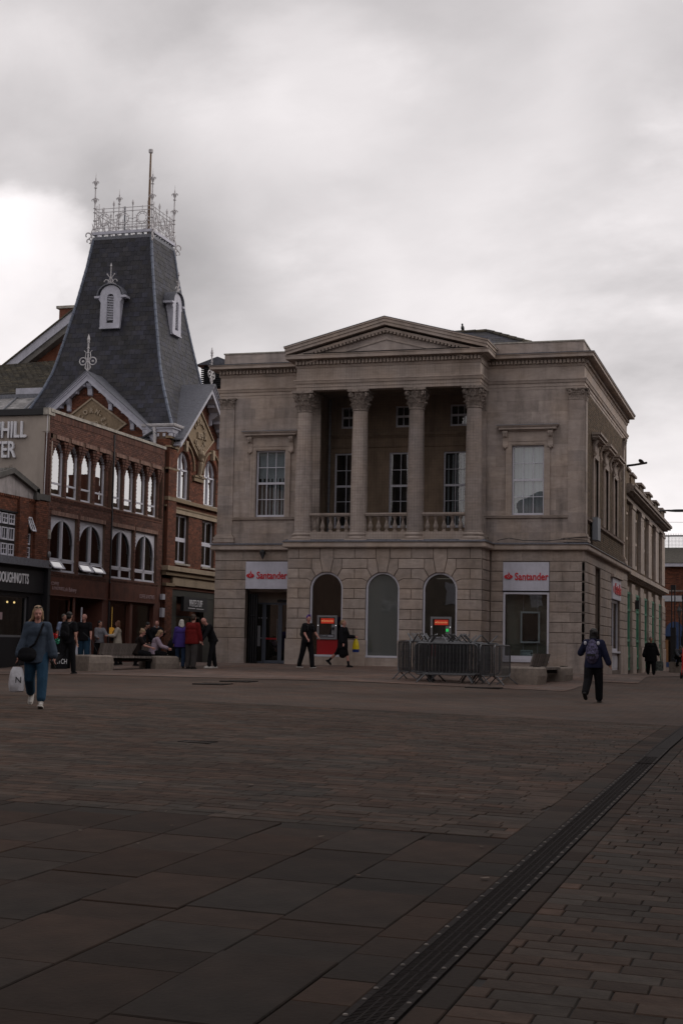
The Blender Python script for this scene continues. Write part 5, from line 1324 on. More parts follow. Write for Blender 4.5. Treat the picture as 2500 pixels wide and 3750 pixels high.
def trn(u, d, z, an=R(22)): return (XA-.02+d*math.cos(an)-z*math.sin(an), 48.14+u, 4.46+z*math.cos(an)+d*math.sin(an))
c_ = MB(trn)
for q in ((0, .36, -.05, 0), (0, .36, -.56, -.50), (0, .045, -.56, 0), (.315, .36, -.56, 0), (.17, .19, -.5, 0), (0, .36, -.30, -.28)): c_.box(q[0], q[1], -.02, .02, q[2], q[3])
c_.build('open_casement', pvc, dn); MB(trn).box(.04, .32, -.005, 0, -.5, -.05).build('pane', glass_d, dn)
MB(FA).box(D0, 49.5, -.1, .22, 2.74, 2.96).build('lead_canopy', lead, dn); MB(FA).box(D0, 49.56, -.1, .30, 2.68, 2.74).build('cornice', lead, dn)
MB(FA).wall(D0, 49.6, -1.0, 2.68, -.4, .02, [(44.8, 48.45, .15, 1.6)]).build('shopfront', black, dn)
MB(FA).box(D0, 49.35, .02, .12, 1.75, 2.55).build('fascia', black, dn)
MB(FA).box(49.40, 49.60, .0, .25, -.9, 2.70).build('pilaster', black, dn)
window(FA, 44.8, 48.45, .15, 1.6, 1, [], dn, d=-.08, fm=atm_g, gm=glass_s, fw=.05)
MB(FA).box(44.0, 49.5, -2.4, -2.35, -.8, 2.2).build('interior', cafe, dn)
MB(FA).box(46.9, 47.6, -.9, -.5, .15, .42).build('cake_counter', dimroom, dn)
MB(FA).box(46.45, 46.75, -.075, -.07, .75, 1.0).build('window_notice', greyl, dn)
text('DOUGHNOTTS', .50, (XA+.13, 48.17, 2.20), 'E', m=whitel, parent=dn, ext=.01, sx=.62, align='RIGHT', off=.008)
for i, (y_, z_) in enumerate(((48.37, 1.41), (48.88, 1.41))):
    t_ = thing('pendant_bulb', ['left glowing bulb hanging inside the doughnut shop window', 'right glowing bulb hanging inside the doughnut shop window'][i], 'lamp', (XA-.8, y_, z_)); MB().ell((XA-.8, y_, z_), (.035, .035, .04)).build('bulb', lit_bulb, t_); MB().tube([(XA-.8, y_, z_+.03), (XA-.8, y_, 1.9)], .005, 4).build('flex', black, t_)
MB().box(-38, XA-2.5, D0, 49.55, -1, 5.2).build('core', brick_r, dn); MB().box(-38, XA-.4, D0, 49.55, 5.12, 5.2).build('flat_roof', lead, dn)

# ================================================================== CORN EXCHANGE and its tower
ce = thing('corn_exchange', 'red brick corn exchange with steep slate tower roof, white gables and iron cresting', 'building', (-30, 64, -.8))
C0, C1 = 60.50, 68.2; YS = 60.9; GC_Y = 64.4; GC_X = -29.95
hs = [(61.68, 63.25, 6.50, 8.70), (64.98, 66.55, 6.50, 8.70), (61.72, 63.28, 3.62, 5.80), (64.92, 66.5, 3.62, 5.80)]
def archcut(u, z):
    for a, b, c, d in hs:
        if a < u < b and c < z < d:
            if d > 8 and z > d-(b-a)/2:
                if (u-(a+b)/2)**2+((z-(d-(b-a)/2)))**2 > ((b-a)/2)**2: return True
            return False
    return True
gab = lambda c: (lambda u, z: z < 12.0-abs(u-c)*.84-.32)
MB(FA).wall(C0, C1, 2.9, 9.3, -.5, -.03, hs).build('wall', mortar_r, ce)
MB(FA).prism([(61.5, 9.3), (67.3, 9.3), (GC_Y, 11.65)], -.5, -.03).build('wall', mortar_r, ce)
aw = MB(FA)
for a, b, c, d in hs[:2]:
    m_ = (a+b)/2; r_ = (b-a)/2
    for sg in (-1, 1): aw.prism([(m_+sg*r_*math.cos(R(t)), d-r_+r_*math.sin(R(t))) for t in range(0, 91, 10)]+[(m_, d+.01), (m_+sg*(r_+.01), d+.01), (m_+sg*(r_+.01), d-r_)], -.5, -.03)
aw.build('arch_masonry', brick_r, ce, kind='stuff')
bk = MB(FA)
bricks(bk, C0, C1, 3.4, 9.3, archcut, d0=-.035, d1=-.01); bricks(bk, 60.9, 67.9, 9.3, 11.8, gab(GC_Y), d0=-.035, d1=-.01)
bk.build('brickwork', brick_r, ce, kind='stuff')
# south gable wall (faces the square above the arcade roof)
FS = FF(YS)
MB(FS).box(-33.6, XA-.02, -.4, -.03, 7.8, 9.3).build('wall', mortar_r, ce)
MB(FS).prism([(-33.0, 9.3), (-26.9, 9.3), (GC_X, 11.75)], -.4, -.03).build('wall', mortar_r, ce)
bk = MB(FS); bricks(bk, -32.5, XA, 8.3, 9.3, d0=-.035, d1=-.01); bricks(bk, -33.4, -26.5, 9.3, 11.8, gab(GC_X), d0=-.035, d1=-.01); bk.build('brickwork', brick_r, ce, kind='stuff')
# corner pilaster, string courses, cornice gutter
MB(FA).box(60.50, 61.45, -.02, .12, 3.4, 8.95).build('corner_pilaster', brick_r, ce)
bk = MB(FA); bricks(bk, 60.52, 61.43, 3.4, 8.6, d0=.10, d1=.135); bk.build('brickwork', brick_r, ce, kind='stuff')
bk = MB(FF(60.5)); bricks(bk, XA-.5, XA+.12, 8.4, 9.0, d0=-.02, d1=.02); bk.build('brickwork', brick_r, ce, kind='stuff')
MB(FA).box(60.42, 61.5, -.05, .18, 8.62, 8.70).build('pilaster_band', terra, ce); MB(FA).box(60.42, 61.5, -.05, .20, 9.02, 9.12).build('pilaster_band', terra, ce); MB(FA).box(60.75, 61.25, .1, .155, 8.75, 8.97).build('name_tile', terra, ce)
cp = [(-26.75, 60.62), (-26.75, 60.55), (-25.75, 60.55), (-25.75, 61.55)]
cpath = [(-27.2, 60.6), (-25.85, 60.6), (-25.85, 61.6)]
MB().mould(cpath, [(-.3, 9.14), (.02, 9.14), (.02, 9.26), (-.3, 9.27)]).build('cornice', whitep, ce)
MB().mould(cpath, [(-.3, 9.27), (.08, 9.27), (.10, 9.42), (.16, 9.45), (.16, 9.50), (-.3, 9.52)]).build('cornice', whitep, ce)
MB().mould(cpath, [(-.3, 9.52), (.18, 9.52), (.22, 9.56), (.24, 9.64), (.22, 9.66), (-.3, 9.62)]).build('gutter', ironw, ce)
bl_ = MB()
for i in range(5): bl_.box(-27.1+.3*i, -26.98+.3*i, 60.46, 60.6, 9.10, 9.24)
for i in range(3): bl_.box(-25.9, -25.72, 60.65+.3*i, 60.77+.3*i, 9.10, 9.24)
bl_.build('modillion', whitep, ce)
MB().tube([(-26.6, 60.45, 9.5), (-26.6, 60.42, 9.35), (-26.55, 60.4, 9.2), (-26.55, 60.4, 8.3)], .08, 8).build('downpipe', ironw, ce)
MB().tube([(-26.65, 60.4, 9.3), (-27.3, 60.3, 8.9), (-28.0, 60.0, 8.6)], .06, 7).build('downpipe', black, ce)
for z0_, z1_ in ((6.30, 6.46), (6.02, 6.10)): MB(FA).box(60.46, C1, -.05, .16 if z0_ > 6.2 else .08, z0_, z1_).build('string_course', terra, ce)
MB(FA).box(C0, C1, -.05, .05, 5.82, 6.02).build('string_course', terrab, ce)
for u0_, u1_ in ((60.5, 61.5), (63.55, 64.72), (66.8, 68.0)):
    MB(FA).box(u0_, u1_, -.03, .10, 7.48, 7.74).build('impost', terra, ce); MB(FA).box(u0_-.05, u1_+.05, -.03, .15, 7.66, 7.74).build('impost', terra, ce)
for a, b, c, d in hs[:2]:
    m_ = (a+b)/2; r_ = (b-a)/2; zc = d-r_
    P = lambda rr, t: (m_+rr*math.cos(R(t)), zc+rr*math.sin(R(t)))
    hm = MB(FA); T_ = list(range(0, 181, 10))
    for i in range(len(T_)-1): hm.prism([P(r_+.30, T_[i]), P(r_+.30, T_[i+1]), P(r_+.38, T_[i+1]), P(r_+.38, T_[i])], -.02, .09)
    hm.build('hood_mould', terra, ce)
    vs_ = MB(FA)
    for i in range(30):
        t0_, t1_ = 180*i/30+.6, 180*(i+1)/30-.6; vs_.prism([P(r_+.01, t0_), P(r_+.28, t0_), P(r_+.28, t1_), P(r_+.01, t1_)], -.03, .015)
    vs_.build('arch_brick', brick_r, ce, kind='stuff')
    MB(FA).prism([(m_-.10, d-.02), (m_-.14, d+.45), (m_+.14, d+.45), (m_+.10, d-.02)], 0, .16).build('keystone', terrab, ce)
    f_ = MB(FA); f_.box(a+.0, a+.09, -.24, -.14, c, zc+.1); f_.box(b-.12, b, -.24, -.14, c, zc+.1); f_.box(m_-.04, m_+.04, -.24, -.13, c, d-.1); f_.box(a, b, -.24, -.14, c, c+.1); f_.box(a, b, -.24, -.13, zc-.10, zc-.03)
    for i in range(len(T_)-1): f_.prism([P(r_-.12, T_[i]), P(r_-.12, T_[i+1]), P(r_, T_[i+1]), P(r_, T_[i])], -.24, -.14)
    w_ = f_.build('arched_window', pvc, ce)
    MB(FA).prism([(b-.05, c)]+[P(r_-.05, t) for t in T_]+[(a+.05, c)], -.20, -.19).build('pane', glass_r, w_)
    MB(FA).box(a-.05, b+.05, -.4, .06, 6.44, 6.52).build('sill', coping, ce)
for a, b, c, d in hs[2:]:
    window(FA, a, b, c, d, 2, [4.7], ce, d=-.15, gm=glass_s, fw=.08, bar=.05, meet=0, room=1.2); MB(FA).box(a-.08, b+.08, -.4, .08, c-.08, c).build('sill', coping, ce)
# diamond plaques with raised letters
def plaque(fr, c, zc, hw_, up, dn_, face, loc):
    s_ = MB(fr)
    Z = [(c, zc+up), (c+hw_, zc), (c, zc-dn_), (c-hw_, zc)]
    s_.prism(Z, -.02, .03); po = s_.build('plaque', terra, ce)
    e_ = MB(fr)
    for i in range(4):
        a, b = Z[i], Z[(i+1) % 4]; k = .93
        A_, B_ = (c+(a[0]-c)*k, zc+(a[1]-zc)*k), (c+(b[0]-c)*k, zc+(b[1]-zc)*k); e_.prism([a, b, B_, A_], .03, .10)
    e_.build('plaque_rim', terrab, po)
    R_ = .62
    def put(ch, u, z, rot, sz=.34):
        text(ch, sz, loc(u, z), face, m=terrab, parent=po, ext=.05, rot2=rot, off=.014, name='letter', sx=.9)
    for ch, a in zip('CORN-EX', (148, 118, 90, 62, 42, 20, -4)): put(ch, c+R_*math.cos(R(a)), zc+.02+R_*math.sin(R(a)), R(a-90), .30)
    for ch, a in zip('CHANGE', (212, 235, 258, 282, 305, 328)): put(ch, c+R_*math.cos(R(a)), zc+.02+R_*math.sin(R(a)), R(a-270), .30)
    put('1879', c, zc, 0, .40)
plaque(FA, 64.15, 9.62, 1.75, 1.22, 1.15, 'E', lambda u, z: (XA+.05, u, z))
plaque(FS, GC_X+.10, 9.75, 1.75, 1.25, 1.2, 'F', lambda u, z: (u, YS-.05, z))
# carved figure bracket between the arched windows
fg = MB(FA); fg.cap((64.12, .10, 7.75), .10, (64.15, .16, 8.3), .13, 8); fg.ell((64.15, .2, 8.48), (.09, .1, .12)); fg.cap((64.15, .1, 8.55), .12, (64.15, .16, 8.75), .2, 8); fg.box(63.95, 64.35, 0, .2, 7.72, 7.80); fg.build('carved_bracket', terrab, ce)
# gable bargeboards, brackets, small roofs and finials
def gable_roof(fr, c, apex, face_d, back_d, hw_, parent=ce):
    sl = .84
    for sg in (-1, 1):
        xe = c+sg*hw_; ze = apex-sl*hw_
        def strip(d0, d1, lo, hi, nm, m, h2=hw_):
            xe2 = c+sg*h2; ze2 = apex-sl*h2; P = []
            for d in (d0, d1): P += [(c, d, apex+lo), (xe2, d, ze2+lo), (xe2, d, ze2+hi), (c, d, apex+hi)]
            MB(fr).add(P, [(0, 1, 2, 3), (4, 7, 6, 5), (0, 4, 5, 1), (3, 2, 6, 7), (1, 5, 6, 2), (0, 3, 7, 4)]).build(nm, m, parent)
        strip(face_d-.06, face_d, -.42, -.17, 'bargeboard', whitep); strip(face_d-.04, face_d+.05, -.17, -.09, 'bargeboard', whitep, hw_+.02); strip(face_d-.02, face_d+.10, -.088, -.03, 'bargeboard', whitep, hw_+.04)
        strip(back_d, face_d+.14, -.028, .03, 'roof_slope', lead, hw_+.08)
        strip(.0, face_d-.06, -.34, -.30, 'soffit', whitep)
        n_ = 9
        mo = MB(fr)
        for i in range(n_):
            t = (i+.6)/n_; u = c+sg*hw_*t; z = apex-sl*hw_*t
            mo.box(u-.07, u+.07, .06, face_d-.10, z-.46, z-.33)
        mo.build('modillion', whitep, parent)
        for t in ((.30, .62, .93)):
            u = c+sg*hw_*t; z = apex-sl*hw_*t; prof = [(-.01, z-.36), (face_d-.12, z-.36), (face_d-.16, z-.48), (.12, z-.60), (.09, z-.85), (-.01, z-.90)]
            n__ = len(prof); MB(fr).add([(u-.09, d, zz_) for d, zz_ in prof]+[(u+.09, d, zz_) for d, zz_ in prof], [tuple(range(n__)), tuple(range(n__, 2*n__))]+[(i, (i+1) % n__, n__+(i+1) % n__, n__+i) for i in range(n__)]).build('bracket', whitep, parent)
    prof = [(-.01, apex-.6), (face_d-.12, apex-.5), (face_d-.16, apex-.62), (.12, apex-.75), (.09, apex-1.0), (-.01, apex-1.05)]; n__ = len(prof)
    MB(fr).add([(c-.11, d, zz_) for d, zz_ in prof]+[(c+.11, d, zz_) for d, zz_ in prof], [tuple(range(n__)), tuple(range(n__, 2*n__))]+[(i, (i+1) % n__, n__+(i+1) % n__, n__+i) for i in range(n__)]).build('bracket', whitep, parent)
gable_roof(FA, GC_Y, 12.06, .52, -2.5, 3.55)
gable_roof(FS, GC_X, 12.12, .42, -2.2, 3.40)
def scroll(mb, fr_, u, d, z, r, sg, tw=.022, turns=1.35, up=1):
    n_ = 16; pts = []
    for i in range(n_+1):
        t = i/n_; a = PI/2*up-sg*0+t*turns*2*PI*sg; rr = r*(1-.6*t); pts.append((u+sg*r+rr*math.cos(PI-a if sg > 0 else a), d, z+rr*math.sin(a)))
    mb.tube(pts, tw, 5)
def finial(fr, c, d, z0, h, s=1.0):
    f_ = MB(fr)
    f_.tube([(c, d, z0), (c, d, z0+h*.78)], .035*s, 6); f_.tube([(c, d, z0+h*.78), (c, d, z0+h*.86), (c, d, z0+h)], [.03*s, .07*s, .008], 6)
    for k in (.25, .5, .62, .78): f_.ell((c, d, z0+h*k), (.07*s, .07*s, .03*s), n=8, m=5)
    for sg in (-1, 1):
        pts = [(c+sg*(.24*s+.17*s*math.cos(t)), d, z0+h*.28+.17*s*math.sin(t)) for t in [PI*2*i/12 for i in range(12)]]
        f_.tube(pts, .026*s, 5, closed=True)
        f_.ell((c+sg*.24*s, d, z0+h*.28), (.06*s, .03*s, .06*s), n=7, m=5)
        f_.tube([(c+sg*.03, d, z0+h*.05), (c+sg*.12*s, d, z0+h*.10), (c+sg*.10*s, d, z0+h*.2), (c+sg*.03, d, z0+h*.3)], .028*s, 5)
        f_.tube([(c+sg*.03, d, z0+h*.32), (c+sg*.13*s, d, z0+h*.40), (c+sg*.10*s, d, z0+h*.52), (c+sg*.20*s, d, z0+h*.56)], .02*s, 5)
    return f_.build('finial', ironw, ce)
finial(FS, GC_X, .40, 12.10, 1.72); finial(FA, GC_Y, .45, 12.02, 1.80)
# tower roof: hip curve, offset from the base corner against height
HT = [(0, 9.66), (.33, 10.35), (.83, 11.52), (1.13, 12.40), (1.27, 13.0), (1.56, 14.39), (1.84, 15.84), (2.15, 17.68), (2.30, 18.85), (2.33, 19.0)]
BX0, BX1, BY0, BY1 = -33.75, -26.0, 61.0, 68.3
def off(z): return interp(z, [b for a, b in HT], [a for a, b in HT])
zs = [9.66+(19.0-9.66)*i/28 for i in range(29)]
core_r = MB(); rings = []
for z in zs:
    t = off(z); rings.append([(BX0+t*1.07, BY0+t, z), (BX1-t, BY0+t, z), (BX1-t, BY1-t, z), (BX0+t*1.07, BY1-t, z)])
core_r.skin(rings); roof = core_r.build('tower_roof', slate, ce)
cand = []
rowh = .235
# arc-length rows up the south and east faces
def surf(face, s_u, z):
    t = off(z)
    if face == 'S': a, b = BX0+t*1.07, BX1-t; return (s_u, BY0+t, z), a, b
    a, b = BY0+t, BY1-t; return (BX1-t, s_u, z), a, b
for face in 'SE':
    z = 9.70; row = 0
    while z < 18.86:
        dt = (off(z+.02)-off(z))/.02; dz = rowh/math.sqrt(1+dt*dt); z2 = min(z+dz, 18.95)
        _, a, b = surf(face, 0, z); _, a2, b2 = surf(face, 0, z2)
        w = .30; u = (math.floor(a/w))*w+(w/2 if row % 2 else 0)
        while u < b:
            p, q = max(u, a), min(u+w-.008, b)
            if q-p > .04: cand.append((face, p, q, z, z2))
            u += w
        z = z2; row += 1
def slate_geo(mb, face, p, q, z, z2):
    l = random.uniform(-.006, .006); jz = random.uniform(-.006, .004)
    def P(u, zz_, o):
        t = off(zz_)
        if face == 'S': a, b = BX0+t*1.07, BX1-t; u = min(max(u, a), b); return (u, BY0+t-o, zz_)
        a, b = BY0+t, BY1-t; u = min(max(u, a), b); return (BX1-t+o, u, zz_)
    zt = z2+.02; o0 = .016+l; o1 = .008
    mb.add([P(p, z+jz, .0), P(q, z+jz, .0), P(p, z+jz, o0), P(q, z+jz, o0), P(q, zt, o1), P(p, zt, o1)], [(0, 1, 3, 2), (2, 3, 4, 5), (0, 2, 5), (1, 4, 3)])
cand.sort(key=lambda c: -(c[2]-c[1])*(1.2 if c[0] == 'S' else .8)*(1-.0*c[3])+c[3]*.002)
rst = MB()
for i, c_ in enumerate(cand):
    if i < 298: m_ = MB(); slate_geo(m_, *c_); m_.build('slate', slate, roof)
    else: slate_geo(rst, *c_)
rst.build('slate', slate, roof, kind='stuff')
# hip rolls, top kerb
for (sx, sy) in ((0, 0), (1, 0), (1, 1)):
    P = []
    for z in zs:
        t = off(z); P.append((BX1-t+.01 if sx else BX0+t*1.07-.01, BY0+t-.01 if not sy else BY1-t+.01, z))
    hp_ = MB()
    for i in range(len(P)-1): A_, B_ = Vector(P[i]), Vector(P[i+1]); hp_.tube([A_, A_+(B_-A_)*.97], [.075, .065], 7)
    hp_.build('hip_tile', slateh, roof)
tx0, tx1, ty0, ty1 = BX0+2.33*1.07, BX1-2.33, BY0+2.33, BY1-2.33
ring_ = lambda o: [(tx0-o, ty1+o), (tx0-o, ty0-o), (tx1+o, ty0-o), (tx1+o, ty1+o)]
def boxring(o0, z0, z1, m, nm):
    b = MB(); b.box(tx0-o0, tx1+o0, ty0-o0, ty1+o0, z0, z1); return b.build(nm, m, roof)
boxring(.03, 18.95, 19.10, lead, 'roof_flat'); 
kb = MB(); 
for i in range(9):
    kb.box(tx0+.1+i*(tx1-tx0-.2)/8-.04, tx0+.1+i*(tx1-tx0-.2)/8+.04, ty0-.02, ty0+.1, 19.10, 19.20); kb.box(tx1-.1, tx1+.02, ty0+.1+i*(ty1-ty0-.2)/8-.04, ty0+.1+i*(ty1-ty0-.2)/8+.04, 19.10, 19.20)
kb.build('cresting_foot', lead, roof)
for q in ((tx0-.08, tx1+.08, ty0-.08, ty0+.02), (tx0-.08, tx1+.08, ty1-.02, ty1+.08), (tx0-.08, tx0+.02, ty0+.021, ty1-.021), (tx1-.02, tx1+.08, ty0+.021, ty1-.021)): MB().box(*q, 19.20, 19.33).build('kerb_beam', whitep, roof)
# iron cresting: a railing of its own parts
cr = MB()
def rail(p0, p1):
    A_, B_ = Vector(p0), Vector(p1); L_ = (B_-A_).length; D_ = (B_-A_)/L_
    def W(s_, z): v = A_+D_*s_; return (v.x, v.y, z)
    for z, r_ in ((19.52, .018), (19.74, .014), (20.28, .018), (20.45, .016)): cr.tube([W(0, z), W(L_, z)], r_, 5)
    for k in range(1, 3):
        s_ = L_*k/3; cr.tube([W(s_, 19.33), W(s_, 20.6)], .024, 6); cr.tube([W(s_, 20.6), W(s_, 20.66), W(s_, 20.82)], [.03, .055, .005], 6)
        for z in (19.52, 19.9, 20.28, 20.6): cr.ell(W(s_, z), (.05, .05, .045), n=7, m=5)
    for k in range(3):
        s_ = L_*(k+.5)/3; zc = 19.92
        cr.tube([W(s_+.29*math.cos(t), zc+.29*math.sin(t)) for t in [2*PI*i/18 for i in range(18)]], .022, 5, closed=True)
        cr.tube([W(s_+.20*math.cos(t), zc+.20*math.sin(t)) for t in [2*PI*i/14 for i in range(14)]], .011, 5, closed=True)
        for i in range(8):
            t = PI/8+i*PI/4; cr.tube([W(s_+.20*math.cos(t), zc+.20*math.sin(t)), W(s_+.39*math.cos(t), zc+.39*math.sin(t))], [.02, .008], 5)
        cr.tube([W(s_, 20.22), W(s_, 20.5)], .016, 5); cr.tube([W(s_, 19.33), W(s_, 19.62)], .016, 5); cr.tube([W(s_-.42, zc), W(s_-.29, zc)], .02, 5); cr.tube([W(s_+.29, zc), W(s_+.42, zc)], .02, 5)
        for sg in (-1, 1): cr.tube([W(s_+sg*.18, 19.35), W(s_+sg*.30, 19.42), W(s_+sg*.36, 19.56), W(s_+sg*.28, 19.62)], .016, 5)
cs = [(tx0, ty0, 0), (tx1, ty0, 0), (tx1, ty1, 0), (tx0, ty1, 0)]
for i in range(4): rail(cs[i], cs[(i+1) % 4])
cr.build('cresting', ironw, ce)
for (x, y, _), so in zip(cs, ((-1, -1), (1, -1), (1, 1), (-1, 1))):
    p_ = MB()
    for dx, dy in ((0, 0), (-so[0]*.22, 0), (0, -so[1]*.22)): p_.tube([(x+dx, y+dy, 19.33), (x+dx, y+dy, 20.7 if dx or dy else 21.95)], .03 if not (dx or dy) else .018, 6)
    p_.tube([(x, y, 21.9), (x, y, 22.25)], [.02, .004], 5)
    for z in (19.5, 19.9, 20.3, 20.5, 21.0, 21.5): p_.ell((x, y, z), (.075, .075, .035), n=8, m=5)
    for z, h_ in ((20.9, .11), (21.75, .09)):
        for i in range(4):
            a = i*PI/2+PI/4*0; ca, sa = math.cos(a), math.sin(a)
            p_.tube([(x, y, z-.18), (x+ca*.07, y+sa*.07, z), (x+ca*h_, y+sa*h_, z+.07), (x+ca*(h_+.07), y+sa*(h_+.07), z+.02), (x+ca*(h_+.05), y+sa*(h_+.05), z-.05)], [.03, .03, .025, .022, .012], 5)
    ox, oy = so[0], so[1]
    for k, (r_, zc, oo) in enumerate(((.13, 19.15, .27), (.10, 18.88, .24))):
        p_.tube([(x+ox*(.707*(oo+r_*math.cos(t))), y+oy*(.707*(oo+r_*math.cos(t))), zc+r_*math.sin(t)) for t in [PI*1.7*i/12-.8 for i in range(13)]], .032, 5)
    p_.tube([(x+ox*.10, y+oy*.10, 18.75), (x+ox*.06, y+oy*.06, 19.0), (x+ox*.10, y+oy*.10, 19.3), (x+ox*.03, y+oy*.03, 19.55), (x+ox*.08, y+oy*.08, 19.75)], [.03, .035, .03, .035, .01], 5)
    p_.build('corner_spire', ironw, ce)
fp = thing('flagpole', 'thin brown flagpole with white cap standing on the tower roof', 'flagpole', (-28.55, 63.45, 19.1))
MB().tube([(-28.55, 63.5, 19.1), (-28.55, 63.5, 23.05)], [.075, .045], 8).build('pole', mat('varnished_pole', (.16, .09, .045), .5, noise=.4, nscale=8), fp); MB().lathe([(.05, 23.03), (.10, 23.06), (.11, 23.2), (.10, 23.22)], -28.55, 63.5, 10).build('cap', ironw, fp)
MB().tube([(-30.3, 64.6, 19.1), (-30.3, 64.6, 20.9)], .04, 6).build('vent_pipe', lead, ce)
# dormers
def dormer(fr, c, face_d0, z0):
    """fr: frame whose d=0 plane is the dormer front"""
    P = [(-.50, 0), (.50, 0), (.50, .55), (.48, 1.18), (.60, 1.38), (.74, 1.42), (.74, 1.50), (.52, 1.53)]+[(.52*math.cos(R(t)), 1.53+.47*math.sin(R(t))) for t in range(10, 171, 16)]+[(-.52, 1.53), (-.74, 1.50), (-.74, 1.42), (-.60, 1.38), (-.48, 1.18), (-.50, .55)]
    def ringpoly(outer, inner, d0, d1, nm, m):
        b = MB(fr); n_ = len(outer); pts = [(c+a, d, z0+z) for d in (d0, d1) for Q in (outer, inner) for a, z in Q]; F = []
        for i in range(n_):
            j = (i+1) % n_; F += [(i, j, n_+j, n_+i), (2*n_+i, 3*n_+i, 3*n_+j, 2*n_+j), (i, 2*n_+i, 2*n_+j, j), (n_+i, n_+j, 3*n_+j, 3*n_+i)]
        b.add(pts, F); return b.build(nm, m, ce)
    I = []
    for a, z in P:
        s_ = -1 if a < 0 else 1
        if z <= 1.53: I.append((s_*.17, min(max(z, .22 if z < .3 else z), 1.45)))
        else:
            t = math.atan2(z-1.53, a); I.append((.17*math.cos(t), 1.42+.17*math.sin(t)))
    do = ringpoly(P, I, -.10, .0, 'dormer_front', whitep)
    MB(fr).box(c-.5, c+.5, -.12, .05, z0-.05, z0+.02).build('dormer_sill', whitep, do)
    arcp = [(c+.66*math.cos(R(t)), 0, z0+1.50+.58*math.sin(R(t))) for t in range(0, 181, 12)]
    b = MB(fr); n_ = len(arcp); ap2 = [(c+(x-c)*.93, 0, z0+1.50+(z-z0-1.5)*.92) for x, _, z in arcp]
    pts = [(x, d, z) for d in (-1.2, .10) for Q in (arcp, ap2) for x, _, z in Q]; F = []
    for i in range(n_-1): F += [(i, i+1, n_+i+1, n_+i), (2*n_+i, 3*n_+i, 3*n_+i+1, 2*n_+i+1), (i, 2*n_+i, 2*n_+i+1, i+1), (n_+i, n_+i+1, 3*n_+i+1, 3*n_+i)]
    F += [(0, n_, 3*n_, 2*n_), (n_-1, 3*n_-1, 4*n_-1, 2*n_-1)]
    b.add(pts, F); b.build('dormer_roof', lead, do, smooth=True)
    b = MB(fr); b.prism([(c-.48, z0), (c+.48, z0), (c+.48, z0+1.2), (c-.48, z0+1.2)], -1.3, -.11); b.prism([(c+.5*math.cos(R(t)), z0+1.5+.47*math.sin(R(t))) for t in range(0, 181, 15)]+[(c-.5, z0+1.2), (c+.5, z0+1.2)], -1.3, -.11)
    b.build('dormer_cheek', whitep, do)
    for sg in (-1, 1): MB(fr).box(c+sg*.66-.12, c+sg*.66+.12, -.9, .08, z0+1.40, z0+1.50).build('dormer_cornice', whitep, do)
    lv = MB(fr)
    for k in range(15):
        z = z0+.36+.078*k; w = .165 if z < z0+1.42 else math.sqrt(max(.17**2-(z-z0-1.42)**2, 0))
        if w > .03: lv.add([(c-w, -.09, z+.045), (c+w, -.09, z+.045), (c+w, -.03, z), (c-w, -.03, z), (c-w, -.09, z+.055), (c+w, -.09, z+.055), (c+w, -.03, z+.010), (c-w, -.03, z+.010)], [(0, 1, 2, 3), (4, 7, 6, 5), (3, 2, 6, 7), (0, 4, 5, 1)])
    lv.build('louvre', pvc, do)
    MB(fr).box(c-.18, c+.18, -.108, -.104, z0+.02, z0+1.6).build('louvre_backing', black, do)
    f_ = MB(fr); z = z0+2.03
    f_.tube([(c, .02, z), (c, .02, z+.85)], .022, 5); f_.tube([(c, .02, z+.8), (c, .02, z+.86), (c, .02, z+1.02)], [.02, .06, .004], 5)
    for sg in (-1, 1):
        f_.tube([(c+sg*(.22+.11*math.cos(t)), .02, z+.12+.11*math.sin(t)) for t in [2*PI*i/10-sg*0 for i in range(9)]], .022, 5)
        f_.tube([(c+sg*.02, .02, z+.0), (c+sg*.09, .02, z+.2), (c+sg*.03, .02, z+.32)], .02, 5); f_.tube([(c, .02, z+.28), (c+sg*.10, .02, z+.38), (c+sg*.18, .02, z+.48)], .02, 5); f_.ell((c+sg*.18, .02, z+.49), (.04, .02, .03), n=6, m=5)
    f_.build('finial', ironw, ce)
dormer(FF(62.42), -29.87, 0, 14.52); dormer(FE(-27.45), 64.62, 0, 14.52)
# ground floor: stone ledge and clothes shop front
MB(FA).box(C0-.2, C1, -.1, .30, 3.22, 3.42).build('ledge', terrab, ce); MB(FA).box(C0-.1, C1, -.1, .18, 3.02, 3.22).build('ledge', terra, ce); MB(FA).box(61.4, C1, -.1, .08, 2.6, 3.0).build('fascia', terrab, ce)
MB(FA).wall(C0, C1, -1.3, 3.0, -.4, -.03, [(61.6, 66.9, -1.3, 2.45)]).build('wall', brick_r, ce)
bk = MB(FA); bricks(bk, C0+.1, 61.4, -.85, 2.55, d0=-.03, d1=.08); bk.build('brickwork', brick_r, ce, kind='stuff')
MB(FA).box(C0, 61.5, -.05, .15, 2.55, 2.68).build('pilaster_cap', terra, ce); MB(FA).box(C0+.02, 61.5, -.05, .14, -1.2, -.35).build('pilaster_foot', coping, ce)
olive = mat('olive_shopfront', (.045, .045, .038), .6, noise=.2)
MB(FA).box(61.6, 66.9, -1.1, -1.0, -1, 2.45).build('interior', dark, ce)
s_ = MB(FA); s_.box(61.6, 62.3, -.3, -.1, -1.0, 2.45); s_.box(65.6, 66.9, -.3, -.1, -1, 2.45); s_.box(61.6, 66.9, -.3, -.08, 2.15, 2.45); s_.build('shopfront', olive, ce)
window(FA, 62.35, 65.5, -.8, 1.3, 3, [], ce, d=-.25, fm=olive, gm=glass_d, fw=.08, bar=.1)
ws = thing('shop_sign', 'black projecting sign board with white hand drawn lettering over the clothes shop door', 'sign', (XA+.2, 63.85, 1.8))
MB(FA).box(62.45, 65.25, .05, .20, 1.50, 2.15).build('panel', black, ws)
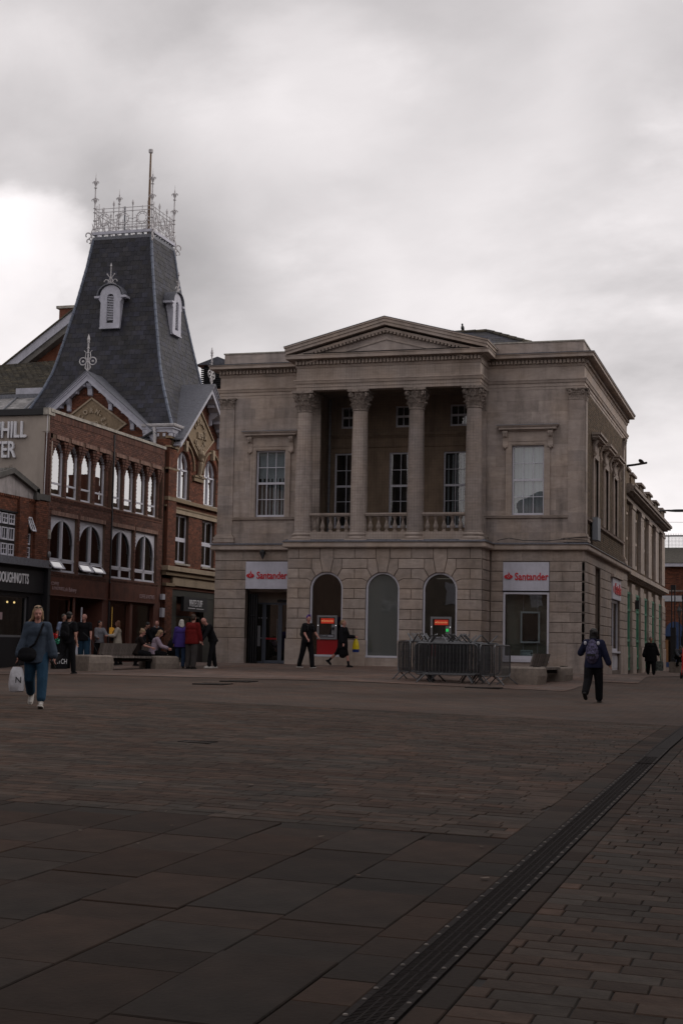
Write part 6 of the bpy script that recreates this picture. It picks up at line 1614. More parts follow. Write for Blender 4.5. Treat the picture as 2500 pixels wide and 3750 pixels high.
text('WHITE STUFF', .42, (XA+.21, 63.85, 1.86), 'E', m=whitel, parent=ws, ext=.006, sx=.62, off=.004)
MB(FA).box(62.95, 63.8, .20, .21, 1.63, 1.66).build('underline', whitel, ws); MB(FA).box(63.95, 64.8, .20, .21, 1.62, 1.65).build('underline', whitel, ws)
# rest of the corn exchange body and the roofs to the left
MB().box(-34, -26.5, 61.4, 68.2, -1, 9.6).build('core', brick_r, ce)
lb = thing('hall_building', 'old slate roofed hall with white verge board and brick chimney left of the tower', 'building', (-40, 74, -.8))
# gable end facing the square: verge rises to the right behind the tower
MB().add([(-52, 74, 6), (-36.0, 74, 6), (-36.0, 74, 18.6), (-36.4, 74, 18.6), (-52, 74, 7.4), (-52, 74.5, 6), (-36.0, 74.5, 6), (-36.0, 74.5, 18.6), (-36.4, 74.5, 18.6), (-52, 74.5, 7.4)], [(0, 1, 2, 3, 4), (5, 9, 8, 7, 6), (4, 3, 8, 9), (3, 2, 7, 8)]).build('gable_wall', brick_r, lb)
def verge(lo, hi, y0_, y1_, nm, m):
    a0, b0 = (-46.0, 11.95), (-36.2, 18.89)
    MB().add([(a0[0], y, a0[1]+k) if s_ == 0 else (b0[0], y, b0[1]+k) for y in (y0_, y1_) for k, s_ in ((lo, 0), (lo, 1), (hi, 1), (hi, 0))], [(0, 1, 2, 3), (4, 7, 6, 5), (0, 4, 5, 1), (3, 2, 6, 7), (0, 3, 7, 4), (1, 5, 6, 2)]).build(nm, m, lb)
verge(-.55, -.02, 73.3, 73.4, 'verge_board', whitep); verge(-.9, -.5, 73.4, 74.0, 'verge_soffit', mat('grey_soffit', (.16, .15, .14), .9, noise=.4, nscale=4)); verge(-.02, .06, 73.2, 76, 'verge_tile', oldslate)
MB().box(-39.0, -36.6, 75, 76.5, 12, 18.65).build('chimney', brick_r, lb); MB().box(-39.15, -36.5, 74.9, 76.6, 18.65, 18.8).build('chimney_cap', coping, lb)
ml = MB(); ml.add([(-46, 73.2, 14.9-.3), (-37.4, 73.2, 15.45), (-37.4, 66.5, 12.7), (-46, 66.5, 12.2)], [(0, 1, 2, 3)]); 
rf = MB().add([(-48, 73.3, 14.45), (-34, 73.3, 15.5), (-33, 66.2, 12.35), (-48, 66.2, 12.2), (-48, 73.3, 14.2), (-34, 73.3, 15.2), (-33, 66.2, 12.1), (-48, 66.2, 11.9)], [(0, 1, 2, 3), (4, 7, 6, 5), (3, 2, 6, 7), (0, 3, 7, 4), (1, 5, 6, 2), (0, 4, 5, 1)]).build('roof', oldslate, lb)
sl_ = MB()
for r in range(28):
    t = r/28; y = 66.25+7.0*t; z = 12.25+2.7*t; u = -42.5+(.17 if r % 2 else 0)
    while u < -33.5:
        zz_ = z+(u+48)/14*.55*t; sl_.add([(u, y-.02, zz_+.06), (u+.33, y-.02, zz_+.06), (u+.33, y+.28, zz_+.135), (u, y+.28, zz_+.135), (u, y-.02, zz_+.0), (u+.33, y-.02, zz_+0)], [(0, 1, 2, 3), (0, 4, 5, 1)]); u += .345
sl_.build('slate', oldslate, rf, kind='stuff')
MB().box(-37.0, -32, 73.0, 73.2, 15.05, 15.35).build('lead_flashing', lead, lb)
gs = MB()
skylight = thing('skylight', 'flaking glazed rooflight strip behind the parapet left of the tower', 'skylight', (-37, 62, 8.6))
MB().add([(-44, 60.5, 10.0), (-32.9, 60.5, 10.0), (-34.0, 64.6, 11.75), (-44, 64.6, 11.75), (-44, 60.5, 9.8), (-32.9, 60.5, 9.8), (-34, 64.6, 11.5), (-44, 64.6, 11.5)], [(0, 1, 2, 3), (4, 7, 6, 5), (0, 4, 5, 1), (3, 2, 6, 7)]).build('pane', mat('flaking_glass', (.26, .25, .25), .6, noise=.9, nscale=3, stain=.6), skylight)
for u in range(9): MB().tube([(-33.6-u*1.1, 60.5, 10.02), (-34.6-u*1.1, 64.6, 11.78)], .05, 5).build('glazing_bar', lead, skylight)
MB().box(-44, -33.9, 64.6, 64.9, 11.5, 11.95).build('top_flashing', lead, skylight); MB().box(-44, -33, 60.4, 60.5, 8.2, 10.0).build('upstand', lead, skylight)
pod = thing('roof_cowl', 'small rounded grey cowl on the slate roof beside the tower hip', 'vent', (-35.7, 65.5, 12.2)); MB().box(-36.1, -34.6, 65.2, 66.1, 11.9, 12.35).build('cowl_box', whitep, pod)

# ================================================================== BUILDINGS OUT OF FRAME that close the square, shade it and stand in the window reflections
sq = mat('opposite_wall', (.20, .13, .10), .9, var=.1, noise=.3, nscale=1); sq2 = mat('opposite_stone', (.26, .22, .19), .9, noise=.3, nscale=1)
def opp(x0, x1, y0, y1, h, m, lab, gable=None, wins=None):
    t_ = thing('terrace_building', lab, 'building', ((x0+x1)/2, (y0+y1)/2, -1.2))
    MB().box(x0, x1, y0, y1, -1.8, h).build('wall', m, t_)
    if gable:
        if gable == 'Y': P = [(x0, y0-.2, h), (x1, y0-.2, h), ((x0+x1)/2, y0-.2, h+2.6), (x0, y1+.2, h), (x1, y1+.2, h), ((x0+x1)/2, y1+.2, h+2.6)]; Fc = [(0, 1, 2), (3, 5, 4), (0, 2, 5, 3), (1, 4, 5, 2), (0, 3, 4, 1)]
        else: P = [(x0-.2, y0, h), (x0-.2, y1, h), (x0-.2, (y0+y1)/2, h+2.6), (x1+.2, y0, h), (x1+.2, y1, h), (x1+.2, (y0+y1)/2, h+2.6)]; Fc = [(0, 1, 2), (3, 5, 4), (0, 2, 5, 3), (1, 4, 5, 2), (0, 3, 4, 1)]
        MB().add(P, Fc).build('roof', oldslate, t_)
    if wins:
        wm = MB()
        for (fx, a, b) in wins:
            n_ = int((b-a)/2.6)
            for i in range(n_):
                u = a+(i+.5)*(b-a)/n_
                for z in (3.4, 6.4):
                    if z+1.6 > h: continue
                    if fx == 'N': wm.box(u-.55, u+.55, y1, y1+.03, z, z+1.7)
                    if fx == 'W': wm.box(x0-.03, x0, u-.55, u+.55, z, z+1.7)
                    if fx == 'S': wm.box(u-.55, u+.55, y0-.03, y0, z, z+1.7)
        wm.build('window', pvc, t_)
    return t_
opp(-44, -32, -24, -12, 10.5, sq, 'plain brick terrace behind the viewer at the left end of the square', 'Y', [('N', -44, -32)])
t_ = opp(-32, -20, -24, -12, 8.2, sq2, 'pale stone jewellery shop behind the viewer', None, [('N', -32, -20)])
text('PANDORA', 1.0, (-30, -11.9, 3.3), 'B', m=whitel, parent=t_, ext=.03, sx=1.0)
opp(-20, -8, -24, -12, 11.5, sq, 'tall brick terrace behind the viewer with gable roof', 'Y', [('N', -20, -8)])
opp(-8, 8, -24, -12, 9.6, sq2, 'broad stone fronted terrace directly behind the viewer', 'Y', [('N', -8, 8)])
opp(8, 20, -24, -4, 12.0, sq, 'brick terrace behind the viewer on the right', 'Y', [('N', 8, 20)])
opp(10, 22, -4, 12, 10.0, sq2, 'stone terrace on the right side of the square near the viewer', 'X', [('W', -4, 12)])
opp(9, 22, 12, 30, 11.0, sq, 'brick terrace on the right side of the square', 'X', [('W', 12, 30)])
opp(8.5, 22, 30, 48, 12.5, sq2, 'unseen stone terrace facing the side street corner, made tall for shade', None, [('W', 30, 48)])
opp(8.5, 22, 48, 72, 15.0, sq, 'unseen brick terrace opposite the bank flank, made tall to shade it', 'X', [('W', 48, 72)])  # this unseen terrace and its neighbours are raised to shade the bank flank
opp(8.5, 22, 72, 100, 13.5, sq2, 'unseen stone terrace farther along the side street, made tall for shade', None, [('W', 72, 100)])
opp(-40, -26, 8, 37.9, 8.5, sq, 'brick terrace on the left side of the square', 'X', None)
opp(-46, -30, -12, 8, 9.5, sq2, 'stone terrace on the left side near the viewer', None, None)
# ================================================================== CROWD BARRIERS
def make_barrier():
    t_ = thing('crowd_barrier', 'galvanised steel crowd barrier', 'barrier', (0, 0, 0), 'steel crowd barriers')
    W_, H0, H1 = 1.82, .25, 1.14; r = .12
    def rr(x0, x1, z0, z1):
        P = []
        for cx_, cz_, a0 in ((x1-r, z1-r, 0), (x0+r, z1-r, 90), (x0+r, z0+r, 180), (x1-r, z0+r, 270)):
            for k in range(5): a = R(a0+90*k/4); P.append((cx_+r*math.cos(a), 0, cz_+r*math.sin(a)))
        return P
    MB().tube(rr(-W_/2, W_/2, H0, H1), .021, 7, closed=True).build('frame', steel, t_, local=True, smooth=True)
    n_ = 17; bp = None
    for k in range(n_):
        x = -W_/2+W_*(k+1)/(n_+1)
        if bp is None: bp = MB().tube([(0, 0, H0), (0, 0, H1)], .0085, 5).build('bar', steel, t_, local=True); o_ = bp
        else: o_ = bp.copy(); COL.objects.link(o_); o_.parent = t_
        o_.location = (x, 0, 0)
    for x, q in ((-W_/2+.30, 1), (W_/2-.30, -1)):
        f_ = MB()
        for s_ in (-1, 1): f_.tube([(x, 0, H0+.01), (x+s_*q*.20, s_*.26, .02)], .018, 6)
        f_.build('foot', steel, t_, local=True, smooth=True)
    for s_ in (-1, 1): MB().tube([(s_*(W_/2+.02), 0, .55), (s_*(W_/2+.05), 0, .6), (s_*(W_/2+.05), 0, .68), (s_*(W_/2+.02), 0, .7)], .009, 5).build('hook', steel, t_, local=True)
    return t_
barrier = make_barrier(); used_b = [False]
def put_barrier(x, y, rz, lab=None, flip=False, lean=0.0, dz=0.0):
    o_ = barrier if not used_b[0] else copy_tree(barrier); used_b[0] = True
    o_.location = (x, y, gz(x, y)+.012+dz+(1.43 if flip else 0)); o_.rotation_euler = (R(lean)+(PI if flip else 0), 0, R(rz))
    if lab: o_['label'] = lab
    return o_
put_barrier(-9.42, 42.55, 3, 'front upright barrier of the barrier stack, nearest the viewer')
ups = 'upright steel barrier packed inside the stack behind the front barrier'; dns = 'upside down steel barrier in the stack with its feet sticking up'
random.seed(11)
for i in range(11):
    put_barrier(-9.50-.03*i+random.uniform(-.05, .05)+(random.choice((-.38, -.2, 0, .15)) if i % 2 == 0 else 0), 42.85+.155*i, 3+random.uniform(-2, 2), (dns if i % 2 == 0 else ups), flip=(i % 2 == 0), dz=-.02 if i % 2 == 0 else 0)
for i in range(8):
    put_barrier(-9.15-.05*i+random.uniform(-.06, .06)+(random.choice((-.55, -.3, .1, .3)) if i % 2 == 0 else 0), 42.93+.21*i, 4+random.uniform(-3, 3), (dns if i % 2 == 0 else ups), flip=(i % 2 == 0), dz=-.02 if i % 2 == 0 else 0)
put_barrier(-10.85, 43.3, 115, 'angled barrier standing at the left end of the barrier stack')
put_barrier(-8.30, 43.0, 88, 'angled barrier leaning against the right side of the barrier stack, the nearer one')
put_barrier(-7.84, 42.85, 86, 'angled barrier at the far right of the stack, before the large bank window')
# ================================================================== BENCHES
def bench(x0, y0, x1, y1, lab, slats):
    A_, B_ = Vector((x0, y0)), Vector((x1, y1)); D_ = (B_-A_); L_ = D_.length; an = math.atan2(D_.y, D_.x); c = (A_+B_)/2
    zb = gz(c.x, c.y)
    t_ = thing('bench', lab, 'bench', (c.x, c.y, zb), 'concrete and timber benches', rz=an)
    def blk(u0, u1):
        b = MB(); w = .52; P = [(u0, -w, -.06), (u1, -w, -.06), (u1, w, -.06), (u0, w, -.06), (u0-.0, -w-.04, .22), (u1, -w-.04, .22), (u1, w+.04, .22), (u0, w+.04, .22), (u0+.02, -w-.02, .42), (u1-.02, -w-.02, .42), (u1-.02, w+.02, .42), (u0+.02, w+.02, .42), (u0+.07, -w+.03, .47), (u1-.07, -w+.03, .47), (u1-.07, w-.03, .47), (u0+.07, w-.03, .47)]
        F = [(0, 3, 2, 1), (12, 13, 14, 15)]
        for k in range(3):
            for i in range(4): F.append((4*k+i, 4*k+(i+1) % 4, 4*k+4+(i+1) % 4, 4*k+4+i))
        b.add(P, F); b.build('concrete_block', concrete, t_, local=True)
    blk(-L_/2-.45, -L_/2+.45); blk(L_/2-.45, L_/2+.45)
    n_ = int((L_-.9)/.105)
    sl = MB().box(0, .095, -.44, .44, .385, .455).build('seat_slat', timber, t_, local=True); bs = None
    for k in range(n_):
        o_ = sl if k == 0 else sl.copy()
        if k: COL.objects.link(o_); o_.parent = t_
        o_.location = (-L_/2+.45+.105*k, 0, 0)
    MB().box(-L_/2+.3, L_/2-.3, -.3, -.22, .28, .38).build('bearer', castiron, t_, local=True); MB().box(-L_/2+.3, L_/2-.3, .22, .3, .28, .38).build('bearer', castiron, t_, local=True)
    u = slats[0]; k = 0; mb_ = MB().add([(0, 0, .47), (.095, 0, .47), (.095, -.12, .86), (0, -.12, .86), (0, .05, .47), (.095, .05, .47), (.095, -.07, .86), (0, -.07, .86)], [(0, 1, 2, 3), (4, 7, 6, 5), (0, 4, 5, 1), (1, 5, 6, 2), (2, 6, 7, 3), (3, 7, 4, 0)]).build('back_slat', timber, t_, local=True)
    while u < slats[1]:
        o_ = mb_ if k == 0 else mb_.copy()
        if k: COL.objects.link(o_); o_.parent = t_
        o_.location = (u, .06, 0); u += .103; k += 1
    s_ = MB()
    for e in (-1, 1):
        for q in (-.12, 0, .12): s_.tube([(e*L_/2+q, -.50, .40), (e*L_/2+q, -.46, .475), (e*L_/2+q, -.3, .485)], .012, 4)
    s_.build('skate_stop', castiron, t_, local=True)
    return t_
bench(-21.6, 44.75, -20.15, 46.75, 'long concrete ended bench with two people sitting on it', (-1.0, 1.0))
bench(-7.45, 44.35, -7.05, 47.1, 'concrete ended bench in front of the large right bank window', (-.6, .95))

# ================================================================== PEOPLE
fabrics = {}
def fabric(name, col, **k):
    k.setdefault('noise', .25); k.setdefault('nscale', 9)
    return mat('cloth_'+name, col, .95, spec=.12, bump=.6, bscale=14, **k)
SK = mat('skin', (.36, .19, .14), .6, noise=.1, nscale=20); SK2 = mat('skin_pink', (.42, .21, .17), .6, noise=.1, nscale=20)
eye_m = mat('eye_dark', (.02, .015, .012), .3); lip_m = mat('lip', (.28, .09, .08), .5)
def remesh(mb, name, m, parent, vs, sm=3):
    me = bpy.data.meshes.new(name); me.from_pydata(mb.v, [], mb.f)
    bm = bmesh.new(); bm.from_mesh(me); bmesh.ops.recalc_face_normals(bm, faces=bm.faces); bm.to_mesh(me); bm.free()
    o = bpy.data.objects.new(name, me); COL.objects.link(o)
    r = o.modifiers.new('r', 'REMESH'); r.mode = 'VOXEL'; r.voxel_size = vs; r.use_smooth_shade = True
    s_ = o.modifiers.new('s', 'SMOOTH'); s_.factor = .5; s_.iterations = sm
    dg = bpy.context.evaluated_depsgraph_get(); me2 = bpy.data.meshes.new_from_object(o.evaluated_get(dg)); bpy.data.objects.remove(o)
    me2.materials.clear(); me2.materials.append(m)
    for p in me2.polygons: p.use_smooth = True
    o = bpy.data.objects.new(name, me2); COL.objects.link(o); o.parent = parent; return o
def V3(*a): return Vector(a)
def person(label, x, y, H, head, pose=None, top=None, bottom=None, hair=('short', None), skin=None, shoes=None, fem=False, fine=False, heavy=1.0, zoff=0.0, group=None):
    p = dict(tl=6, kl=8, tr=-8, kr=4, al=8, el=14, ar=-6, er=10, abl=10, abr=10, lean=2, hp=0, hy=0, fl=0, frt=0); p.update(pose or {})
    s = H/1.72; skin = skin or SK; vs = .0095 if fine else .013
    L_ = R(p['lean']); sp = V3(0, -math.sin(L_), math.cos(L_)); pel = V3(0, 0, .93)
    sw = .165 if fem else .185; hw_ = .095
    def legj(side, t, k):
        h = pel+V3(side*hw_, 0, -.02); a = R(t); b = R(t-k); ab = R(3)*side
        kn = h+V3(math.sin(ab)*.43, -math.sin(a)*.43, -math.cos(a)*.43); an = kn+V3(0, -math.sin(b)*.42, -math.cos(b)*.42); return h, kn, an
    HL, KL, AL = legj(1, p['tl'], p['kl']); HR_, KR, AR = legj(-1, p['tr'], p['kr'])
    def armj(side, a, e, ab, tw=0):
        sh = pel+sp*.475+V3(side*sw, 0, 0); A1 = R(a)-L_*0; B1 = R(ab)*side
        u = V3(math.sin(B1), -math.sin(A1)*math.cos(B1), -math.cos(A1)*math.cos(B1)); el = sh+u*.29
        A2 = R(a+e); B2 = R(ab-tw)*side
        f = V3(math.sin(B2), -math.sin(A2)*math.cos(B2), -math.cos(A2)*math.cos(B2)); wr = el+f*.25; return sh, el, wr, f
    SL_, EL, WL, FL_ = armj(1, p['al'], p['el'], p['abl'], p.get('twl', 0)); SR, ER, WR, FR_ = armj(-1, p['ar'], p['er'], p['abr'], p.get('twr', 0))
    low = min(AL.z, AR.z)-.085; sh_ = V3(0, 0, -low)
    nb_ = pel+sp*.52; hdv = V3(0, -math.sin(L_+R(p['hp'])), math.cos(L_+R(p['hp']))); hc = nb_+hdv*.175
    pts = [pel, HL, KL, AL, HR_, KR, AR, SL_, EL, WL, SR, ER, WR, nb_, hc]
    for q in pts: q += sh_
    t_ = thing('person', label, 'person', (x, y, gz(x, y)+.012+zoff), group, rz=R(head))
    Sc = lambda v: v*s
    b = MB(lambda u, d, z: (u*s, d*s, z*s)); hv = heavy
    def cap(m_, a, ra, c, rc, **k): m_.cap(a, ra, c, rc, **k)
    HR = Matrix.Rotation(R(p['hy']), 3, 'Z') @ Matrix.Rotation(R(p['hp'])+L_, 3, 'X')
    H_ = lambda vx, vy, vz: hc+HR @ V3(vx, vy, vz)
    # body: torso, limbs, neck, head with nose, brow, chin and ears
    b.ell(pel+V3(0, 0, .02), (.155*hv, .105*hv, .12)); b.ell(pel+sp*.16, (.135*hv, .10*hv, .14)); b.ell(pel+sp*.34, (.155 if fem else .17, .11, .17))
    b.cap(pel+sp*.10, .12*hv, pel+sp*.38, .125, fl=.8)
    b.cap(SL_, .055, SR, .055); b.cap(nb_-sp*.06, .06, hc-hdv*.06, .05)
    for h, k, a in ((HL, KL, AL), (HR_, KR, AR)): b.cap(h, .085*hv, k, .055); b.cap(k, .056, k*.6+a*.4, .056); b.cap(k*.6+a*.4, .056, a, .036)
    for sd, sh2, e, w, f in ((1, SL_, EL, WL, FL_), (-1, SR, ER, WR, FR_)):
        b.cap(sh2, .055, e, .04); b.cap(e, .042, w, .026)
        ax = V3(0, 1, 0) if abs(f.y) < .8 else V3(0, 0, 1); side = (ax-f*ax.dot(f)).normalized(); up = f.cross(side)*sd
        b.cap(w, .024, w+f*.06, .03, fl=.62)
        for i in range(4):
            o_ = side*((i-1.5)*.019); ln = (.062, .074, .078, .066)[i]; k0 = w+f*.075+o_; k1 = k0+f*ln*.5-up*.008*sd*0+V3(0, 0, 0); k2 = k1+(f*.75+up*.5).normalized()*ln*.5
            b.cap(k0, .0095, k1, .0088, n=7); b.cap(k1, .0088, k2, .0075, n=7)
        th = w+f*.03-side*.022; b.cap(th, .011, th-side*.028+f*.03, .0095, n=7); b.cap(th-side*.028+f*.03, .0095, th-side*.032+f*.058, .008, n=7)
    b.ell(H_(0, .01, .02), (.074, .092, .098), HR, 16, 12); b.ell(H_(0, -.02, -.035), (.058, .068, .075), HR, 14, 10); b.ell(H_(0, -.048, -.085), (.030, .026, .022), HR, 8, 6)
    b.cap(H_(0, -.083, .012), .010, H_(0, -.103, -.022), .0135, n=8); b.ell(H_(0, -.070, .032), (.052, .018, .012), HR, 8, 6)
    for sg in (-1, 1): b.ell(H_(sg*.076, .008, -.005), (.011, .02, .03), HR, 8, 6)
    body = remesh(b, 'body', skin, t_, vs*s, 2)
    ey = MB(lambda u, d, z: (u*s, d*s, z*s))
    for sg in (-1, 1): ey.ell(H_(sg*.031, -.081, .012), (.011, .007, .006), HR, 8, 5)
    ey.build('eyes', eye_m, t_, local=True); MB(lambda u, d, z: (u*s, d*s, z*s)).ell(H_(0, -.086, -.052), (.022, .008, .006), HR, 8, 5).build('mouth', lip_m, t_, local=True)
    # hair
    st, hm = hair
    if st != 'bald':
        h = MB(lambda u, d, z: (u*s, d*s, z*s))
        h.ell(H_(0, .025, .045), (.084, .092, .088), HR, 14, 10)
        h.ell(H_(0, .045, -.005), (.080, .075, .085), HR, 12, 8)
        if st in ('long', 'bob', 'curly'):
            for sg in (-1, 1): h.cap(H_(sg*.066, .015, .03), .03, H_(sg*.082, .02, -.10), .03)
            h.cap(H_(0, .06, .0), .075, H_(0, .075, -.12), .07, fl=.7)
        if st == 'long':
            h.cap(H_(-.03, .08, -.1), .06, H_(-.05, .10, -.22), .05, fl=.6); h.cap(H_(.06, .06, -.1), .035, H_(.09, .05, -.24), .02); h.cap(H_(-.07, .05, -.1), .035, H_(-.16, .06, -.20), .022)
        if st == 'curly':
            for i in range(40):
                a = random.uniform(0, 2*PI); e = random.uniform(-.3, 1.2); h.ell(H_(math.cos(a)*.085*math.cos(e), .03+math.sin(a)*.09*math.cos(e) if math.sin(a) > -.55 else .0, .03+.085*math.sin(e)), (.03, .03, .03), None, 7, 5)
            h.ell(H_(0, .05, .0), (.10, .08, .11), HR)
        if st == 'bun': h.ell(H_(0, .10, .09), (.04, .04, .04), HR, 8, 6)
        if st == 'quiff':
            for i in range(14): h.cap(H_(random.uniform(-.05, .05), random.uniform(-.07, .03), .095), .022, H_(random.uniform(-.06, .06), random.uniform(-.09, .03), .14), .012, n=6)
        if st == 'tail': h.ell(H_(0, .115, .03), (.03, .04, .04), HR, 8, 6); h.cap(H_(0, .12, .02), .025, H_(0, .14, -.08), .015)
        if st == 'cap': h.ell(H_(0, -.06, .07), (.06, .06, .012), HR, 10, 6)
        for i in range(26):
            a = random.uniform(.15*PI, .85*PI); e = random.uniform(.0, 1.4); h.ell(H_(math.cos(a)*.082*math.cos(e), .02+math.sin(a)*.095*math.cos(e), .035+.095*math.sin(e)), (.02, .02, .014), None, 6, 4)
        remesh(h, 'hair', hm, t_, .010*s, 2)
    # clothes
    if top:
        tm, slv, loose, ln = top[:4]; g_ = .016+loose
        c = MB(lambda u, d, z: (u*s, d*s, z*s))
        c.ell(pel+sp*.38, (.165+g_ if fem else .18+g_, .118+g_, .16)); c.cap(pel+sp*.06, .135*hv+g_, pel+sp*.38, .125+g_, fl=.82)
        c.cap(SL_-V3(.02, 0, 0), .058+g_*.6, SR+V3(.02, 0, 0), .058+g_*.6); c.ell(nb_-sp*.02, (.075, .07, .05))
        if ln > 0: c.skin([[tuple(q_+V3(math.cos(2*PI*i/18)*(rx_*hv+g_), math.sin(2*PI*i/18)*(ry_*hv+g_), 0)) for i in range(18)] for q_, rx_, ry_ in ((pel+sp*.30, .145, .10), (pel+sp*.12, .150, .112), (pel, .168, .125), (pel+V3(0, 0, -ln*.6), .176, .130), (pel+V3(0, 0, -ln-.03), .180, .134))])
        for sh2, e, w in ((SL_, EL, WL), (SR, ER, WR)):
            if slv == 'short': c.cap(sh2, .060+g_*.6, sh2*.35+e*.65, .058+g_*.6)
            else:
                c.cap(sh2, .060+g_*.6, e, .048+g_*.7); c.cap(e, .048+g_*.7, e*.12+w*.88, .032+g_*.8 if slv != 'puff' else .055+g_)
                if slv == 'puff': c.cap(e, .05+g_, e*.35+w*.65, .058+g_)
        if 'hood' in top: c.ell(nb_+V3(0, .07, .03), (.085, .06, .07))
        if 'collar' in top: c.cap(nb_-sp*.02, .075, nb_+sp*.04, .07)
        remesh(c, top[4] if len(top) > 4 and top[4] not in ('hood', 'collar') else 'top', tm, t_, .0125*s if fine else .016*s, 3)
    if bottom:
        bm_, kind_ = bottom[:2]; bg = .014+(bottom[2] if len(bottom) > 2 else 0)
        c = MB(lambda u, d, z: (u*s, d*s, z*s))
        c.ell(pel+V3(0, 0, .0), (.158*hv+bg, .11*hv+bg, .12))
        if kind_ == 'skirt':
            c.cap(pel+V3(0, 0, -.02), .14*hv+bg, pel+V3(0, 0, -.42), .15*hv+bg, fl=.85)
        else:
            for h, k, a in ((HL, KL, AL), (HR_, KR, AR)):
                e = .96 if kind_ == 'trousers' else .80
                c.cap(h, .092*hv+bg, k, .064*hv+bg); c.cap(k, .064*hv+bg, k*(1-e)+a*e, .050+bg)
        remesh(c, 'skirt' if kind_ == 'skirt' else 'trousers', bm_, t_, .0125*s if fine else .016*s, 2)
        if kind_ == 'skirt':
            c = MB(lambda u, d, z: (u*s, d*s, z*s))
            for h, k, a in ((HL, KL, AL), (HR_, KR, AR)): c.cap(h, .085, k, .060); c.cap(k, .060, a, .042)
            remesh(c, 'tights', bm_, t_, .016*s, 2)
    for (k, a, ft) in ((KL, AL, p['fl']), (KR, AR, p['frt'])):
        d = (a-k).normalized(); an = R(ft); c = MB(lambda u, dd, z: (u*s, dd*s, z*s))
        fw_ = V3(0, -math.cos(an), math.sin(an)); upv = V3(0, math.sin(an), math.cos(an))
        hl = a-upv*.045+V3(0, .0, 0)-fw_*.045
        c.cap(hl, .042, hl+fw_*.09, .045, fl=.8); c.cap(hl+fw_*.06, .044, hl+fw_*.185-upv*.012, .034, fl=.9); c.cap(a-upv*.02, .045, a+upv*.03, .045)
        so = remesh(c, 'shoe', (shoes or (black, black))[0], t_, .011*s, 1)
        c = MB(lambda u, dd, z: (u*s, dd*s, z*s)); O_ = [(-.042, -.05), (.042, -.05), (.048, .10), (.044, .19), (.02, .225), (-.02, .225), (-.044, .19), (-.048, .10)]
        base_ = hl-upv*.042; c.skin([[tuple(base_+V3(q, 0, 0)+fw_*r_+upv*h_) for q, r_ in O_] for h_ in (-.002, .022)])
        c.build('sole', (shoes or (black, black))[1], so, local=True)
    info = dict(WL=WL*s, WR=WR*s, nb=nb_*s, sp=sp, pel=pel*s, hc=hc*s, SL=SL_*s, SR=SR*s, o=t_, s=s, H_=lambda a_, b__, c_: H_(a_, b__, c_)*s, FL=FL_, FR=FR_)
    return info
def world_of(inf, v):
    o = inf['o']; a = o.rotation_euler.z; v = Vector(v); return Vector((o.location.x+math.cos(a)*v.x-math.sin(a)*v.y, o.location.y+math.sin(a)*v.x+math.cos(a)*v.y, o.location.z+v.z))
def held(inf, name, label, cat, at):
    """an Empty standing where the thing hangs, turned like its holder; parts are built in the holder's own axes"""
    w = world_of(inf, at); t_ = thing(name, label, cat, tuple(w), rz=inf['o'].rotation_euler.z); at = Vector(at)
    return t_, (lambda u, d, z: (u-at.x, d-at.y, z-at.z))
def backpack(inf, label, m, size=1.0, trim=None):
    nb_, sp = inf['nb'], inf['sp']; c = nb_-sp*(.26*size)+Vector((0, .20*size, 0)); t_, f = held(inf, 'backpack', label, 'backpack', c)
    b = MB(f); rot = Matrix.Rotation(-math.atan2(sp.y, sp.z)*0, 3, 'X')
    b.ell(c, (.155*size, .095*size, .235*size)); b.ell(c+Vector((0, .0, -.10*size)), (.16*size, .10*size, .14*size)); b.ell(c+Vector((0, .08*size, -.09*size)), (.11*size, .05*size, .11*size)); b.cap(c+Vector((0, -.02, .2*size)), .10*size, c+Vector((0, -.02, -.16*size)), .13*size, fl=.6)
    remesh(b, 'bag_body', m, t_, .014, 2)
    st = MB(f)
    for q, S_ in ((1, inf['SL']), (-1, inf['SR'])): st.tube([c+Vector((q*.08, -.06, .20*size)), Vector((S_.x*.62, S_.y+.02, S_.z+.075)), Vector((S_.x*.66, S_.y-.12, S_.z-.02)), Vector((S_.x*.75, S_.y-.13, S_.z-.16)), Vector((S_.x*.85, S_.y, S_.z-.30))], .017, 6)
    st.build('strap', trim or black, t_, local=True)
    return t_, f, c
blk = fabric('black', (.010, .010, .012)); navy = fabric('navy', (.018, .02, .045)); denim = fabric('denim', (.024, .058, .10)); ddenim = fabric('dark_denim', (.018, .032, .065)); 
tealb = fabric('slate_blue', (.048, .064, .090)); whitec = fabric('white', (.55, .55, .62)); creamc = fabric('cream', (.36, .32, .27)); greyc = fabric('grey_check', (.17, .17, .19)); lilac = fabric('lilac', (.30, .24, .30)); purp = fabric('purple', (.055, .035, .18)); redc = fabric('red', (.13, .012, .012)); greyt = fabric('grey_trousers', (.055, .05, .05)); darkbr = fabric('dark_brown', (.018, .013, .012))
hblond = mat('hair_blond', (.30, .20, .12), .6, noise=.5, nscale=25, bump=.6, bscale=60); hbrown = mat('hair_brown', (.045, .025, .015), .6, noise=.5, nscale=25, bump=.6, bscale=60); hblack = mat('hair_black', (.010, .009, .009), .6); hwhite = mat('hair_white', (.52, .50, .47), .7, noise=.3, nscale=25, bump=.6, bscale=60); hpurp = mat('hair_purple', (.09, .03, .22), .6, noise=.5, nscale=30); hred = mat('hair_auburn', (.12, .045, .02), .6, noise=.5, nscale=25, bump=.6, bscale=60); hgrey = mat('hair_grey', (.10, .09, .08), .7)
sneak = (mat('shoe_white', (.42, .40, .38), .6, noise=.3, nscale=30), mat('sole_white', (.5, .48, .45), .6)); bsh = (blk, mat('sole_black', (.012, .012, .012), .7)); skate = (blk, MATS['sole_white'])
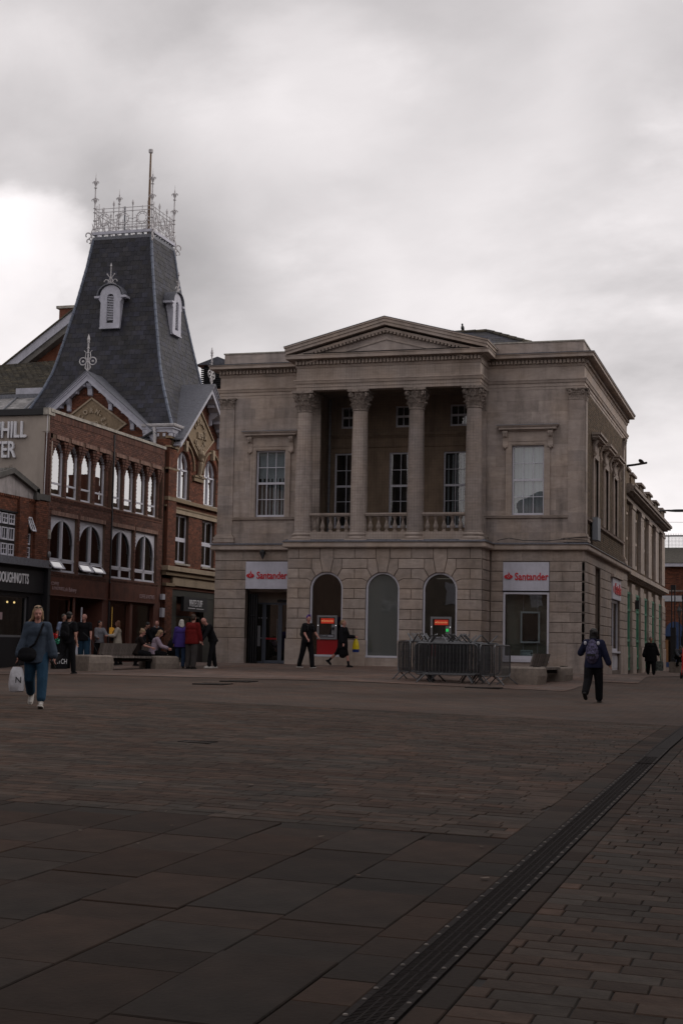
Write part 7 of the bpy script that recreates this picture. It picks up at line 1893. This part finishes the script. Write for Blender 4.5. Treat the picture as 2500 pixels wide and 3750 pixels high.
# 1 woman walking towards the viewer
P1 = person('woman with long blond hair in slate blue blouse and cropped jeans walking towards the viewer', -12.20, 23.1, 1.68, 22, dict(tl=14, kl=2, fl=12, tr=-10, kr=38, frt=-38, al=-4, el=8, ar=4, er=12, abl=13, abr=13, lean=3, hp=10, hy=12), (tealb, 'puff', .016, .14, 'blouse'), (denim, 'crop', .016), ('long', hblond), SK2, sneak, fem=True, fine=True, heavy=1.0)
w = P1['WR']; c = w+P1['FR']*.10+Vector((0, 0, -.30)); t_, f = held(P1, 'carrier_bag', 'white plastic carrier bag with a black letter N in the blond woman\'s hand', 'bag', c)
b = MB(f); b.skin([[tuple(c+Vector((math.cos(a)*r1+random.uniform(-.008, .008), math.sin(a)*r2, z))) for a in [2*PI*i/16 for i in range(16)]] for z, r1, r2 in ((-.22, .10, .055), (-.20, .125, .075), (-.08, .135, .085), (.05, .125, .075), (.14, .11, .05), (.20, .07, .02))]); b.build('bag_body', mat('plastic_white', (.50, .50, .54), .4, noise=.2, nscale=12, bump=.9, bscale=12), t_, smooth=True, local=True)
b = MB(f); 
for q in (-1, 1): b.tube([c+Vector((q*.05, 0, .18)), c+Vector((q*.02, 0, .27)), w+P1['FR']*.09, c+Vector((q*.0, .01, .27))], .009, 5)
b.build('handle', black, t_, local=True)
o_ = text('N', .15, (0, 0, 0), 'F', m=black, parent=t_, ext=.002, local=True, name='letter'); o_.location = (.035, -.092, -.02); o_.rotation_euler = (0, 0, R(-10))
c = P1['pel']+Vector((-.15, -.15, -.02)); t_, f = held(P1, 'crossbody_bag', 'black crossbody bag at the hip of the blond woman', 'bag', c)
b = MB(f); b.ell(c, (.17, .06, .13)); b.ell(c+Vector((0, -.01, -.04)), (.165, .065, .09)); remesh(b, 'bag_body', blk, t_, .014, 2)
nb_ = P1['nb']; MB(f).tube([c+Vector((.02, -.0, .10)), Vector((-.02, -.18, nb_.z-.35)), Vector((.05, -.175, nb_.z-.18)), Vector((.10, -.115, nb_.z-.02)), Vector((.11, .0, nb_.z+.025)), Vector((.07, .12, nb_.z-.1)), Vector((-.08, .17, nb_.z-.38)), c+Vector((-.1, .1, .08))], .018, 6).build('strap', blk, t_, local=True)
t_, f = held(P1, 'sunglasses', 'dark sunglasses pushed up on the hair of the blond woman', 'sunglasses', P1['H_'](0, -.07, .09))
b = MB(f)
for q in (-1, 1): b.ell(P1['H_'](q*.034, -.058, .122), (.026, .014, .014), None, 10, 6)
b.tube([P1['H_'](-.085, .02, .09), P1['H_'](-.06, -.055, .122), P1['H_'](.06, -.055, .122), P1['H_'](.085, .02, .09)], .004, 5); b.build('lens_and_frame', black, t_, local=True)
# 2 man in black walking away on the left
P2 = person('man in black with black backpack walking away left of the long bench', -20.98, 41.7, 1.84, 172, dict(tl=-16, kl=50, fl=-50, tr=10, kr=2, al=10, el=12, ar=-8, er=10, abl=12, abr=12, lean=3), (blk, 'short', .008, .06, 'shirt'), (blk, 'trousers', .008), ('short', hblack), SK, bsh)
backpack(P2, 'black backpack on the man in black walking away', blk, 1.05)
# 3..
P3 = person('man in pale blue and white t-shirt standing before the bakery window, grey cropped hair', -24.6, 48.5, 1.74, 60, dict(), (mat('cloth_tie_dye', (.22, .26, .38), .9, noise=.5, nscale=5, col2=(.20, .25, .38)), 'short', .012, .08, 'tshirt'), (blk, 'trousers', .01), ('short', hgrey), SK, bsh)
P4 = person('bald man in black t-shirt and blue jeans standing left behind the bench', -23.2, 47.3, 1.78, 8, dict(al=14, el=32, ar=4, er=25, abl=14, tl=4, tr=-4, hy=-35, hp=8), (blk, 'short', .010, .05, 'tshirt'), (denim, 'trousers', .014), ('bald', None), SK2, bsh, heavy=1.08)
t_ = thing('walking_stick', 'dark walking stick slanting from the hand of the bald man', 'stick', (-22.8, 47.0, .0)); q = world_of(P4, P4['WL']+P4['FL']*.08); MB().tube([q+Vector((-.28, -.05, .22)), q, q+Vector((.28, -.02, -.45))], .012, 5).build('shaft', black, t_); BASES[t_.name] = Vector(t_.location)
P5 = person('dark haired woman in grey checked shirt talking behind the bench', -23.15, 48.4, 1.50, 55, dict(al=35, el=55, ar=15, er=60, hy=15), (greyc, 'long', .016, .04, 'shirt'), (blk, 'trousers', .01), ('tail', hblack), SK, bsh, fem=True)
P6 = person('auburn haired woman in cream sweater turned towards the grey shirted woman', -22.45, 48.4, 1.50, -62, dict(al=25, el=65, ar=2, er=10, hy=-20), (creamc, 'long', .026, .08, 'sweater'), (blk, 'trousers', .012), ('bob', hred), SK2, bsh, fem=True, heavy=1.05)
c = P6['pel']+Vector((.02, -.19, .08)); t_, f = held(P6, 'sling_bag', 'black sling bag across the front of the cream sweater', 'bag', c); b = MB(f); b.ell(c, (.15, .055, .08), Matrix.Rotation(.3, 3, 'Y')); remesh(b, 'bag_body', blk, t_, .014, 1)
n6 = P6['nb']; MB(f).tube([c+Vector((-.12, 0, .04)), Vector((-.10, -.19, n6.z-.3)), Vector((.02, -.17, n6.z-.12)), Vector((.10, -.04, n6.z+.02)), Vector((.05, .15, n6.z-.2)), c+Vector((.12, .15, .0))], .014, 5).build('strap', blk, t_, local=True)
sit = dict(tl=82, kl=84, tr=82, kr=80, al=30, el=40, ar=30, er=45, lean=10, hp=14)
P7 = person('person all in black standing bent behind the seated pair on the bench', -21.35, 47.9, 1.52, 80, dict(lean=22, al=25, ar=20, hp=15), (blk, 'long', .02, .2, 'coat'), (blk, 'trousers', .01), ('short', hblack), SK, bsh)
P8 = person('seated woman with brown hair tied up and dark top on the bench end', -20.72, 46.15, 1.66, 118, dict(sit, lean=14), (darkbr, 'short', .014, .06, 'top'), (blk, 'trousers', .01), ('bun', hblond), SK2, bsh, fem=True, heavy=1.12)
P9 = person('seated woman with blond curls and lilac top on the bench end', -20.30, 46.55, 1.62, 112, dict(sit, lean=18), (lilac, 'long', .026, .06, 'top'), (blk, 'trousers', .01), ('curly', hblond), SK2, bsh, fem=True, heavy=1.1)
P10 = person('balding man in black jacket over grey hoodie standing behind the seated pair', -20.95, 48.3, 1.50, 30, dict(al=35, el=80, ar=10, er=15, hy=-25, hp=15), (blk, 'long', .026, .08, 'jacket', 'hood'), (blk, 'trousers', .01), ('bald', None), SK2, bsh)
nbt = P10['nb']; hd = MB(); t_ = P10['o']; hd.ell(nbt+Vector((0, .03, .03)), (.095, .075, .07)); remesh(hd, 'hood', fabric('grey_hood', (.30, .30, .33)), t_, .014, 2)
P11 = person('white haired woman in purple jacket seen from behind in the group of three', -19.45, 46.9, 1.58, 195, dict(hy=25, hp=5), (purp, 'long', .034, .16, 'jacket'), (ddenim, 'trousers', .006), ('bob', hwhite), SK2, bsh, fem=True, heavy=1.05)
P12 = person('man in dark red jacket and grey trousers seen from behind in the group of three', -18.97, 46.7, 1.76, 168, dict(lean=5, hp=10, al=6, ar=6, tl=2, tr=-3), (redc, 'long', .030, .12, 'jacket'), (greyt, 'trousers', .022), ('short', hbrown), SK2, bsh, heavy=1.12)
P13 = person('bald man in black with white trainers bending over in the group of three', -18.45, 47.3, 1.74, -50, dict(lean=24, hp=22, tl=14, kl=6, tr=-8, kr=2, al=30, el=5, ar=25), (blk, 'long', .018, .04, 'top'), (blk, 'trousers', .006), ('bald', None), SK2, (MATS['shoe_white'], MATS['sole_white']))
t_ = thing('pushchair', 'dark folded pushchair standing behind the purple jacket', 'pushchair', (-20.0, 47.6, gz(-20, 47.6)))
b = MB(lambda u, d, z: (-20.0+u, 47.6+d, gz(-20, 47.6)+z))
b.ell((0, 0, .62), (.24, .2, .36)); remesh(b, 'seat', blk, t_, .03, 2); bpy.data.objects[t_.children[0].name].matrix_parent_inverse = Matrix.Translation(-Vector(t_.location))
fr_ = MB(lambda u, d, z: (-20.0+u, 47.6+d, gz(-20, 47.6)+z))
for q in (-.22, .22): fr_.tube([(q, -.25, .1), (q, .1, .6), (q, .3, 1.0)], .014, 5); fr_.tube([(q, .3, .1), (q, -.05, .7)], .014, 5)
fr_.build('frame', castiron, t_)
for q in (-.24, .24):
    for r_ in (-.25, .3): MB(lambda u, d, z: (-20.0+u, 47.6+d, gz(-20, 47.6)+z)).tube([(q, r_+.08*math.cos(a), .1+.08*math.sin(a)) for a in [2*PI*i/12 for i in range(12)]], .018, 5, closed=True).build('wheel', black, t_)
P14 = person('person with purple hair, black clothes and skate shoes walking right past the left cash machine', -15.5, 48.4, 1.74, 62, dict(tl=14, kl=8, fl=4, tr=-12, kr=8, al=28, el=28, ar=15, er=30, abl=6, abr=8, lean=5, hy=-28, twl=20), (blk, 'short', .016, .08, 'tshirt'), (blk, 'trousers', .014), ('quiff', hpurp), SK2, skate)
backpack(P14, 'dark backpack on the purple haired walker', mat('cloth_dark_green', (.022, .026, .022), .9, noise=.2), .95)
P15 = person('woman in black coat with tied back blond hair walking right between the arches', -14.45, 49.1, 1.58, 78, dict(tl=16, kl=6, fl=4, tr=-26, kr=22, frt=-40, al=18, el=70, ar=8, er=12, lean=2), (blk, 'long', .030, .22, 'coat'), (blk, 'skirt', .02), ('tail', hblond), SK2, bsh, fem=True)
w = P15['WR']; c = w+Vector((0.0, -.06, -.28)); 
w2 = P15['WL']; c = w2+Vector((-.06, -.02, -.30)); t_, f = held(P15, 'carrier_bag', 'yellow and blue carrier bag held by the woman in the black coat', 'bag', c)
b = MB(f); b.skin([[tuple(c+Vector((math.sin(a)*r2+.12, math.cos(a)*r1, z))) for a in [2*PI*i/14 for i in range(14)]] for z, r1, r2 in ((-.12, .13, .06), (.0, .125, .065), (.12, .10, .05), (.24, .05, .02))]); b.build('bag_body', mat('plastic_yellow', (.60, .46, .01), .4, noise=.2, nscale=14, bump=.8, bscale=14), t_, smooth=True, local=True)
b = MB(f); b.skin([[tuple(c+Vector((math.sin(a)*(r2+.003)+.12, math.cos(a)*(r1+.003), z))) for a in [2*PI*i/14 for i in range(14)]] for z, r1, r2 in ((-.22, .12, .05), (-.12, .132, .062))]); b.build('blue_base', mat('plastic_blue', (.01, .03, .16), .4), t_, smooth=True, local=True)
P16 = person('person in navy hoodie with curly black hair walking away on the right', -4.45, 36.4, 1.70, 176, dict(tl=-14, kl=34, fl=-38, tr=8, kr=2, al=14, el=105, ar=-4, er=12, abl=30, abr=20, twl=30), (navy, 'long', .038, .10, 'hoodie', 'hood'), (blk, 'trousers', .026), ('curly', hblack), SK, bsh, fine=True)
pm = mat('patterned_canvas', (.10, .09, .17), .85, noise=1.2, nscale=28)
t_, f, c = backpack(P16, 'patterned lilac and grey backpack on the navy hoodie', pm, 1.0, navy)
b = MB(f); b.box(c.x-.10, c.x+.10, c.y+.05, c.y+.135, c.z-.10, c.z-.045); b.build('pocket_panel', black, t_, local=True)
b = MB(f)
for q in (-.15, .16): b.ell(c+Vector((q, .02, .21)), (.035, .03, .05), None, 8, 6)
b.build('plush_charm', whitec, t_, local=True)
P17 = person('woman in sunglasses and long open black cardigan walking up the side street', -5.75, 67.5, 1.62, 10, dict(tl=10, kl=4, tr=-6, kr=14, al=2, el=8, ar=4, er=8, abl=20, abr=20), (blk, 'long', .030, .30, 'cardigan'), (blk, 'trousers', .02), ('short', hgrey), SK, bsh, fem=True, heavy=1.35)
c = P17['WL']+Vector((.02, -.02, -.42)); t_, f = held(P17, 'shopping_bag', 'grey patterned shopping bag carried by the woman in the black cardigan', 'bag', c)
b = MB(f); b.skin([[tuple(c+Vector((math.cos(a)*r1, math.sin(a)*.06, z))) for a in [2*PI*i/10 for i in range(10)]] for z, r1 in ((-.26, .16), (-.22, .19), (.1, .18), (.16, .15))]); b.build('bag_body', mat('printed_bag', (.10, .12, .11), .6, noise=1.0, nscale=14), t_, smooth=True, local=True); MB(f).tube([c+Vector((-.1, 0, .14)), P17['WL'], c+Vector((.1, 0, .14))], .01, 5).build('handle', black, t_, local=True)
c = P17['WR']+Vector((.03, 0, -.0)); t_, f = held(P17, 'handbag', 'small black handbag under the arm of the woman in the black cardigan', 'bag', c); b = MB(f); b.ell(c, (.09, .12, .12)); remesh(b, 'bag_body', blk, t_, .02, 1)
P18 = person('person in grey seated low at the far end of the side street', -5.5, 79.5, 1.55, 40, dict(tl=95, kl=120, tr=90, kr=115, lean=35, hp=20, al=40, ar=40, el=30, er=30), (fabric('grey_coat', (.07, .075, .09)), 'long', .05, .1, 'coat'), (blk, 'trousers', .01), ('cap', hgrey), SK, bsh, zoff=.35)
t_ = thing('stone_block', 'pale stone block seat at the far end of the side street', 'block', (-5.5, 79.6, gz(-5.5, 79.6))); MB().prism([(-5.85, -1.1), (-5.15, -1.1), (-5.15, -.42), (-5.85, -.42)], 79.3, 79.9, .03).build('block', concrete, t_)
P19 = person('person in black pushing a red pushchair at the right picture edge', -3.05, 51.2, 1.62, 15, dict(tl=10, tr=-8, al=30, ar=30, el=40, er=40), (blk, 'long', .03, .2, 'coat'), (blk, 'trousers', .01), ('short', hblack), SK, bsh)
t_ = thing('pushchair', 'red pushchair with black wheels cut by the right picture edge', 'pushchair', (-3.1, 50.6, gz(-3.1, 50.6))); fq = lambda u, d, z: (-3.1+u, 50.5+d, gz(-3.1, 50.5)+z)
b = MB(fq); b.ell((0, 0, .62), (.22, .22, .30)); b.box(-.2, .2, -.15, .2, .3, .55); b.build('seat', mat('red_nylon', (.40, .012, .012), .6), t_, smooth=True)
b = MB(fq)
for q in (-.2, .2): b.tube([(q, -.3, .12), (q, .1, .6), (q, .35, 1.0)], .015, 5)
b.build('frame', mat('red_tube', (.35, .01, .01), .4), t_)
for q in (-.22, .22):
    for r_ in (-.3, .25): MB(fq).tube([(q, r_+.09*math.cos(a), .11+.09*math.sin(a)) for a in [2*PI*i/12 for i in range(12)]], .025, 5, closed=True).build('wheel', black, t_)
# ================================================================== BOARDS AND SMALL THINGS
def aboard(x, y, rz, m, lab, texts, w=.56, h=1.0):
    t_ = thing('a_board', lab, 'pavement sign', (x, y, gz(x, y)+.012), rz=R(rz))
    for s_ in (-1, 1):
        b = MB(); b.add([(-w/2, s_*.26, 0), (w/2, s_*.26, 0), (w/2, s_*.03, h), (-w/2, s_*.03, h), (-w/2, s_*.235, 0), (w/2, s_*.235, 0), (w/2, s_*.005, h), (-w/2, s_*.005, h)], [(0, 1, 2, 3), (4, 7, 6, 5), (0, 4, 5, 1), (1, 5, 6, 2), (2, 6, 7, 3), (3, 7, 4, 0)]); b.build('board', m, t_, local=True)
    for (s, z, sz, mm) in texts:
        o_ = text(s, sz, (0, -.265+.23*z/h, z), 'F', m=mm, parent=t_, ext=.002, local=True, tilt=-math.atan(.23/h), sx=.62)
    return t_
aboard(-23.45, 46.1, 16, blk, 'black pavement sign with white capitals beside the man in black', [("IT'S A", .46, .20, whitel), ('MATCH', .24, .24, whitel)], h=1.1)
aboard(-22.75, 46.3, 14, whitep, 'white pavement sign seen between the legs of the bald man', [('OPEN', .6, .1, greyt)], w=.5, h=.85) if False else aboard(-24.0, 48.9, 14, whitep, 'white pavement sign seen between the legs of the bald man', [], w=.5, h=.85)
t_ = thing('toy_windmill', 'red white and blue toy windmills on a stand by the bakery', 'toy', (-23.62, 45.9, gz(-23.6, 45.9)))
b = MB(); zb = gz(-23.6, 45.9); b.tube([(-23.62, 45.9, zb), (-23.62, 45.9, zb+1.0)], .015, 5); b.build('stick', atm_g, t_)
for k, (m_, du, dz) in enumerate(((mat('toy_red', (.55, .02, .02), .5), .06, 1.12), (whitep, -.10, 1.06), (mat('toy_blue', (.03, .16, .35), .5), -.08, .90), (mat('toy_green', (.04, .30, .18), .5), .14, .95))):
    b = MB()
    for i in range(6):
        a = i*PI/3+k; cx_, cz_ = -23.62+du, zb+dz; b.add([(cx_, 45.88, cz_), (cx_+.10*math.cos(a), 45.82, cz_+.12*math.sin(a)), (cx_+.09*math.cos(a+.8), 45.90, cz_+.11*math.sin(a+.8)), (cx_+.05*math.cos(a+.5), 45.78, cz_+.06*math.sin(a+.5))], [(0, 1, 3), (0, 3, 2), (1, 2, 3), (0, 2, 1)])
    b.build('windmill', m_, t_)
t_ = thing('litter_bin', 'black bin with small pale lettering beside the bank corner', 'bin', (-20.35, 50.6, gz(-20.35, 50.6)))
b = MB(); b.box(-20.75, -20.25, 50.4, 50.9, gz(-20.35, 50.6), .22); b.build('body', black, t_); MB().box(-20.78, -20.22, 50.37, 50.93, .22, .28).build('lid', castiron, t_); text('LITTER', .09, (-20.5, 50.39, -.0), m=whitel, parent=t_, ext=.002) if False else None
# scraps on the paving
random.seed(5)
lt = MB()
for i in range(70):
    y = random.uniform(9, 44); x = -y*.3+random.uniform(-.24, .24)*y
    z = gz(x, y)+.014; r_ = random.uniform(.015, .04); a0 = random.uniform(0, 6)
    lt.add([(x+r_*math.cos(a0+k*1.26)*random.uniform(.6, 1), y+r_*math.sin(a0+k*1.26)*random.uniform(.6, 1), z+random.uniform(0, .008)) for k in range(5)], [(0, 1, 2, 3, 4)])
lo = lt.build('fallen_leaves', mat('dry_leaf', (.07, .045, .03), .9, var=.5, col2=(.14, .12, .10)), None, kind='stuff')
